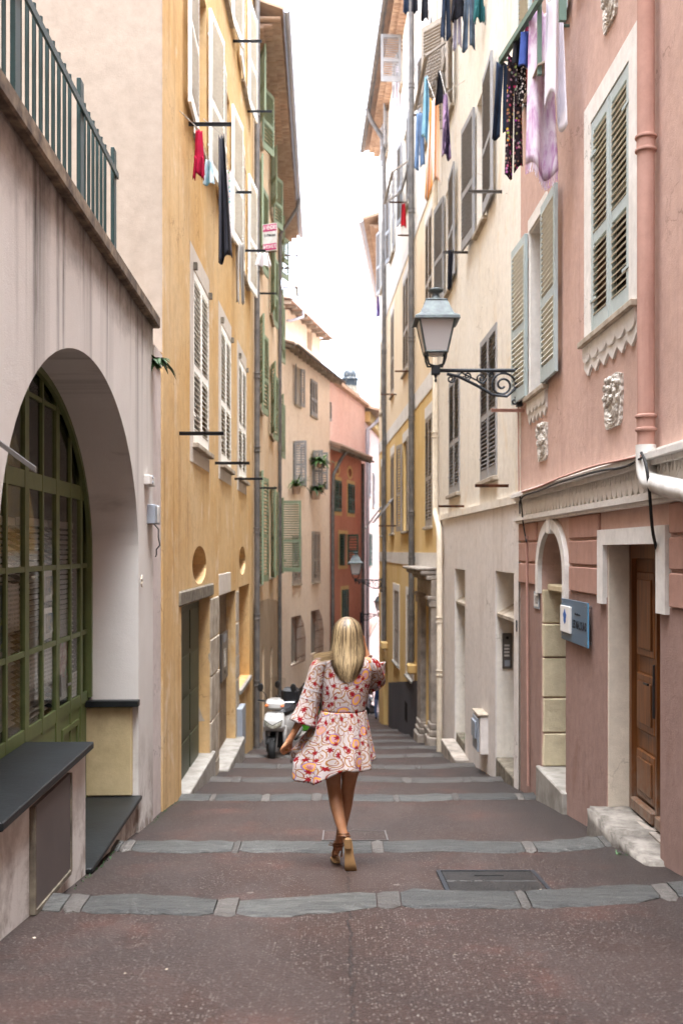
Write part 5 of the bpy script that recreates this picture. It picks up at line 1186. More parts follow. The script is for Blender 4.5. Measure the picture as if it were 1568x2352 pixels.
# next house round the bend, only its eaves show
R4 = Wall('hidden_corner_house', (2.5, 49), (1.36, 35.45), 'house beyond the ochre one, showing its tiled eaves and shutters', 'house')
R4.wall(M['peach'], [(0, E(-11)), (R4.L, E(-11)), (R4.L, E(11.7)), (0, E(11.7))], 5.0)
R4.part('roof', MB().add([(-.2, -.6, E(11.75)), (R4.L+.2, -.6, E(11.75)), (R4.L+.2, 4, E(13)), (-.2, 4, E(13)), (-.2, -.6, E(11.85)), (R4.L+.2, -.6, E(11.85)), (R4.L+.2, 4, E(13.1)), (-.2, 4, E(13.1))], [(0,3,2,1),(4,5,6,7),(0,1,5,4),(1,2,6,5),(2,3,7,6),(3,0,4,7)]), M['tile'])
gutter(R4, -.2, R4.L+.2, -.68, E(11.76), .1, 'zinc_pale'); eave_tiles(R4, .2, R4.L, E(11.55), 2)

# ---------------------------------------------------------------- street lamps
M['opal'] = None
def opal():
    b = NB('frosted_lamp_glass', .45, .5); b.color(lin('#cfcac8')); b.b.inputs['Transmission Weight'].default_value = .25; return b.m
M['opal'] = opal()
M['lamp_roof'] = simple('verdigris_lamp_hood', '#4a4e50', .55, .45, .25, .2, 10, .15, '#5f6a68')
def spiral(c, r0, r1, a0, turns, n=40):
    return [(c[0] + (r0+(r1-r0)*k/n)*math.cos(a0+turns*2*math.pi*k/n), 0, c[1] + (r0+(r1-r0)*k/n)*math.sin(a0+turns*2*math.pi*k/n)) for k in range(n+1)]
def lamp(p, rz, s, label, L=.98):
    """wall lantern on a scrolled bracket; local x points out from the wall"""
    e = empty('street_lamp', p, rz); e.scale = (s, s, s); tag(e, label, 'street lamp', 'lanterns on scrolled wall brackets'); I = M['iron']
    MB().rbox(-.035, .03, -.05, .05, -.42, .07, .006).build('wall_plate', I, e)
    MB().tube([(0, 0, 0), (L+.02, 0, 0)], .022, 10).build('arm', I, e, None, True)
    for pts, r in ((spiral((.19, -.17), .155, .025, math.pi*1.0, -1.9, 56), .014), ([(.84, 0, -.04), (.7, 0, -.07), (.5, 0, -.17), (.3, 0, -.285), (.14, 0, -.30), (.05, 0, -.22), (.02, 0, -.1)], .019),
                   (spiral((.05, -.36), .045, .01, math.pi*.5, 1.3, 24), .011), (spiral((.79, -.10), .05, .012, math.pi*.4, 1.6, 28), .011), (spiral((.60, -.065), .05, .012, 0, -1.6, 28), .010),
                   (spiral((.44, -.09), .062, .014, math.pi, 1.6, 28), .011), (spiral((.33, -.05), .04, .01, 0, 1.5, 24), .009), ([(.40, 0, -.16), (.52, 0, -.10), (.66, 0, -.03)], .010), ([(.66, 0, -.02), (.72, 0, -.07), (.80, 0, -.05)], .010)):
        MB().tube(pts, r, 6).build('scroll', I, e, None, True)
    MB().rbox(L-.04, L+.06, -.045, .045, -.05, .06, .01).build('hub', I, e)
    MB().lathe([(.004, -.14), (.018, -.12), (.008, -.09), (.022, -.06), (.03, -.05)], (L+.01, 0, 0), 8).build('finial', I, e, None, True)
    c = L + .01; b0, t0 = .125, .205; z0, z1 = .20, .58
    for a in range(4):                                          # four curved feet under the lantern
        an = math.pi/4 + a*math.pi/2; x, y = math.cos(an), math.sin(an)
        MB().tube([(c+x*.03, y*.03, .05), (c+x*.12, y*.12, .06), (c+x*.15, y*.15, .13), (c+x*b0*1.3, y*b0*1.3, z0)], .013, 6).build('foot', I, e, None, True)
    cr = lambda h, k: [(c-h, -h, k), (c+h, -h, k), (c+h, h, k), (c-h, h, k)]
    B, T = cr(b0, z0), cr(t0, z1)
    f = MB()
    for k in range(4): f.tube([B[k], T[k]], .013, 6); f.tube([B[k], B[(k+1) % 4]], .014, 6); f.tube([T[k], T[(k+1) % 4]], .014, 6)
    f.build('lantern_frame', M['lamp_roof'], e)
    for k in range(4):
        q = [Vector(B[k]), Vector(B[(k+1) % 4]), Vector(T[(k+1) % 4]), Vector(T[k])]; cc = sum(q, Vector())/4
        q2 = [cc + (v-cc)*.97 for v in q]; nn = (q2[1]-q2[0]).cross(q2[3]-q2[0]).normalized()*.003
        MB().add([v+nn for v in q2]+[v-nn for v in q2], [(0,1,2,3),(7,6,5,4),(0,4,5,1),(1,5,6,2),(2,6,7,3),(3,7,4,0)]).build('pane', M['opal'], e)
    MB().lathe([(.075, .17), (.085, .2), (.05, .215)], (c, 0, 0), 12).build('lamp_bowl', M['opal'], e, None, True)
    h = MB(); prof = [(t0+.055, z1-.02), (t0+.05, z1+.012), (t0-.01, z1+.05), (.125, z1+.21), (.13, z1+.222), (.105, z1+.235), (.07, z1+.25)]; vs = []; fs = []
    for hh, zz_ in prof: vs += cr(hh, zz_)
    for i in range(len(prof)-1):
        for k in range(4): fs.append((i*4+k, i*4+(k+1) % 4, i*4+4+(k+1) % 4, i*4+4+k))
    fs.append((3, 2, 1, 0)); h.add(vs, fs + [tuple(range(len(vs)-4, len(vs)))])
    h.build('hood', M['lamp_roof'], e)
    MB().lathe([(.075, z1+.245), (.045, z1+.29), (.045, z1+.315), (.09, z1+.345), (.092, z1+.36), (.06, z1+.375)], (c, 0, 0), 14).build('chimney', M['lamp_roof'], e, None, True)
    return e
pw = R1.world(Q(11.62), -.04, E((HY-851)/FPX*11.62))
lamp(pw, math.pi, 1.0, 'large grey wall lantern on the corner of the pink house', L=.96)
pw = R3.world(H_(33.9), -.02, E(-(1332-HY)/FPX*33.9))
lamp(pw, math.pi, 1.0, 'wall lantern standing out from the far end of the ochre house', L=.88)
pw = L5.world(L5.L-.3, -.05, E(-(1412-HY)/FPX*45.5)); 
lamp(pw, math.radians(-10), 1.0, 'dark wall lantern at the far edge of the dark red house', L=.85)
# ================================================================ THINGS IN THE ALLEY
def gnd(x, d): return ground_z(x, d) + 0.012 * math.sin(x * 2.3 + d * 1.7) * math.sin(d * 1.1 + x) - 0.02 * max(0, abs(x) - 1.2)
# covers in the paving
def tread_mat():
    b = NB('worn_chequer_plate', .5, .5); p = b.obj(); v = b.n('TexVoronoi', Scale=42.0); b.set(v.inputs['Vector'], p)
    b.color(b.mix(b.ramp(b.noise(p, 5, 5, .7), .35, .7), lin('#1d1c1b'), lin('#33302d'))); b.b.inputs['Metallic'].default_value = .5
    b.bump(b.ramp(v.outputs['Distance'], .2, .4, 1, 0), .6, .006); return b.m
def slab_on_ground(name, x0, x1, d0, d1, mat, label, cat, lift=.008, inset=None):
    cx_, cd_ = (x0+x1)/2, (d0+d1)/2; zs = gnd(cx_, cd_); sl = (gnd(cx_, d1) - gnd(cx_, d0)) / (d1-d0)
    e = empty(name, (cx_, cd_, zs)); e.rotation_euler = (math.atan(sl), 0, 0); tag(e, label, cat)
    w_, h_ = (x1-x0)/2, (d1-d0)/2
    return e, w_, h_
e, w_, h_ = slab_on_ground('manhole_cover', .60, 1.22, 5.70, 6.32, None, 'dark chequered iron cover set beside the stone edging', 'manhole cover')
TM = tread_mat()
for a, b in ((-h_+.03, -.006), (.006, h_-.03)): MB().rbox(-w_+.03, w_-.03, a, b, -.02, .009, .003).build('lid', TM, e)
for a, b, c, d in ((-w_, w_, -h_, -h_+.026), (-w_, w_, h_-.026, h_), (-w_, -w_+.026, -h_+.027, h_-.027), (w_-.026, w_, -h_+.027, h_-.027)): MB().box(a, b, c, d, -.02, .012).build('rim', M['iron'], e)
MB().box(-.09, .09, h_*.45, h_*.45+.02, .009, .013).build('lifting_slot', M['black'], e)
e, w_, h_ = slab_on_ground('paved_cover', -.15, .36, 7.62, 8.14, None, 'access cover filled with asphalt inside thin metal edges', 'manhole cover')
MB().rbox(-w_+.012, w_-.012, -h_+.012, h_-.012, -.02, .006, .002).build('infill', M['asphalt'], e)
for a, b, c, d in ((-w_, w_, -h_, -h_+.010), (-w_, w_, h_-.010, h_), (-w_, -w_+.011, -h_+.011, h_-.011), (w_-.011, w_, -h_+.011, h_-.011)): MB().box(a, b, c, d, -.02, .009).build('edge_strip', M['steel'], e)
# litter: scraps of paper and dry leaf too small to count
rl_ = random.Random(21); m = MB()
for k in range(16):
    x, d = rl_.uniform(-1.5, 1.9), rl_.uniform(3.6, 14); s = rl_.uniform(.003, .008); a = rl_.uniform(0, 6.28); z = gnd(x, d) + .006
    m.add([(x+s*math.cos(a+q)*(1.6 if q in (0, 3) else .8), d+s*math.sin(a+q), z + .002*(q % 2)) for q in (0, 1.2, 3, 4.4)], [(0, 1, 2, 3)])
o = m.build('litter', M['stone']); o['kind'] = 'stuff'; tag(o, 'pale scraps of paper and grit scattered over the paving', 'litter')
# weeds and window plants
def blade(m, p, dir_, L, w_, droop, n=4):
    p = Vector(p); dir_ = Vector(dir_).normalized(); side = dir_.cross(Vector((0, 0, 1)))
    side = side.normalized() if side.length > .01 else Vector((1, 0, 0)); vs = []; fs = []
    for i in range(n+1):
        t = i/n; q = p + dir_*L*t + Vector((0, 0, -droop*L*t*t)); ww = w_*math.sin(math.pi*(.12+.88*t))**.7*(1-t*.25) if i < n else .0006
        vs += [q - side*ww, q + side*ww]
    for i in range(n): fs.append((2*i, 2*i+1, 2*i+3, 2*i+2))
    m.add(vs, fs)
def tuft(name, p, n, L, w_, mat, label, seed, spread=1.0, cat='plant', pot=None, lean=(0, 0, 0)):
    rr = random.Random(seed); p = Vector(p); e = empty(name, p); tag(e, label, cat)
    m = MB()
    for k in range(n):
        a = rr.uniform(0, 6.28); up = rr.uniform(.3, 1.6)
        blade(m, (rr.uniform(-.04, .04)*spread, rr.uniform(-.04, .04)*spread, 0), (math.cos(a)*spread+lean[0], math.sin(a)*spread+lean[1], up+lean[2]), L*rr.uniform(.5, 1.1), w_*rr.uniform(.7, 1.3), rr.uniform(.2, .9))
    m.build('leaves', mat, e)
    if pot: MB().lathe([(pot*.7, -pot*1.6), (pot, -.01), (pot*.92, .0), (pot*.9, -.02)], (0, 0, 0), 12).build('pot', M['tile'], e, None, True)
    return e
tuft('weed', R1.world(Q(7.02), -.20, gnd(1.95, 7.02) - .01), 18, .08, .009, M['leaf_dark'], 'small green weed growing by the worn marble step', 3, 1.0, 'weed')
tuft('weed', A.world(A.L - .02, -.03, E(1.72)), 60, .16, .018, M['leaf_dark'], 'dark green weed rooted under the end of the coping', 4, 1.2, 'weed', None, (0.3, 0, -.9))
tuft('weed', R2.world(C_(16.7), .12, gz(16.7)+.32), 30, .16, .02, M['leaf_dark'], 'dark green weed on the doorstep of the cream house', 6, 1.0, 'weed')
def l4(X, Y, off): u, z = L4.at(X, Y, off); return L4.world(u, -off, z)
tuft('palm_plant', l4(681, 1118, .15), 46, 1.05, .035, M['leaf'], 'spiky potted palm on a window sill of the peach house', 7, .8, 'plant', .16)
tuft('sill_plant', l4(725, 1128, .2), 90, .5, .05, M['leaf_dark'], 'bushy dark potted plant on the next sill of the peach house', 8, 1.1, 'plant', .2)
tuft('sill_plant', l4(738, 1118, .35), 40, .4, .05, M['leaf'], 'small potted plant on a bracket beside the bushy sill plant', 9, 1.0, 'plant', .14)
tuft('climbing_plant', l4(733, 1062, .3), 46, .75, .09, M['leaf'], 'light green broad-leaved plant hanging by the upper peach house window', 10, 1.1, 'plant', .12)
for k, (X, d_) in enumerate(((330, 8.6), (240, 7.0), (395, 9.9))): pass
m = MB()
for k in range(420):                                            # moss and grass in the joint along the left wall
    d = rl_.uniform(5.4, 16.5); x = (xA(d) if d < 9.5 else -1.72) + .012 + abs(rl_.gauss(0, .012)); a = rl_.uniform(0, 6.28)
    if rl_.random() < .5 + .5*math.sin(d*2.1): blade(m, (x, d, gnd(x, d)-.003), (math.cos(a)*.6+.3, math.sin(a)*.6, 1), rl_.uniform(.015, .045), .005, .5, 2)
o = m.build('wall_moss', M['leaf_dark']); o['kind'] = 'stuff'; tag(o, 'moss and grass along the foot of the left walls', 'moss')

# ---------------------------------------------------------------- washing
def cloth_mat(name, c, c2=None, kind='plain', sc=14):
    b = NB(name, .9, .1); p = b.obj()
    if kind == 'plain': b.color(b.mix(b.ramp(b.noise(p, 5, 4), .35, .65), lin(c), lin(c2 or c)))
    elif kind == 'spots':
        v = b.n('TexVoronoi', Scale=float(sc)); b.set(v.inputs['Vector'], p); b.color(b.mix(b.ramp(v.outputs['Distance'], .28, .4), lin(c2), lin(c)))
    elif kind == 'floral':
        v = b.n('TexVoronoi', Scale=float(sc)); b.set(v.inputs['Vector'], p); h = b.n('HueSaturation', Saturation=1.2, Value=.55, Color=v.outputs['Color'])
        b.color(b.mix(b.ramp(v.outputs['Distance'], .25, .45, .9, 0), lin(c), b.mix(.5, h.outputs[0], lin(c2))))
    elif kind == 'dye':
        n1 = b.noise(b.map(p, (9, 9, 3)), 1.0, 5, .6, 1.0); b.color(b.mix(b.ramp(n1, .42, .62), lin(c), lin(c2)))
    elif kind == 'stripe':
        x = b.sep(p); n1 = b.math('FRACT', b.math('MULTIPLY', b.math('ADD', x[0], b.math('MULTIPLY', x[1], .6)), 9.0)); b.color(b.mix(b.ramp(n1, .35, .6), lin(c), lin(c2)))
    b.bump(b.noise(p, 300, 2), .15, .002); return b.m
HUNG = {}
def garment(name, X0, X1, Y0, Y1, d, mat, label, folds=4, top=1.0, bot=1.0, amp=.03, skew=0.0, wave=.04, fringe=0, seed=0, yaw=0.0, cut=None, group='washing hung out to dry'):
    """hanging cloth surveyed from the photograph at its distance d: pinched along the top, folds opening downwards"""
    P0 = on_depth((X0+X1)/2, Y0, d); w_ = (X1-X0)/FPX*d; h_ = (Y1-Y0)/FPX*d; rr = random.Random(seed or int(X0*7+Y0)); ph = rr.uniform(0, 6)
    def f(s, t):
        k = top + (bot-top)*t; x = (s-.5)*w_*k + skew*w_*t; 
        y = amp*(.35+.65*t)*math.sin(s*folds*math.pi+ph+t*.8) + amp*.3*math.sin(s*folds*2.3+ph*2+t*2)
        z = -h_*t + wave*h_*math.sin(s*5+ph)*t - (.04*h_*abs(math.sin(s*math.pi*2)) if t < .05 else 0)
        return (x, y, z)
    m = MB()
    if cut == 'trousers':                                    # hung by the waist: two legs parting below the seat
        for sd_ in (0, 1):
            m.grid(lambda s, t, sd_=sd_: (lambda q: (q[0] + (sd_-.5)*w_*.14*max(0, t-.3), q[1] + (sd_-.5)*.05*t, q[2]*(1 - .05*sd_)))(f(.5*sd_ + s*.5*(1-.12*min(1, t*2)) + .03*(1-sd_)*0, t)), 14, 22)
    elif cut == 'shirt':                                     # pegged at the hem, sleeves falling free
        m.grid(f, 22, 16)
        for sd_ in (-1, 1):
            m.grid(lambda s, t, sd_=sd_: (sd_*w_*(.36 + .16*t*.6) + (s-.5)*w_*.24, -.03 + .03*math.sin(s*6+t*3), -h_*(.62 + .52*t) + .01*math.sin(s*5)), 8, 10)
    else: m.grid(f, 26, 20)
    o = m.build(name, mat, None, P0, True); o.rotation_euler = (0, 0, R(yaw)); o.modifiers.new('cloth', 'SOLIDIFY').thickness = .006
    tag(o, label, 'laundry', group); HUNG[name] = (P0, d)
    if fringe:
        q = MB()
        for k in range(fringe):
            s = k/(fringe-1); a = Vector(f(s, 1)); q.tube([a, a+Vector((rr.uniform(-.01, .01), 0, -.05)), a+Vector((rr.uniform(-.02, .02), 0, -.09))], .004, 4)
        g = q.build('fringe', mat, o); g['kind'] = 'stuff'
    return o
CM = cloth_mat
navy = CM('navy_denim', '#1d2533', '#2b3546'); black = CM('black_cloth', '#17171b', '#232329'); white = CM('white_cloth', '#dcd6dc', '#cdc8d0')
g = garment
g('red_shirt', 446, 468, 297, 400, 10.9, CM('crimson_cloth', '#8d1030', '#a8203f'), 'small crimson garment hanging below the first open shutter', 2, .7, 1.1, cut='shirt')
g('pale_shirt', 468, 492, 366, 424, 11.6, CM('pale_teal_print', '#c9d3da', '#6f95a0', 'dye'), 'pale blue-white garment beside the crimson one', 3, .6, 1.1)
g('black_dress', 489, 530, 309, 596, 12.8, CM('charcoal_cloth', '#26262c', '#4a4a50', 'stripe'), 'long black and grey dress on the yellow house', 4, .3, .75, .05, .22)
g('floral_scarf', 520, 533, 389, 548, 14.4, CM('multicolour_floral', '#c9c2c0', '#4f8fa0', 'floral', 22), 'narrow bright floral scarf behind the long black dress', 3, .8, 1, .03)
g('grey_trousers', 539, 562, 556, 700, 15.9, CM('grey_wool', '#8b8781', '#a6a29b', 'stripe'), 'grey trousers hanging above the third white shutters', 3, .9, .8, .04, .1, cut='trousers')
g('white_bag', 584, 624, 580, 611, 17.3, CM('translucent_white_plastic', '#e5e1e0', '#d9d4d4'), 'white plastic bag tied under the red and white sale sign', 5, .55, 1.0, .05)
# rack on the pink house with its washing
ra, rb_ = on_depth(1149, 140, 10.0), on_depth(1262, -40, 8.6)
rk = empty('drying_rack', (ra.x, ra.y, ra.z)); tag(rk, 'green timber drying rack standing out from the pink house', 'drying rack')
v = rb_ - ra
M['rack'] = simple('grey_green_painted_timber', '#5f7468', .6, .3, 0, .15, 10, .1)
MB().obox(v/2, v/2, Vector((.022, 0, 0)), Vector((0, 0, .03))).build('outer_rail', M['rack'], rk)
MB().obox(Vector((0, 0, -.09)), Vector((.02, 0, 0)), Vector((0, .03, 0)), Vector((0, 0, .1))).build('end_post', M['rack'], rk)
c_ = on_depth(1238, 80, 8.95) - ra; MB().obox(c_, Vector((.018, 0, 0)), Vector((0, .02, 0)), Vector((0, 0, .36))).build('middle_post', M['rack'], rk)
c_ = on_depth(1291, 0, 8.5) - ra; MB().obox(c_, Vector((.03, 0, 0)), Vector((0, .02, 0)), Vector((0, 0, .18))).build('near_post', M['rack'], rk)
for t in (.02, .5, .95):
    p = v*t; q = Vector((2.13 - ra.x, p.y + .02, p.z)); MB().tube([p, q], .014, 6).build('stay', M['rack'], rk)
p0, p1 = on_depth(1215, 230, 9.6), on_depth(1252, 140, 8.9)
MB().obox((p0+p1)/2 - ra, (p1-p0)/2, Vector((.07, 0, .03)), Vector((0, 0, .008))).build('plank', M['stone'], rk)
g('jeans', 1137, 1176, 142, 318, 9.95, navy, 'dark blue jeans at the far end of the green rack', 3, .9, 1.2, .04, -.12, cut='trousers')
g('floral_trousers', 1162, 1202, 120, 403, 9.75, CM('red_black_floral', '#241c20', '#b3484a', 'floral', 26), 'long red and black floral trousers on the green rack', 3, .8, 1.05, .04, -.05, cut='trousers')
g('black_blouse', 1176, 1205, 80, 150, 9.55, black, 'small black top hung over the leopard print one', 3, .7, 1, .03)
g('leopard_top', 1184, 1209, 138, 242, 9.6, CM('leopard_print', '#1b1718', '#c9bdb6', 'spots', 34), 'black and white leopard print garment on the green rack', 3, .9, 1.0, .03)
g('blue_shorts', 1194, 1237, 72, 157, 9.3, CM('cobalt_cotton', '#2c3a6e', '#3b4c86'), 'cobalt blue shorts pegged to the green rack', 3, .9, 1.1, .04, cut='trousers')
g('burgundy_top', 1205, 1237, 36, 84, 9.45, CM('burgundy_cotton', '#4a1428', '#5d1c33'), 'burgundy garment above the cobalt blue shorts', 3, .9, 1, .03)
g('rust_cloth', 1204, 1224, 158, 210, 9.7, CM('rust_brown_cloth', '#3a1712', '#7a2c18'), 'rust brown cloth under the cobalt blue shorts', 2, 1, .9, .03)
g('tie_dye_shawl', 1206, 1272, 14, 392, 9.15, CM('pink_tie_dye', '#cfc3cc', '#a87fa3', 'dye'), 'fringed pink and white tie-dye shawl on the pink house', 3, .7, 1.05, .05, .06, .05, 34)
g('white_sheet', 1250, 1297, -6, 258, 8.85, white, 'long white garment beside the pink tie-dye shawl', 3, .8, 1.0, .06, .05, .16)
# washing on the cream and ochre houses
g('pale_blue_towel', 968, 989, 174, 320, 17.6, CM('sky_blue_towel', '#6f9db3', '#86b0c2'), 'sky blue towel hanging below the raised shutter flap', 3, .3, 1, .05)
g('denim_trousers', 953, 975, 256, 388, 18.2, CM('mid_blue_denim', '#5d7597', '#6f88a8'), 'mid blue denim trousers beside the grey drainpipe', 3, .7, 1.1, .05, cut='trousers')
g('orange_throw', 976, 1018, 224, 436, 17.2, CM('orange_white_weave', '#cf8a3f', '#d9d2cb', 'stripe'), 'orange and white throw with ragged corners', 4, .45, .9, .06, -.1, .12)
g('black_vest', 999, 1020, 162, 240, 17.0, black, 'small black vest above the orange and white throw', 2, .3, 1, .04)
g('purple_shawl', 1010, 1035, 214, 362, 16.6, CM('purple_black_print', '#2a2036', '#b79ac0', 'dye'), 'purple and black shawl hanging to a point', 3, .35, .8, .05, .1)
for k, (X0, X1, Y1, d, mt, nm, lab) in enumerate(((1013, 1036, 92, 16.0, navy, 'navy_trousers', 'navy trousers high on the cream house'), (1040, 1062, 114, 15.4, CM('lilac_grey_cloth', '#8d8896', '#a7a2ae'), 'lilac_trousers', 'lilac grey trousers high on the cream house'),
        (1036, 1068, 42, 15.3, black, 'black_shirt', 'black shirt over the lilac grey trousers'), (1062, 1094, 118, 14.6, CM('slate_grey_cloth', '#39434f', '#5d6975'), 'slate_trousers', 'slate grey trousers hanging at a slant'), (1088, 1112, 46, 14.2, CM('teal_cloth', '#1f4a4c', '#2f6264'), 'teal_shirt', 'teal shirt at the end of the high washing line'),
        (926, 941, 30, 24, navy, 'navy_socks', 'navy socks above the far drainpipe'), (945, 960, 28, 22, black, 'black_socks', 'black socks against the pale upper wall'), (966, 985, 46, 20, black, 'black_stockings', 'black stockings above the raised shutter flap'))):
    g(nm, X0, X1, -25, Y1, d, mt, lab, 3, .75, 1, .04, -.05, cut='trousers' if 'trousers' in nm else ('shirt' if 'shirt' in nm else None))
g('red_blouse', 919, 934, 466, 521, 25.0, CM('bright_red_cloth', '#a31d24', '#8a1520'), 'small bright red garment on the ochre house', 2, .5, .9, .04)
g('black_sock', 1026, 1044, 572, 664, 15.9, black, 'black garment tied to the bar of the cream house', 2, .7, .5, .04, -.2)
g('white_towel', 903, 922, 150, 250, 27.5, white, 'white towel below the open attic shutter', 3, .4, .9, .05)
g('violet_flag', 863, 873, 680, 728, 35.0, CM('violet_cloth', '#5a4a78', '#6f5d8c'), 'small violet cloth at the far corner of the ochre house', 2, .4, 1, .04)
# the lines they hang from
def washing_line(names, W, label):
    pts = sorted((HUNG[n][0] for n in names), key=lambda q: q.y); a, b = pts[0], pts[-1]
    def back(q, dy): u = W.ud(q.y + dy); return W.world(u, 0.0, q.z + .05)
    pts = [back(a, -.35)] + pts + [back(b, .35)]; o0 = pts[-1]
    o = MB().tube([q - o0 for q in pts], .005, 5).build('washing_line', M['white_plastic'], None, o0, True); tag(o, label, 'washing line')
washing_line(['red_shirt', 'pale_shirt'], Yl, 'thin cord holding the crimson and pale garments')
washing_line(['black_dress', 'floral_scarf'], Yl, 'thin cord holding the long black dress')
washing_line(['grey_trousers'], Yl, 'thin cord holding the grey trousers')
washing_line(['pale_blue_towel', 'denim_trousers', 'orange_throw', 'black_vest', 'purple_shawl'], R2, 'thin cord holding the sky blue towel and orange throw')
washing_line(['navy_trousers', 'lilac_trousers', 'slate_trousers', 'teal_shirt', 'black_shirt'], R2, 'thin cord strung high along the cream house')
washing_line(['navy_socks', 'black_socks', 'black_stockings'], R3, 'thin cord strung high along the ochre house')
washing_line(['red_blouse'], R3, 'thin cord holding the small bright red garment')
washing_line(['white_towel'], R3, 'thin cord under the open attic shutter')
washing_line(['violet_flag'], R3, 'thin cord at the far corner of the ochre house')
# for-sale board
p = on_depth(620, 576, 18.6); w_ = 35/FPX*18.6; h_ = 62/FPX*18.6
o = MB().rbox(-w_/2, w_/2, -.008, .008, 0, h_, .002).build('sale_sign', M['white_plastic'], None, p); o.rotation_euler = (0, 0, R(-22)); tag(o, 'white and magenta for-sale board fixed to the orange house', 'sign')
mag = simple('magenta_print', '#a81a58', .5)
for z0, z1 in ((.72, .975), (.03, .26)): MB().box(-w_*.49, w_*.49, -.0105, -.0085, h_*z0, h_*z1).build('band', mag, o)
lettering('A VENDRE', .1, M['white_plastic'], o, (0, -.012, h_*.85), w_*.94, True, height=h_*.16)
lettering('3 Pièces', .1, M['ink'], o, (0, -.010, h_*.57), w_*.8, True, height=h_*.10)
lettering('04 92 04 02 92', .1, M['white_plastic'], o, (0, -.012, h_*.145), w_*.94, True, height=h_*.15)
MB().tube([(-w_/2, .01, -.02), (w_/2, .01, -.02)], .012, 6).tube([(-w_/2, .01, -.02), (-.45, .55, -.02)], .01, 6).build('bracket', M['iron_rust'], o)

# ---------------------------------------------------------------- scooters
M['sc_white'] = simple('white_scooter_paint', '#b5b3af', .25, .5, 0, .03)
M['sc_grey'] = simple('grey_scooter_plastic', '#8b8580', .4, .4, 0, .05)
M['lens'] = simple('clear_headlamp_lens', '#a9a695', .1, .6, .3, .1, 30, 0, '#d3d1c4')
M['amber'] = simple('amber_lens', '#d2641c', .2, .5); M['seat'] = simple('black_seat_vinyl', '#1e1f22', .5, .4)
M['lime'] = simple('lime_green_paint', '#55b02c', .3, .5); M['screen'] = thin_glass('scooter_windscreen', (.86, .85, .82, 1))
def loft(m, secs, n=20):
    """closed skin over superellipse sections (cx, cy, z, rx, ry, power)"""
    def f(s, t):
        k = t*(len(secs)-1); i = min(int(k), len(secs)-2); q = k-i; a, b = secs[i], secs[i+1]; c = [a[j]+(b[j]-a[j])*q for j in range(6)]
        an = s*2*math.pi; co, si = math.cos(an), math.sin(an); pw_ = 2/c[5]
        return (c[0]+c[3]*abs(co)**pw_*(1 if co > 0 else -1), c[1]+c[4]*abs(si)**pw_*(1 if si > 0 else -1), c[2])
    r0 = len(m.v); nv = (len(secs)-1)*3+1
    m.grid(f, n, nv, True); m.f.append(tuple(r0+k for k in range(n-1, -1, -1))); m.f.append(tuple(r0+(nv-1)*n+k for k in range(n))); return m
def torus(m, c, Rr, r, n=28, k=10, rot=0.0):
    c = Vector(c); ca, sa = math.cos(rot), math.sin(rot)
    def f(s, t):
        a, b = s*2*math.pi, t*2*math.pi; y = (Rr+r*math.cos(b))*math.cos(a); z = (Rr+r*math.cos(b))*math.sin(a); x = r*1.05*math.sin(b)
        return c + Vector((x*ca - y*sa, x*sa + y*ca, z))
    return m.grid(f, n, k+1, True)
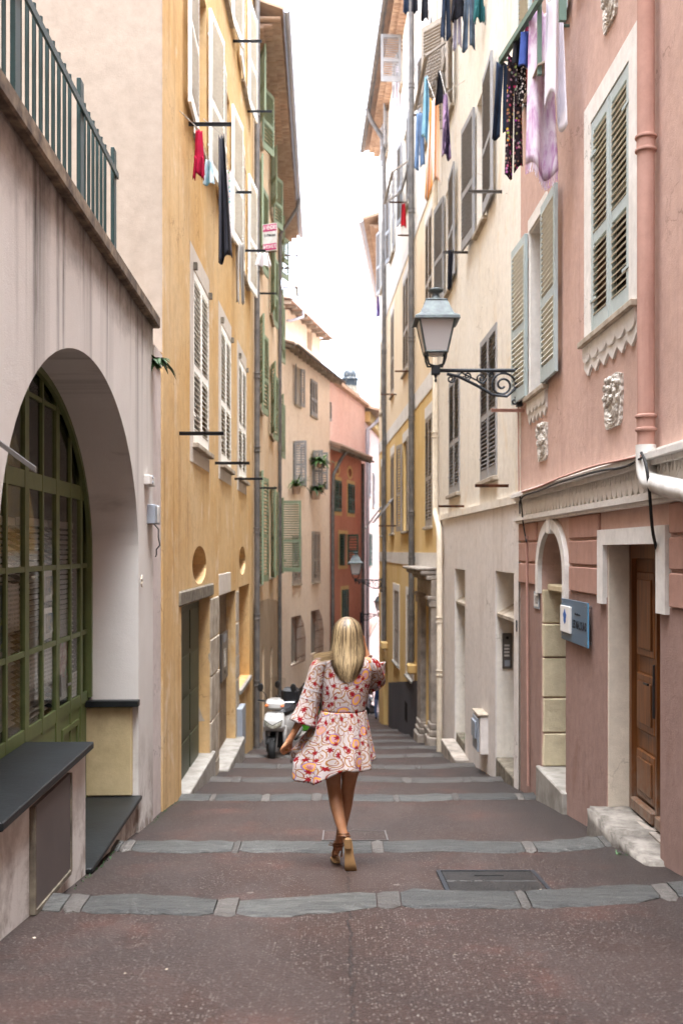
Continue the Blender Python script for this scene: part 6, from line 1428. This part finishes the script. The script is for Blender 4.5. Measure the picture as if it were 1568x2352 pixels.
def scooter(p, rz, body, label, screen=True, accent=None, group='scooters parked along the wall'):
    e = empty('scooter', p, rz); tag(e, label, 'scooter', group); acc = accent or body; K = M['black']; st = R(14)
    fwh = (-.03, -.60, .225)
    for nm, c, rot in (('front_wheel', fwh, st), ('rear_wheel', (0, .68, .225), 0)):
        w = torus(MB(), (0, 0, 0), .165, .06, 28, 10, rot).build('tyre', K, None, None, True); wr = w; wr.name = nm; wr.parent = e; wr.location = c
        MB().lathe([(.12, -.03), (.13, -.02), (.05, -.035), (.05, .035), (.13, .02), (.12, .03)], (0, 0, 0), 18, 'x').build('rim', M['steel'], wr, None, True).rotation_euler = (0, 0, rot)
    for s in (-1, 1): MB().tube([(s*.075-.03, -.60, .225), (s*.07-.01, -.50, .62)], [.02, .026], 8).build('fork_leg', M['steel'], e, None, True)
    MB().grid(lambda s, t: (-.03+(t-.5)*.15, -.60+.245*math.cos(R(60)+s*R(110))*-1, .225+.255*math.sin(R(35)+s*R(120))), 10, 5).build('mudguard', K, e, None, True).modifiers.new('t', 'SOLIDIFY').thickness = .006
    loft(MB(), [(0, -.44, .54, .16, .03, 2.6), (0, -.50, .57, .185, .075, 2.6), (0, -.53, .64, .19, .10, 2.6), (0, -.51, .74, .182, .10, 2.6), (0, -.46, .84, .165, .07, 2.8), (0, -.42, .88, .13, .04, 2.6)], 28).build('front_shield', body, e, None, True)
    for s in (-1, 1): loft(MB(), [(s*.15, -.40, .24, .018, .06, 2.4), (s*.172, -.42, .36, .03, .09, 2.4), (s*.175, -.43, .5, .04, .10, 2.4), (s*.16, -.42, .62, .04, .09, 2.4)], 14).build('leg_shield', body, e, None, True)
    MB().rbox(-.15, .15, -.42, -.36, .25, .85, .02).build('inner_shield', K, e)
    def hl(a, b): x = (a-.5)*2; return (x*.155, -.672+.07*abs(x)**2 + .03*(b-.5)**2, .605 + b*.125 - .055*(1-abs(x))*b + .06*abs(x)*(1-b) + .03*abs(x)*b)
    MB().grid(hl, 17, 7).build('headlamp', M['lens'], e, None, True).modifiers.new('t', 'SOLIDIFY').thickness = .02
    MB().grid(lambda a, b: (hl(a, 1)[0]*1.04, hl(a, 1)[1]-.004-.0*b, hl(a, 1)[2]+(b-.3)*.014), 17, 3).build('headlamp_brow', K, e, None, True)
    MB().rbox(-.06, .06, -.555, -.53, .80, .812, .003).build('grille', K, e)
    hb = empty('handlebar_pivot') if False else None
    loft(MB(), [(0, -.38, .90, .10, .06, 2.4), (.01, -.42, .95, .15, .09, 2.4), (0, -.40, 1.02, .17, .10, 2.4), (-.02, -.35, 1.08, .13, .07, 2.4), (-.02, -.32, 1.10, .07, .03, 2.2)], 24).build('handlebar_cowl', body, e, None, True)
    for s in (-1, 1):
        MB().tube([(s*.14, -.32, 1.02), (s*.22, -.29, 1.04), (s*.33, -.26, 1.04)], [.014, .016, .019], 8).build('grip', K, e, None, True)
        MB().tube([(s*.15, -.36, 1.03), (s*.32, -.33, 1.03)], .007, 6).build('lever', M['chrome'], e, None, True)
        loft(MB(), [(s*.13, -.49, .96, .012, .01, 2), (s*.135, -.49, .985, .035, .02, 2), (s*.14, -.47, 1.01, .012, .01, 2)], 10).build('indicator', M['amber'], e, None, True)
        MB().tube([(s*.17, -.30, 1.05), (s*.2, -.28, 1.15), (s*.27, -.28, 1.22)], .007, 6).build('mirror_stem', K, e, None, True)
        MB().lathe([(.001, -.012), (.045, -.010), (.055, 0), (.045, .012), (.001, .014)], (s*.29, -.28, 1.27), 14, 'y', 1.0, 1.35).build('mirror', K, e, None, True)
    if screen:
        def ws(a, b): x = (a-.5)*2; ww = .20-.05*b-.03*(1-b); return (x*ww, -.44+.10*x*x+.12*b, 1.05+b*.42*(1-.12*x*x))
        MB().grid(ws, 14, 10).build('windscreen', M['screen'], e, None, True)
    MB().rbox(-.15, .15, -.36, .22, .24, .30, .02).build('footboard', M['sc_grey'], e)
    loft(MB(), [(0, .45, .32, .15, .30, 2.6), (0, .5, .48, .18, .42, 2.6), (0, .52, .62, .18, .44, 2.6), (0, .52, .72, .15, .42, 2.6)], 24).build('rear_body', acc, e, None, True)
    loft(MB(), [(0, .48, .72, .14, .40, 2.6), (0, .46, .79, .15, .42, 2.6), (0, .48, .84, .11, .38, 2.6)], 20).build('saddle', M['seat'], e, None, True)
    MB().rbox(-.16, .16, .82, 1.1, .82, 1.1, .05).build('top_box', M['seat'], e) if screen else None
    MB().tube([(.16, .2, .28), (.2, .75, .3), (.2, .95, .36)], [.03, .045, .04], 10).build('exhaust', M['steel'], e, None, True)
    MB().tube([(-.14, .1, .24), (-.2, .12, .03)], .012, 6).build('stand', K, e, None, True)
    return e
sx, sd = -1.08, 17.55
scooter((sx, sd, gnd(sx, sd) - .02), R(-8), M['sc_white'], 'white scooter with a tall windscreen parked by the orange house wall')
scooter((-.88, 19.6, gnd(-.9, 19.6) - .02), R(-20), M['black'], 'dark scooter with lime green panels behind the white one', False, M['lime'])
for x, d, lab in ((.55, 47.0, 'dark scooter parked where the dark red house ends'), (.95, 49.5, 'dark scooter parked beside the pale pink house at the bend')): scooter((x, d, gnd(x, d)), R(70), M['black'], lab, False, M['sc_grey'], 'scooters at the far bend')
# café awning and parasol at the far bend
p = on_depth(838, 1474, 50.5); q = on_depth(866, 1424, 50.5)
o = MB().obox((0, 0, 0), (q-p)/2, (0, 1.2, 0), (0, 0, .04)).build('awning', M['white_paint'], None, (p+q)/2); tag(o, 'pale sloping awning at the far bend of the street', 'awning')
pp = on_depth(868, 1560, 54); e = empty('parasol', (pp.x, pp.y, gz(54))); tag(e, 'pale cafe parasol far down the street', 'parasol')
MB().tube([(0, 0, 0), (0, 0, 2.6)], .03, 8).build('pole', M['steel'], e); 
MB().lathe([(1.3, 2.15), (1.28, 2.2), (.7, 2.5), (.02, 2.75)], (0, 0, 0), 8).build('canopy', M['white_paint'], e)
# ---------------------------------------------------------------- people
def skin_body(name, joints, edges, mat, root=0, sub=2):
    me = bpy.data.meshes.new(name); me.from_pydata([j[:3] for j in joints], edges, [])
    o = bpy.data.objects.new(name, me); COL.objects.link(o)
    sk = o.modifiers.new('skin', 'SKIN'); sk.branch_smoothing = .3; sk.use_smooth_shade = True
    if not me.skin_vertices: me.attributes
    for i, j in enumerate(joints):
        r = j[3]; me.skin_vertices[0].data[i].radius = (r if not isinstance(r, tuple) else r[0], r if not isinstance(r, tuple) else r[1]); me.skin_vertices[0].data[i].use_root = i == root
    su = o.modifiers.new('sub', 'SUBSURF'); su.levels = sub; su.render_levels = sub
    bpy.context.view_layer.update()
    m2 = bpy.data.meshes.new_from_object(o.evaluated_get(bpy.context.evaluated_depsgraph_get()))
    bpy.data.objects.remove(o); m2.name = name; m2.materials.clear(); m2.materials.append(mat); m2.shade_smooth(); return m2
def skin_mat():
    b = NB('tanned_skin', .5, .35); p = b.obj(); b.color(b.mix(b.ramp(b.noise(p, 9, 4), .35, .65), lin('#9a6a4a'), lin('#ad7d5c')))
    b.b.inputs['Subsurface Weight'].default_value = .12; b.b.inputs['Subsurface Radius'].default_value = (.02, .008, .004); return b.m
SKIN = skin_mat()
J = []; Ed = []
def jt(x, y, z, r, par=None):
    J.append((x, y, z, r)); 
    if par is not None: Ed.append((par, len(J)-1))
    return len(J)-1
pel = jt(.02, 0, .90, .125); wa = jt(.018, 0, 1.04, .095, pel); ch = jt(.03, 0, 1.20, .105, wa); uc = jt(.033, .0, 1.31, .085, ch)
nb = jt(.036, .01, 1.385, .052, uc); nk = jt(.038, .02, 1.43, .047, nb); hd = jt(.038, .035, 1.50, .076, nk); h2 = jt(.038, .03, 1.56, .078, hd); ht = jt(.038, .025, 1.60, .045, h2)
chin = jt(.040, .10, 1.465, .028, hd); nose = jt(.040, .128, 1.515, .012, hd)
# left arm: swings out and a little back
ls = jt(-.125, 0, 1.335, .05, uc); lm = jt(-.165, -.015, 1.21, .040, ls); le = jt(-.205, -.03, 1.085, .034, lm); lf1 = jt(-.255, -.04, .985, .033, le); lw = jt(-.315, -.05, .875, .022, lf1); lp = jt(-.345, -.055, .83, .027, lw)
for k, (dx, dy) in enumerate(((-.022, -.03), (-.010, -.012), (.004, .006), (.016, .024))):
    a = jt(-.365+dx*.6, -.058+dy, .795-.004*k, .0125, lp); b = jt(-.375+dx, -.05+dy, .765, .0098, a); c = jt(-.362+dx, -.035+dy, .745+.004*k, .0088, b); jt(-.345+dx, -.03+dy, .742+.004*k, .0078, c)
a = jt(-.335, -.025, .815, .013, lp); b = jt(-.335, -.005, .785, .0105, a); jt(-.342, .0, .762, .0085, b)
# right arm: bent, hand raised to the face
rs_ = jt(.19, .01, 1.335, .05, uc); rm2 = jt(.212, .07, 1.25, .040, rs_); re = jt(.225, .14, 1.17, .034, rm2); rf = jt(.195, .17, 1.28, .031, re); rw = jt(.160, .175, 1.40, .022, rf); rp = jt(.145, .17, 1.445, .027, rw)
for k, dx in enumerate((-.018, -.006, .006, .018)):
    a = jt(.135+dx*.8, .175-dx, 1.485, .0125, rp); b = jt(.118+dx*.8, .165-dx, 1.512-.003*k, .0098, a); c = jt(.10+dx*.6, .16-dx, 1.502-.003*k, .0088, b); jt(.092+dx*.5, .16-dx, 1.488, .0078, c)
a = jt(.122, .15, 1.455, .013, rp); b = jt(.105, .145, 1.475, .0105, a); jt(.092, .148, 1.487, .0085, b)
# left leg: rear leg, heel lifted, crossing behind the right
lh = jt(-.06, 0, .84, .088, pel); lt = jt(-.06, .008, .68, .074, lh); lk = jt(-.052, .012, .51, .049, lt); lc = jt(-.034, -.045, .415, .050, lk); lc2 = jt(-.012, -.10, .32, .040, lc); la = jt(.016, -.148, .232, .028, lc2); lhe = jt(.040, -.172, .195, .026, la); lmf = jt(.050, -.19, .12, .029, lhe); lb = jt(.056, -.195, .055, .033, lmf); jt(.060, -.165, .018, .022, lb)
# right leg: planted ahead
rh = jt(.095, 0, .84, .088, pel); rt = jt(.068, .015, .68, .074, rh); rk_ = jt(.044, .04, .50, .049, rt); rc = jt(.028, .03, .38, .048, rk_); rc2 = jt(.004, .04, .24, .036, rc); ra_ = jt(-.022, .058, .105, .028, rc2); rhe = jt(-.032, .045, .035, .028, ra_); 
rb2 = jt(-.040, .13, .035, .028, ra_); jt(-.048, .215, .004, .024, rb2)
WX, WD = 0.0, 6.6
WZ = gnd(0, 6.5) - .005
wom = empty('person', (WX, WD, WZ)); tag(wom, 'person with long blonde hair in a floral mini dress walking down the steps', 'person')
body = skin_body('body', J, Ed, SKIN); link('body', body, wom)

# dress: printed cotton
def print_mat():
    b = NB('floral_printed_cotton', .85, .15); uv = b.uv()
    wob = b.n('TexNoise', Scale=9.0, Detail=2.0); b.set(wob.inputs['Vector'], uv)
    wv = b.n('VectorMath', _operation='MULTIPLY_ADD'); b.set(wv.inputs[0], wob.outputs['Color']); wv.inputs[1].default_value = (.05, .05, 0); b.set(wv.inputs[2], uv)
    U = wv.outputs[0]; col = lin('#a49a96')
    def cells(scale, off):
        v = b.n('TexVoronoi', Scale=float(scale), _voronoi_dimensions='2D'); m_ = b.map(U, (1, 1, 1), off); b.set(v.inputs['Vector'], m_)
        s = b.n('VectorMath', _operation='MULTIPLY'); b.set(s.inputs[0], m_); s.inputs[1].default_value = (scale,)*3
        d = b.n('VectorMath', _operation='SUBTRACT'); b.set(d.inputs[0], m_); b.set(d.inputs[1], v.outputs['Position'])
        x = b.sep(d.outputs[0]); ang = b.math('ARCTAN2', x[1], x[0]); ds = b.math('MULTIPLY', b.math('SQRT', b.math('ADD', b.math('MULTIPLY', x[0], x[0]), b.math('MULTIPLY', x[1], x[1]))), float(scale))
        return ds, ang, b.sep(v.outputs['Color']), x
    # curling stems
    ds, an, cc, x = cells(10, (3.1, 1.2, 0))
    sp = b.math('FRACT', b.math('ADD', b.math('MULTIPLY', ds, 3.2), b.math('MULTIPLY', an, .159)))
    col = b.mix(b.math('MULTIPLY', b.ramp(b.math('ABSOLUTE', b.math('SUBTRACT', sp, .5)), .05, .11, 1, 0), b.ramp(cc[0], .08, .12)), col, lin('#7a3a2a'))
    ds, an, cc, x = cells(13, (7.7, .2, 0))
    sp = b.math('FRACT', b.math('SUBTRACT', b.math('MULTIPLY', ds, 2.6), b.math('MULTIPLY', an, .159)))
    col = b.mix(b.math('MULTIPLY', b.ramp(b.math('ABSOLUTE', b.math('SUBTRACT', sp, .5)), .07, .13, 1, 0), b.ramp(cc[1], .2, .25)), col, lin('#8a5f2c'))
    # ochre and mauve pods
    ds, an, cc, x = cells(8.5, (.4, 5.3, 0))
    r_ = b.math('ADD', ds, b.math('MULTIPLY', b.math('SINE', an), .10))
    on = b.ramp(cc[0], .30, .33)
    col = b.mix(b.math('MULTIPLY', b.ramp(r_, .30, .33, 1, 0), on), col, lin('#7a5a86')); col = b.mix(b.math('MULTIPLY', b.ramp(r_, .25, .27, 1, 0), on), col, lin('#c08a3c')); col = b.mix(b.math('MULTIPLY', b.ramp(r_, .13, .17, 1, 0), on), col, lin('#a87f86'))
    # crimson star flowers
    ds, an, cc, x = cells(15, (1.9, 2.6, 0))
    pet = b.math('ADD', .22, b.math('MULTIPLY', b.math('SINE', b.math('MULTIPLY', an, 7.0)), .075))
    col = b.mix(b.math('MULTIPLY', b.ramp(b.math('SUBTRACT', ds, pet), -.01, .02, 1, 0), b.ramp(cc[2], .25, .3)), col, lin('#7a1219'))
    b.color(col); b.bump(b.noise(b.map(uv, (1, 1, 1)), 500, 2), .1, .001); return b.m
DRESS = print_mat()
class UM:
    """grid meshes with a UV per vertex"""
    def __init__(s): s.v = []; s.uvs = []; s.f = []
    def grid(s, fn, nu, nv):
        o = len(s.v)
        for j in range(nv):
            for i in range(nu):
                p, uv = fn(i/(nu-1), j/(nv-1)); s.v.append(tuple(p)); s.uvs.append(uv)
        for j in range(nv-1):
            for i in range(nu-1): s.f.append((o+j*nu+i, o+j*nu+i+1, o+(j+1)*nu+i+1, o+(j+1)*nu+i))
        return s
    def build(s, name, mat, parent, thick=.003):
        me = bpy.data.meshes.new(name); me.from_pydata(s.v, [], s.f); l = me.uv_layers.new(name='UVMap')
        for lp in me.loops: l.data[lp.index].uv = s.uvs[lp.vertex_index]
        me.materials.append(mat); me.shade_smooth(); o = link(name, me, parent)
        if thick: o.modifiers.new('cloth', 'SOLIDIFY').thickness = thick
        return o
def interp(tab, x):
    for a, b in zip(tab[:-1], tab[1:]):
        if x <= b[0]:
            q = (x-a[0])/(b[0]-a[0]); q = q*q*(3-2*q) if len(a) > 9 else q
            return [a[i]+(b[i]-a[i])*q for i in range(1, len(a))]
    return list(tab[-1][1:])
# bodice sections: height, centre x, half width left, half width right, half depth back, half depth front
BOD = [(1.02, .018, .150, .142, .118, .11), (1.07, .02, .154, .148, .118, .115), (1.15, .024, .162, .158, .118, .125), (1.23, .03, .168, .166, .110, .12), (1.30, .033, .178, .176, .096, .10), (1.345, .035, .165, .163, .075, .075), (1.375, .036, .11, .11, .06, .06), (1.395, .037, .062, .062, .052, .055)]
def bod(s, t):
    z = 1.015 + t*.38; cx_, aL, aR, bb, bf = interp(BOD, z); th = s*2*math.pi + math.pi/2
    co, si = math.cos(th), math.sin(th); w_ = aR if co > 0 else aL; dp = bf if si > 0 else bb
    k = 1 + .010*math.sin(th*9+z*30)*(1-t) + .012*math.sin(th*3+z*17)
    return (cx_+w_*abs(co)**.92*(1 if co > 0 else -1)*k, dp*si*k, z), (s*1.0, z)
HEM = [(0, .70), (35, .655), (60, .645), (85, .665), (105, .62), (125, .565), (150, .575), (180, .67), (230, .66), (300, .66), (360, .70)]
def skirt(s, t):
    t = t if t > 0 else 0
    th = s*2*math.pi + math.pi/2; deg = math.degrees(-th) % 360          # 0 right, 90 towards the camera, 180 left
    co, si = math.cos(th), math.sin(th); hz = interp(HEM, deg)[0]
    z = 1.018 + (hz-1.018)*t
    q = t**1.05; left = .150 + .225*(q if t < .75 else .805 + (t-.75)*(-.25)); right = .142 + .045*q
    wgt = (1-co)/2; w_ = right + (left-right)*wgt; dp = .117 + (.085 if si < 0 else .03)*q
    f = 1 + (.014+.075*t)*math.sin(th*9+t*1.2+.6*math.sin(th*3)) + .012*math.sin(th*29)*(1-t)**.5 + .03*t*math.sin(th*5+1)
    tw = -.03*t*t
    return (.018+tw*wgt + w_*co*f, dp*si*f - .015*t, z), (s*1.35 + .3, z*1.05)
def tube_sleeve(path, s, t, squash=1.0, uo=0.0, fold=.03):
    k = t*(len(path)-1); i = min(int(k), len(path)-2); q = k-i; a, b = path[i], path[i+1]
    p = Vector(a[:3])*(1-q)+Vector(b[:3])*q; r = a[3]*(1-q)+b[3]*q
    tg = (Vector(b[:3])-Vector(a[:3])); 
    if i+2 < len(path): tg = tg.normalized()*(1-q) + (Vector(path[i+2][:3])-Vector(b[:3])).normalized()*q
    tg.normalize(); e1 = tg.cross(Vector((0, 1, 0))).normalized(); e2 = tg.cross(e1)
    th = s*2*math.pi; r *= 1 + fold*math.sin(th*6+t*3)*(.3+t)
    return p + e1*math.cos(th)*r + e2*math.sin(th)*r*squash, (s*.48+uo, p.z)
LS = [(-.10, 0, 1.345, .055), (-.14, -.002, 1.31, .066), (-.168, -.012, 1.22, .064), (-.192, -.022, 1.14, .064), (-.212, -.03, 1.075, .067), (-.232, -.036, 1.0, .078), (-.25, -.04, .94, .094)]
RS = [(.165, .01, 1.345, .055), (.198, .02, 1.31, .066), (.215, .07, 1.25, .066), (.23, .12, 1.195, .07), (.222, .155, 1.205, .078), (.205, .165, 1.25, .09), (.195, .168, 1.30, .105)]
d = UM().grid(bod, 97, 26).grid(skirt, 193, 30)
d.grid(lambda s, t: tube_sleeve(LS, s, t, 1, 2.0), 41, 28)
d.grid(lambda s, t: tube_sleeve(RS, s, t, 1, 3.3), 41, 28)
def drape(s, t):                                                        # loose bell of the raised sleeve hanging off the forearm
    x = .255 - .105*s + .01*math.sin(t*6); y = .10 + .05*math.sin(s*math.pi) - .05*t; z = 1.30 - .07*s*0 - t*(.20 - .05*(1-s)) + .012*math.sin(s*18)
    return (x + .012*math.sin(s*14)*t, y - .02*math.cos(s*12)*t, z), (s*.2+4.2, z)
d.grid(drape, 16, 16)
dress = d.build('dress', DRESS, wom)
lace = simple('white_openwork_lace', '#a8a2a2', .9, .1, 0, .3, 160)
for k in (2.72, 3.55):
    t = k/6; m = MB()
    m.grid(lambda s, q: tuple(Vector(tube_sleeve(LS, s, t + q*.022, 1)[0])*1.0 + Vector((0, 0, 0)) + (Vector(tube_sleeve(LS, s, t)[0]) - Vector(LS[int(k)][:3])).normalized()*.003), 33, 3)
    m.build('lace_band', lace, dress, None, True)

# hair
def hair_mat():
    b = NB('blonde_hair', .5, .4); uv = b.sep(b.uv())
    c = b.mix(b.ramp(uv[0], .0, .5), lin('#3a2b1d'), lin('#857052')); c = b.mix(b.ramp(uv[0], .5, 1.0), c, lin('#b9a077'))
    root = b.math('MULTIPLY', b.ramp(uv[1], .0, .35, 1, 0), .55); c = b.mix(root, c, lin('#4d3d2d'))           # darker regrowth at the parting
    b.color(c); b.b.inputs['Anisotropic'].default_value = .3; return b.m
HAIR = hair_mat()
HW = [(1.22, .052, .142), (1.28, .080, .142), (1.34, .101, .134), (1.38, .108, .118), (1.42, .106, .108), (1.47, .098, .100), (1.52, .094, .098), (1.56, .088, .092), (1.59, .076, .078), (1.615, .056, .056), (1.632, .030, .030), (1.638, .004, .004)]
HC = (.038, .030)
def hp(phi, z, k=1.0):
    w_, b_ = interp(HW, z); q = min(1, max(0, (1.46-z)/.12)); c = math.cos(phi); c = c**(1-.8*q) if c > 0 else c
    return Vector((HC[0] + w_*math.sin(phi)*k, HC[1] - b_*c*k, z))
sh = UM(); sh.grid(lambda s, t: (hp(-1.9 + 3.8*s, 1.245 + t*.385, .93), (.15, 1-t)), 33, 26)
rh_ = random.Random(12)
for k in range(1500):
    phi = rh_.uniform(-2.0, 2.0); ze = 1.235 + rh_.uniform(-.022, .03) + .03*abs(phi)**2*.4; kk = rh_.uniform(.93, 1.09); cu = rh_.random(); ph = rh_.uniform(0, 6); am = rh_.uniform(0, .010)
    if abs(phi) > 1.5: ze += rh_.uniform(0, .06)
    n_ = 13; wd = rh_.uniform(.0016, .0036); z0 = 1.637 - abs(rh_.gauss(0, .004))
    def fn(s, t, phi=phi, ze=ze, kk=kk, ph=ph, am=am, wd=wd, z0=z0, cu=cu):
        z = z0 + (ze-z0)*(t**1.25); p = hp(phi*(1-.10*t), z, kk + .015*math.sin(t*7+ph)); p.x += am*math.sin(t*9+ph)*t
        p.x += (s-.5)*2*wd*math.cos(phi)*(1-.6*t); p.y += (s-.5)*2*wd*math.sin(phi)*(1-.6*t); return p, (cu, t)
    sh.grid(fn, 2, n_)
for k in range(60):                                                    # loose lock lifted over the left shoulder
    z0 = rh_.uniform(1.37, 1.42); dy = rh_.uniform(-.04, .01); L_ = rh_.uniform(.10, .2); cu = rh_.uniform(.5, 1); dr_ = rh_.uniform(-.02, .02)
    def fn(s, t, z0=z0, dy=dy, L_=L_, cu=cu, dr_=dr_):
        return Vector((-.05-L_*t*.75, -.065+dy-.02*t, z0-.035*t+.02*t*t+dr_*t*.6 + (s-.5)*.006*(1-.7*t))), (cu, t)
    sh.grid(fn, 2, 7)
sh.build('hair', HAIR, wom, 0)
# sandals: tan soles, straps tied round the ankles
TAN = simple('tan_leather', '#6e4527', .55, .4, 0, .12, 30); SOLE = simple('worn_tan_sole', '#8a6a45', .7, .3, 0, .15, 20, .1)
def sole(pts, wd, n_up, name='sandal'):
    """flat sole swept along the underside of the foot"""
    m = MB(); vs = []; fs = []
    for (p, w_), u in zip(pts, n_up):
        p, u = Vector(p), Vector(u).normalized()
        for s in (-1, 1): vs += [p + Vector((s*w_, 0, 0)), p + Vector((s*w_, 0, 0)) + u*.014]
    for i in range(len(pts)-1):
        a = i*4; b = a+4; fs += [(a, b, b+2, a+2), (a+1, a+3, b+3, b+1), (a, a+1, b+1, b), (a+2, b+2, b+3, a+3)]
    fs += [(0, 2, 3, 1), (len(vs)-4, len(vs)-3, len(vs)-1, len(vs)-2)]
    m.add(vs, fs); o = m.build(name, SOLE, wom, None, True); o.modifiers.new('s', 'SUBSURF').levels = 2; o.modifiers['s'].render_levels = 2; return o
s1 = sole([((.040, -.200, .232), .022), ((.043, -.212, .20), .032), ((.050, -.222, .12), .030), ((.056, -.228, .065), .040), ((.060, -.218, .025), .044), ((.062, -.185, -.002), .036), ((.063, -.16, -.006), .02)], 0,
          [(0, 1, .25), (0, 1, .2), (0, 1, .05), (0, 1, 0), (0, .8, .5), (0, .3, 1), (0, .1, 1)])
s2 = sole([((-.030, .012, -.004), .02), ((-.032, .03, -.006), .031), ((-.038, .10, -.012), .030), ((-.044, .18, -.022), .040), ((-.050, .25, -.034), .026)], 0, [(0, 0, 1)]*5)
MB().rbox(.018, .066, -.236, -.222, .165, .235, .006).build('heel', SOLE, s1)
for c, r_, tilt, o_ in (((.014, -.148, .245), .034, .35, s1), ((.018, -.150, .228), .036, .5, s1), ((-.020, .056, .125), .034, 0, s2), ((-.022, .056, .105), .036, .1, s2)):
    pts = [(c[0]+r_*math.cos(a), c[1]+r_*math.sin(a), c[2]+tilt*r_*math.sin(a)*-.5) for a in [2*math.pi*k/16 for k in range(17)]]
    MB().tube(pts, .005, 6, False).build('ankle_strap', TAN, o_, None, True)
MB().tube([(-.062, .05, .03), (-.05, .05, .09), (-.045, .055, .12)], .006, 6).tube([(.0, .05, .03), (.005, .055, .12)], .006, 6).build('heel_strap', TAN, s2, None, True)
MB().tube([(-.05, .03, .12), (-.075, .02, .135), (-.085, .02, .12), (-.06, .03, .115)], .004, 6).build('bow', TAN, s2, None, True)
MB().tube([(.03, -.185, .215), (.012, -.165, .24)], .006, 6).build('heel_strap', TAN, s1, None, True)
for z, dx in ((.768, -.376), (.757, -.357)): MB().lathe([(.0115, -.002), (.0125, 0), (.0115, .002)], (dx - .004, -.055, z+.01), 10).build('ring', simple('gold_ring', '#c9a050', .25, .5, .9), wom, None, True)

# far walker
J2 = []; Ed2 = []
def j2(x, y, z, r, par=None):
    J2.append((x, y, z, r))
    if par is not None: Ed2.append((par, len(J2)-1))
    return len(J2)-1
p_ = j2(0, 0, .92, .13); w2 = j2(0, 0, 1.1, .12, p_); c2 = j2(0, 0, 1.3, .13, w2); n2 = j2(0, 0, 1.43, .055, c2); hh = j2(0, .02, 1.54, .085, n2); j2(0, .02, 1.60, .05, hh)
for s in (-1, 1):
    a = j2(s*.18, 0, 1.36, .05, c2); b = j2(s*.22, .02*s, 1.1, .042, a); c = j2(s*.2, .12, .9, .03, b); j2(s*.2, .16, .82, .03, c)
    a = j2(s*.09, 0, .84, .095, p_); b = j2(s*.09, .1*s, .48, .062, a); c = j2(s*.08, .12*s-.03, .1, .045, b); j2(s*.08, .12*s+.1, .04, .04, c)
pw = on_depth(869, 1660, 39.0)
far = empty('person', (pw.x - .02, 39.0, gnd(pw.x, 39.0))); tag(far, 'person in blue clothes walking far down the alley', 'person')
def walker_mat():
    b = NB('blue_clothes', .85, .1); z = b.sep(b.obj())[2]
    c = b.mix(b.ramp(z, .12, .14), lin('#171719'), lin('#4c5a78')); c = b.mix(b.ramp(z, .80, .82), c, lin('#2c3852')); c = b.mix(b.ramp(z, 1.42, 1.44), c, lin('#a87a5c')); b.color(c); return b.m
link('body', skin_body('body', J2, Ed2, walker_mat()), far)
MB().lathe([(.03, 1.38), (.10, 1.42), (.105, 1.55), (.09, 1.64), (.04, 1.68)], (0, -.01, 0), 14).build('hair', simple('brown_hair', '#4a3726', .6), far, None, True)
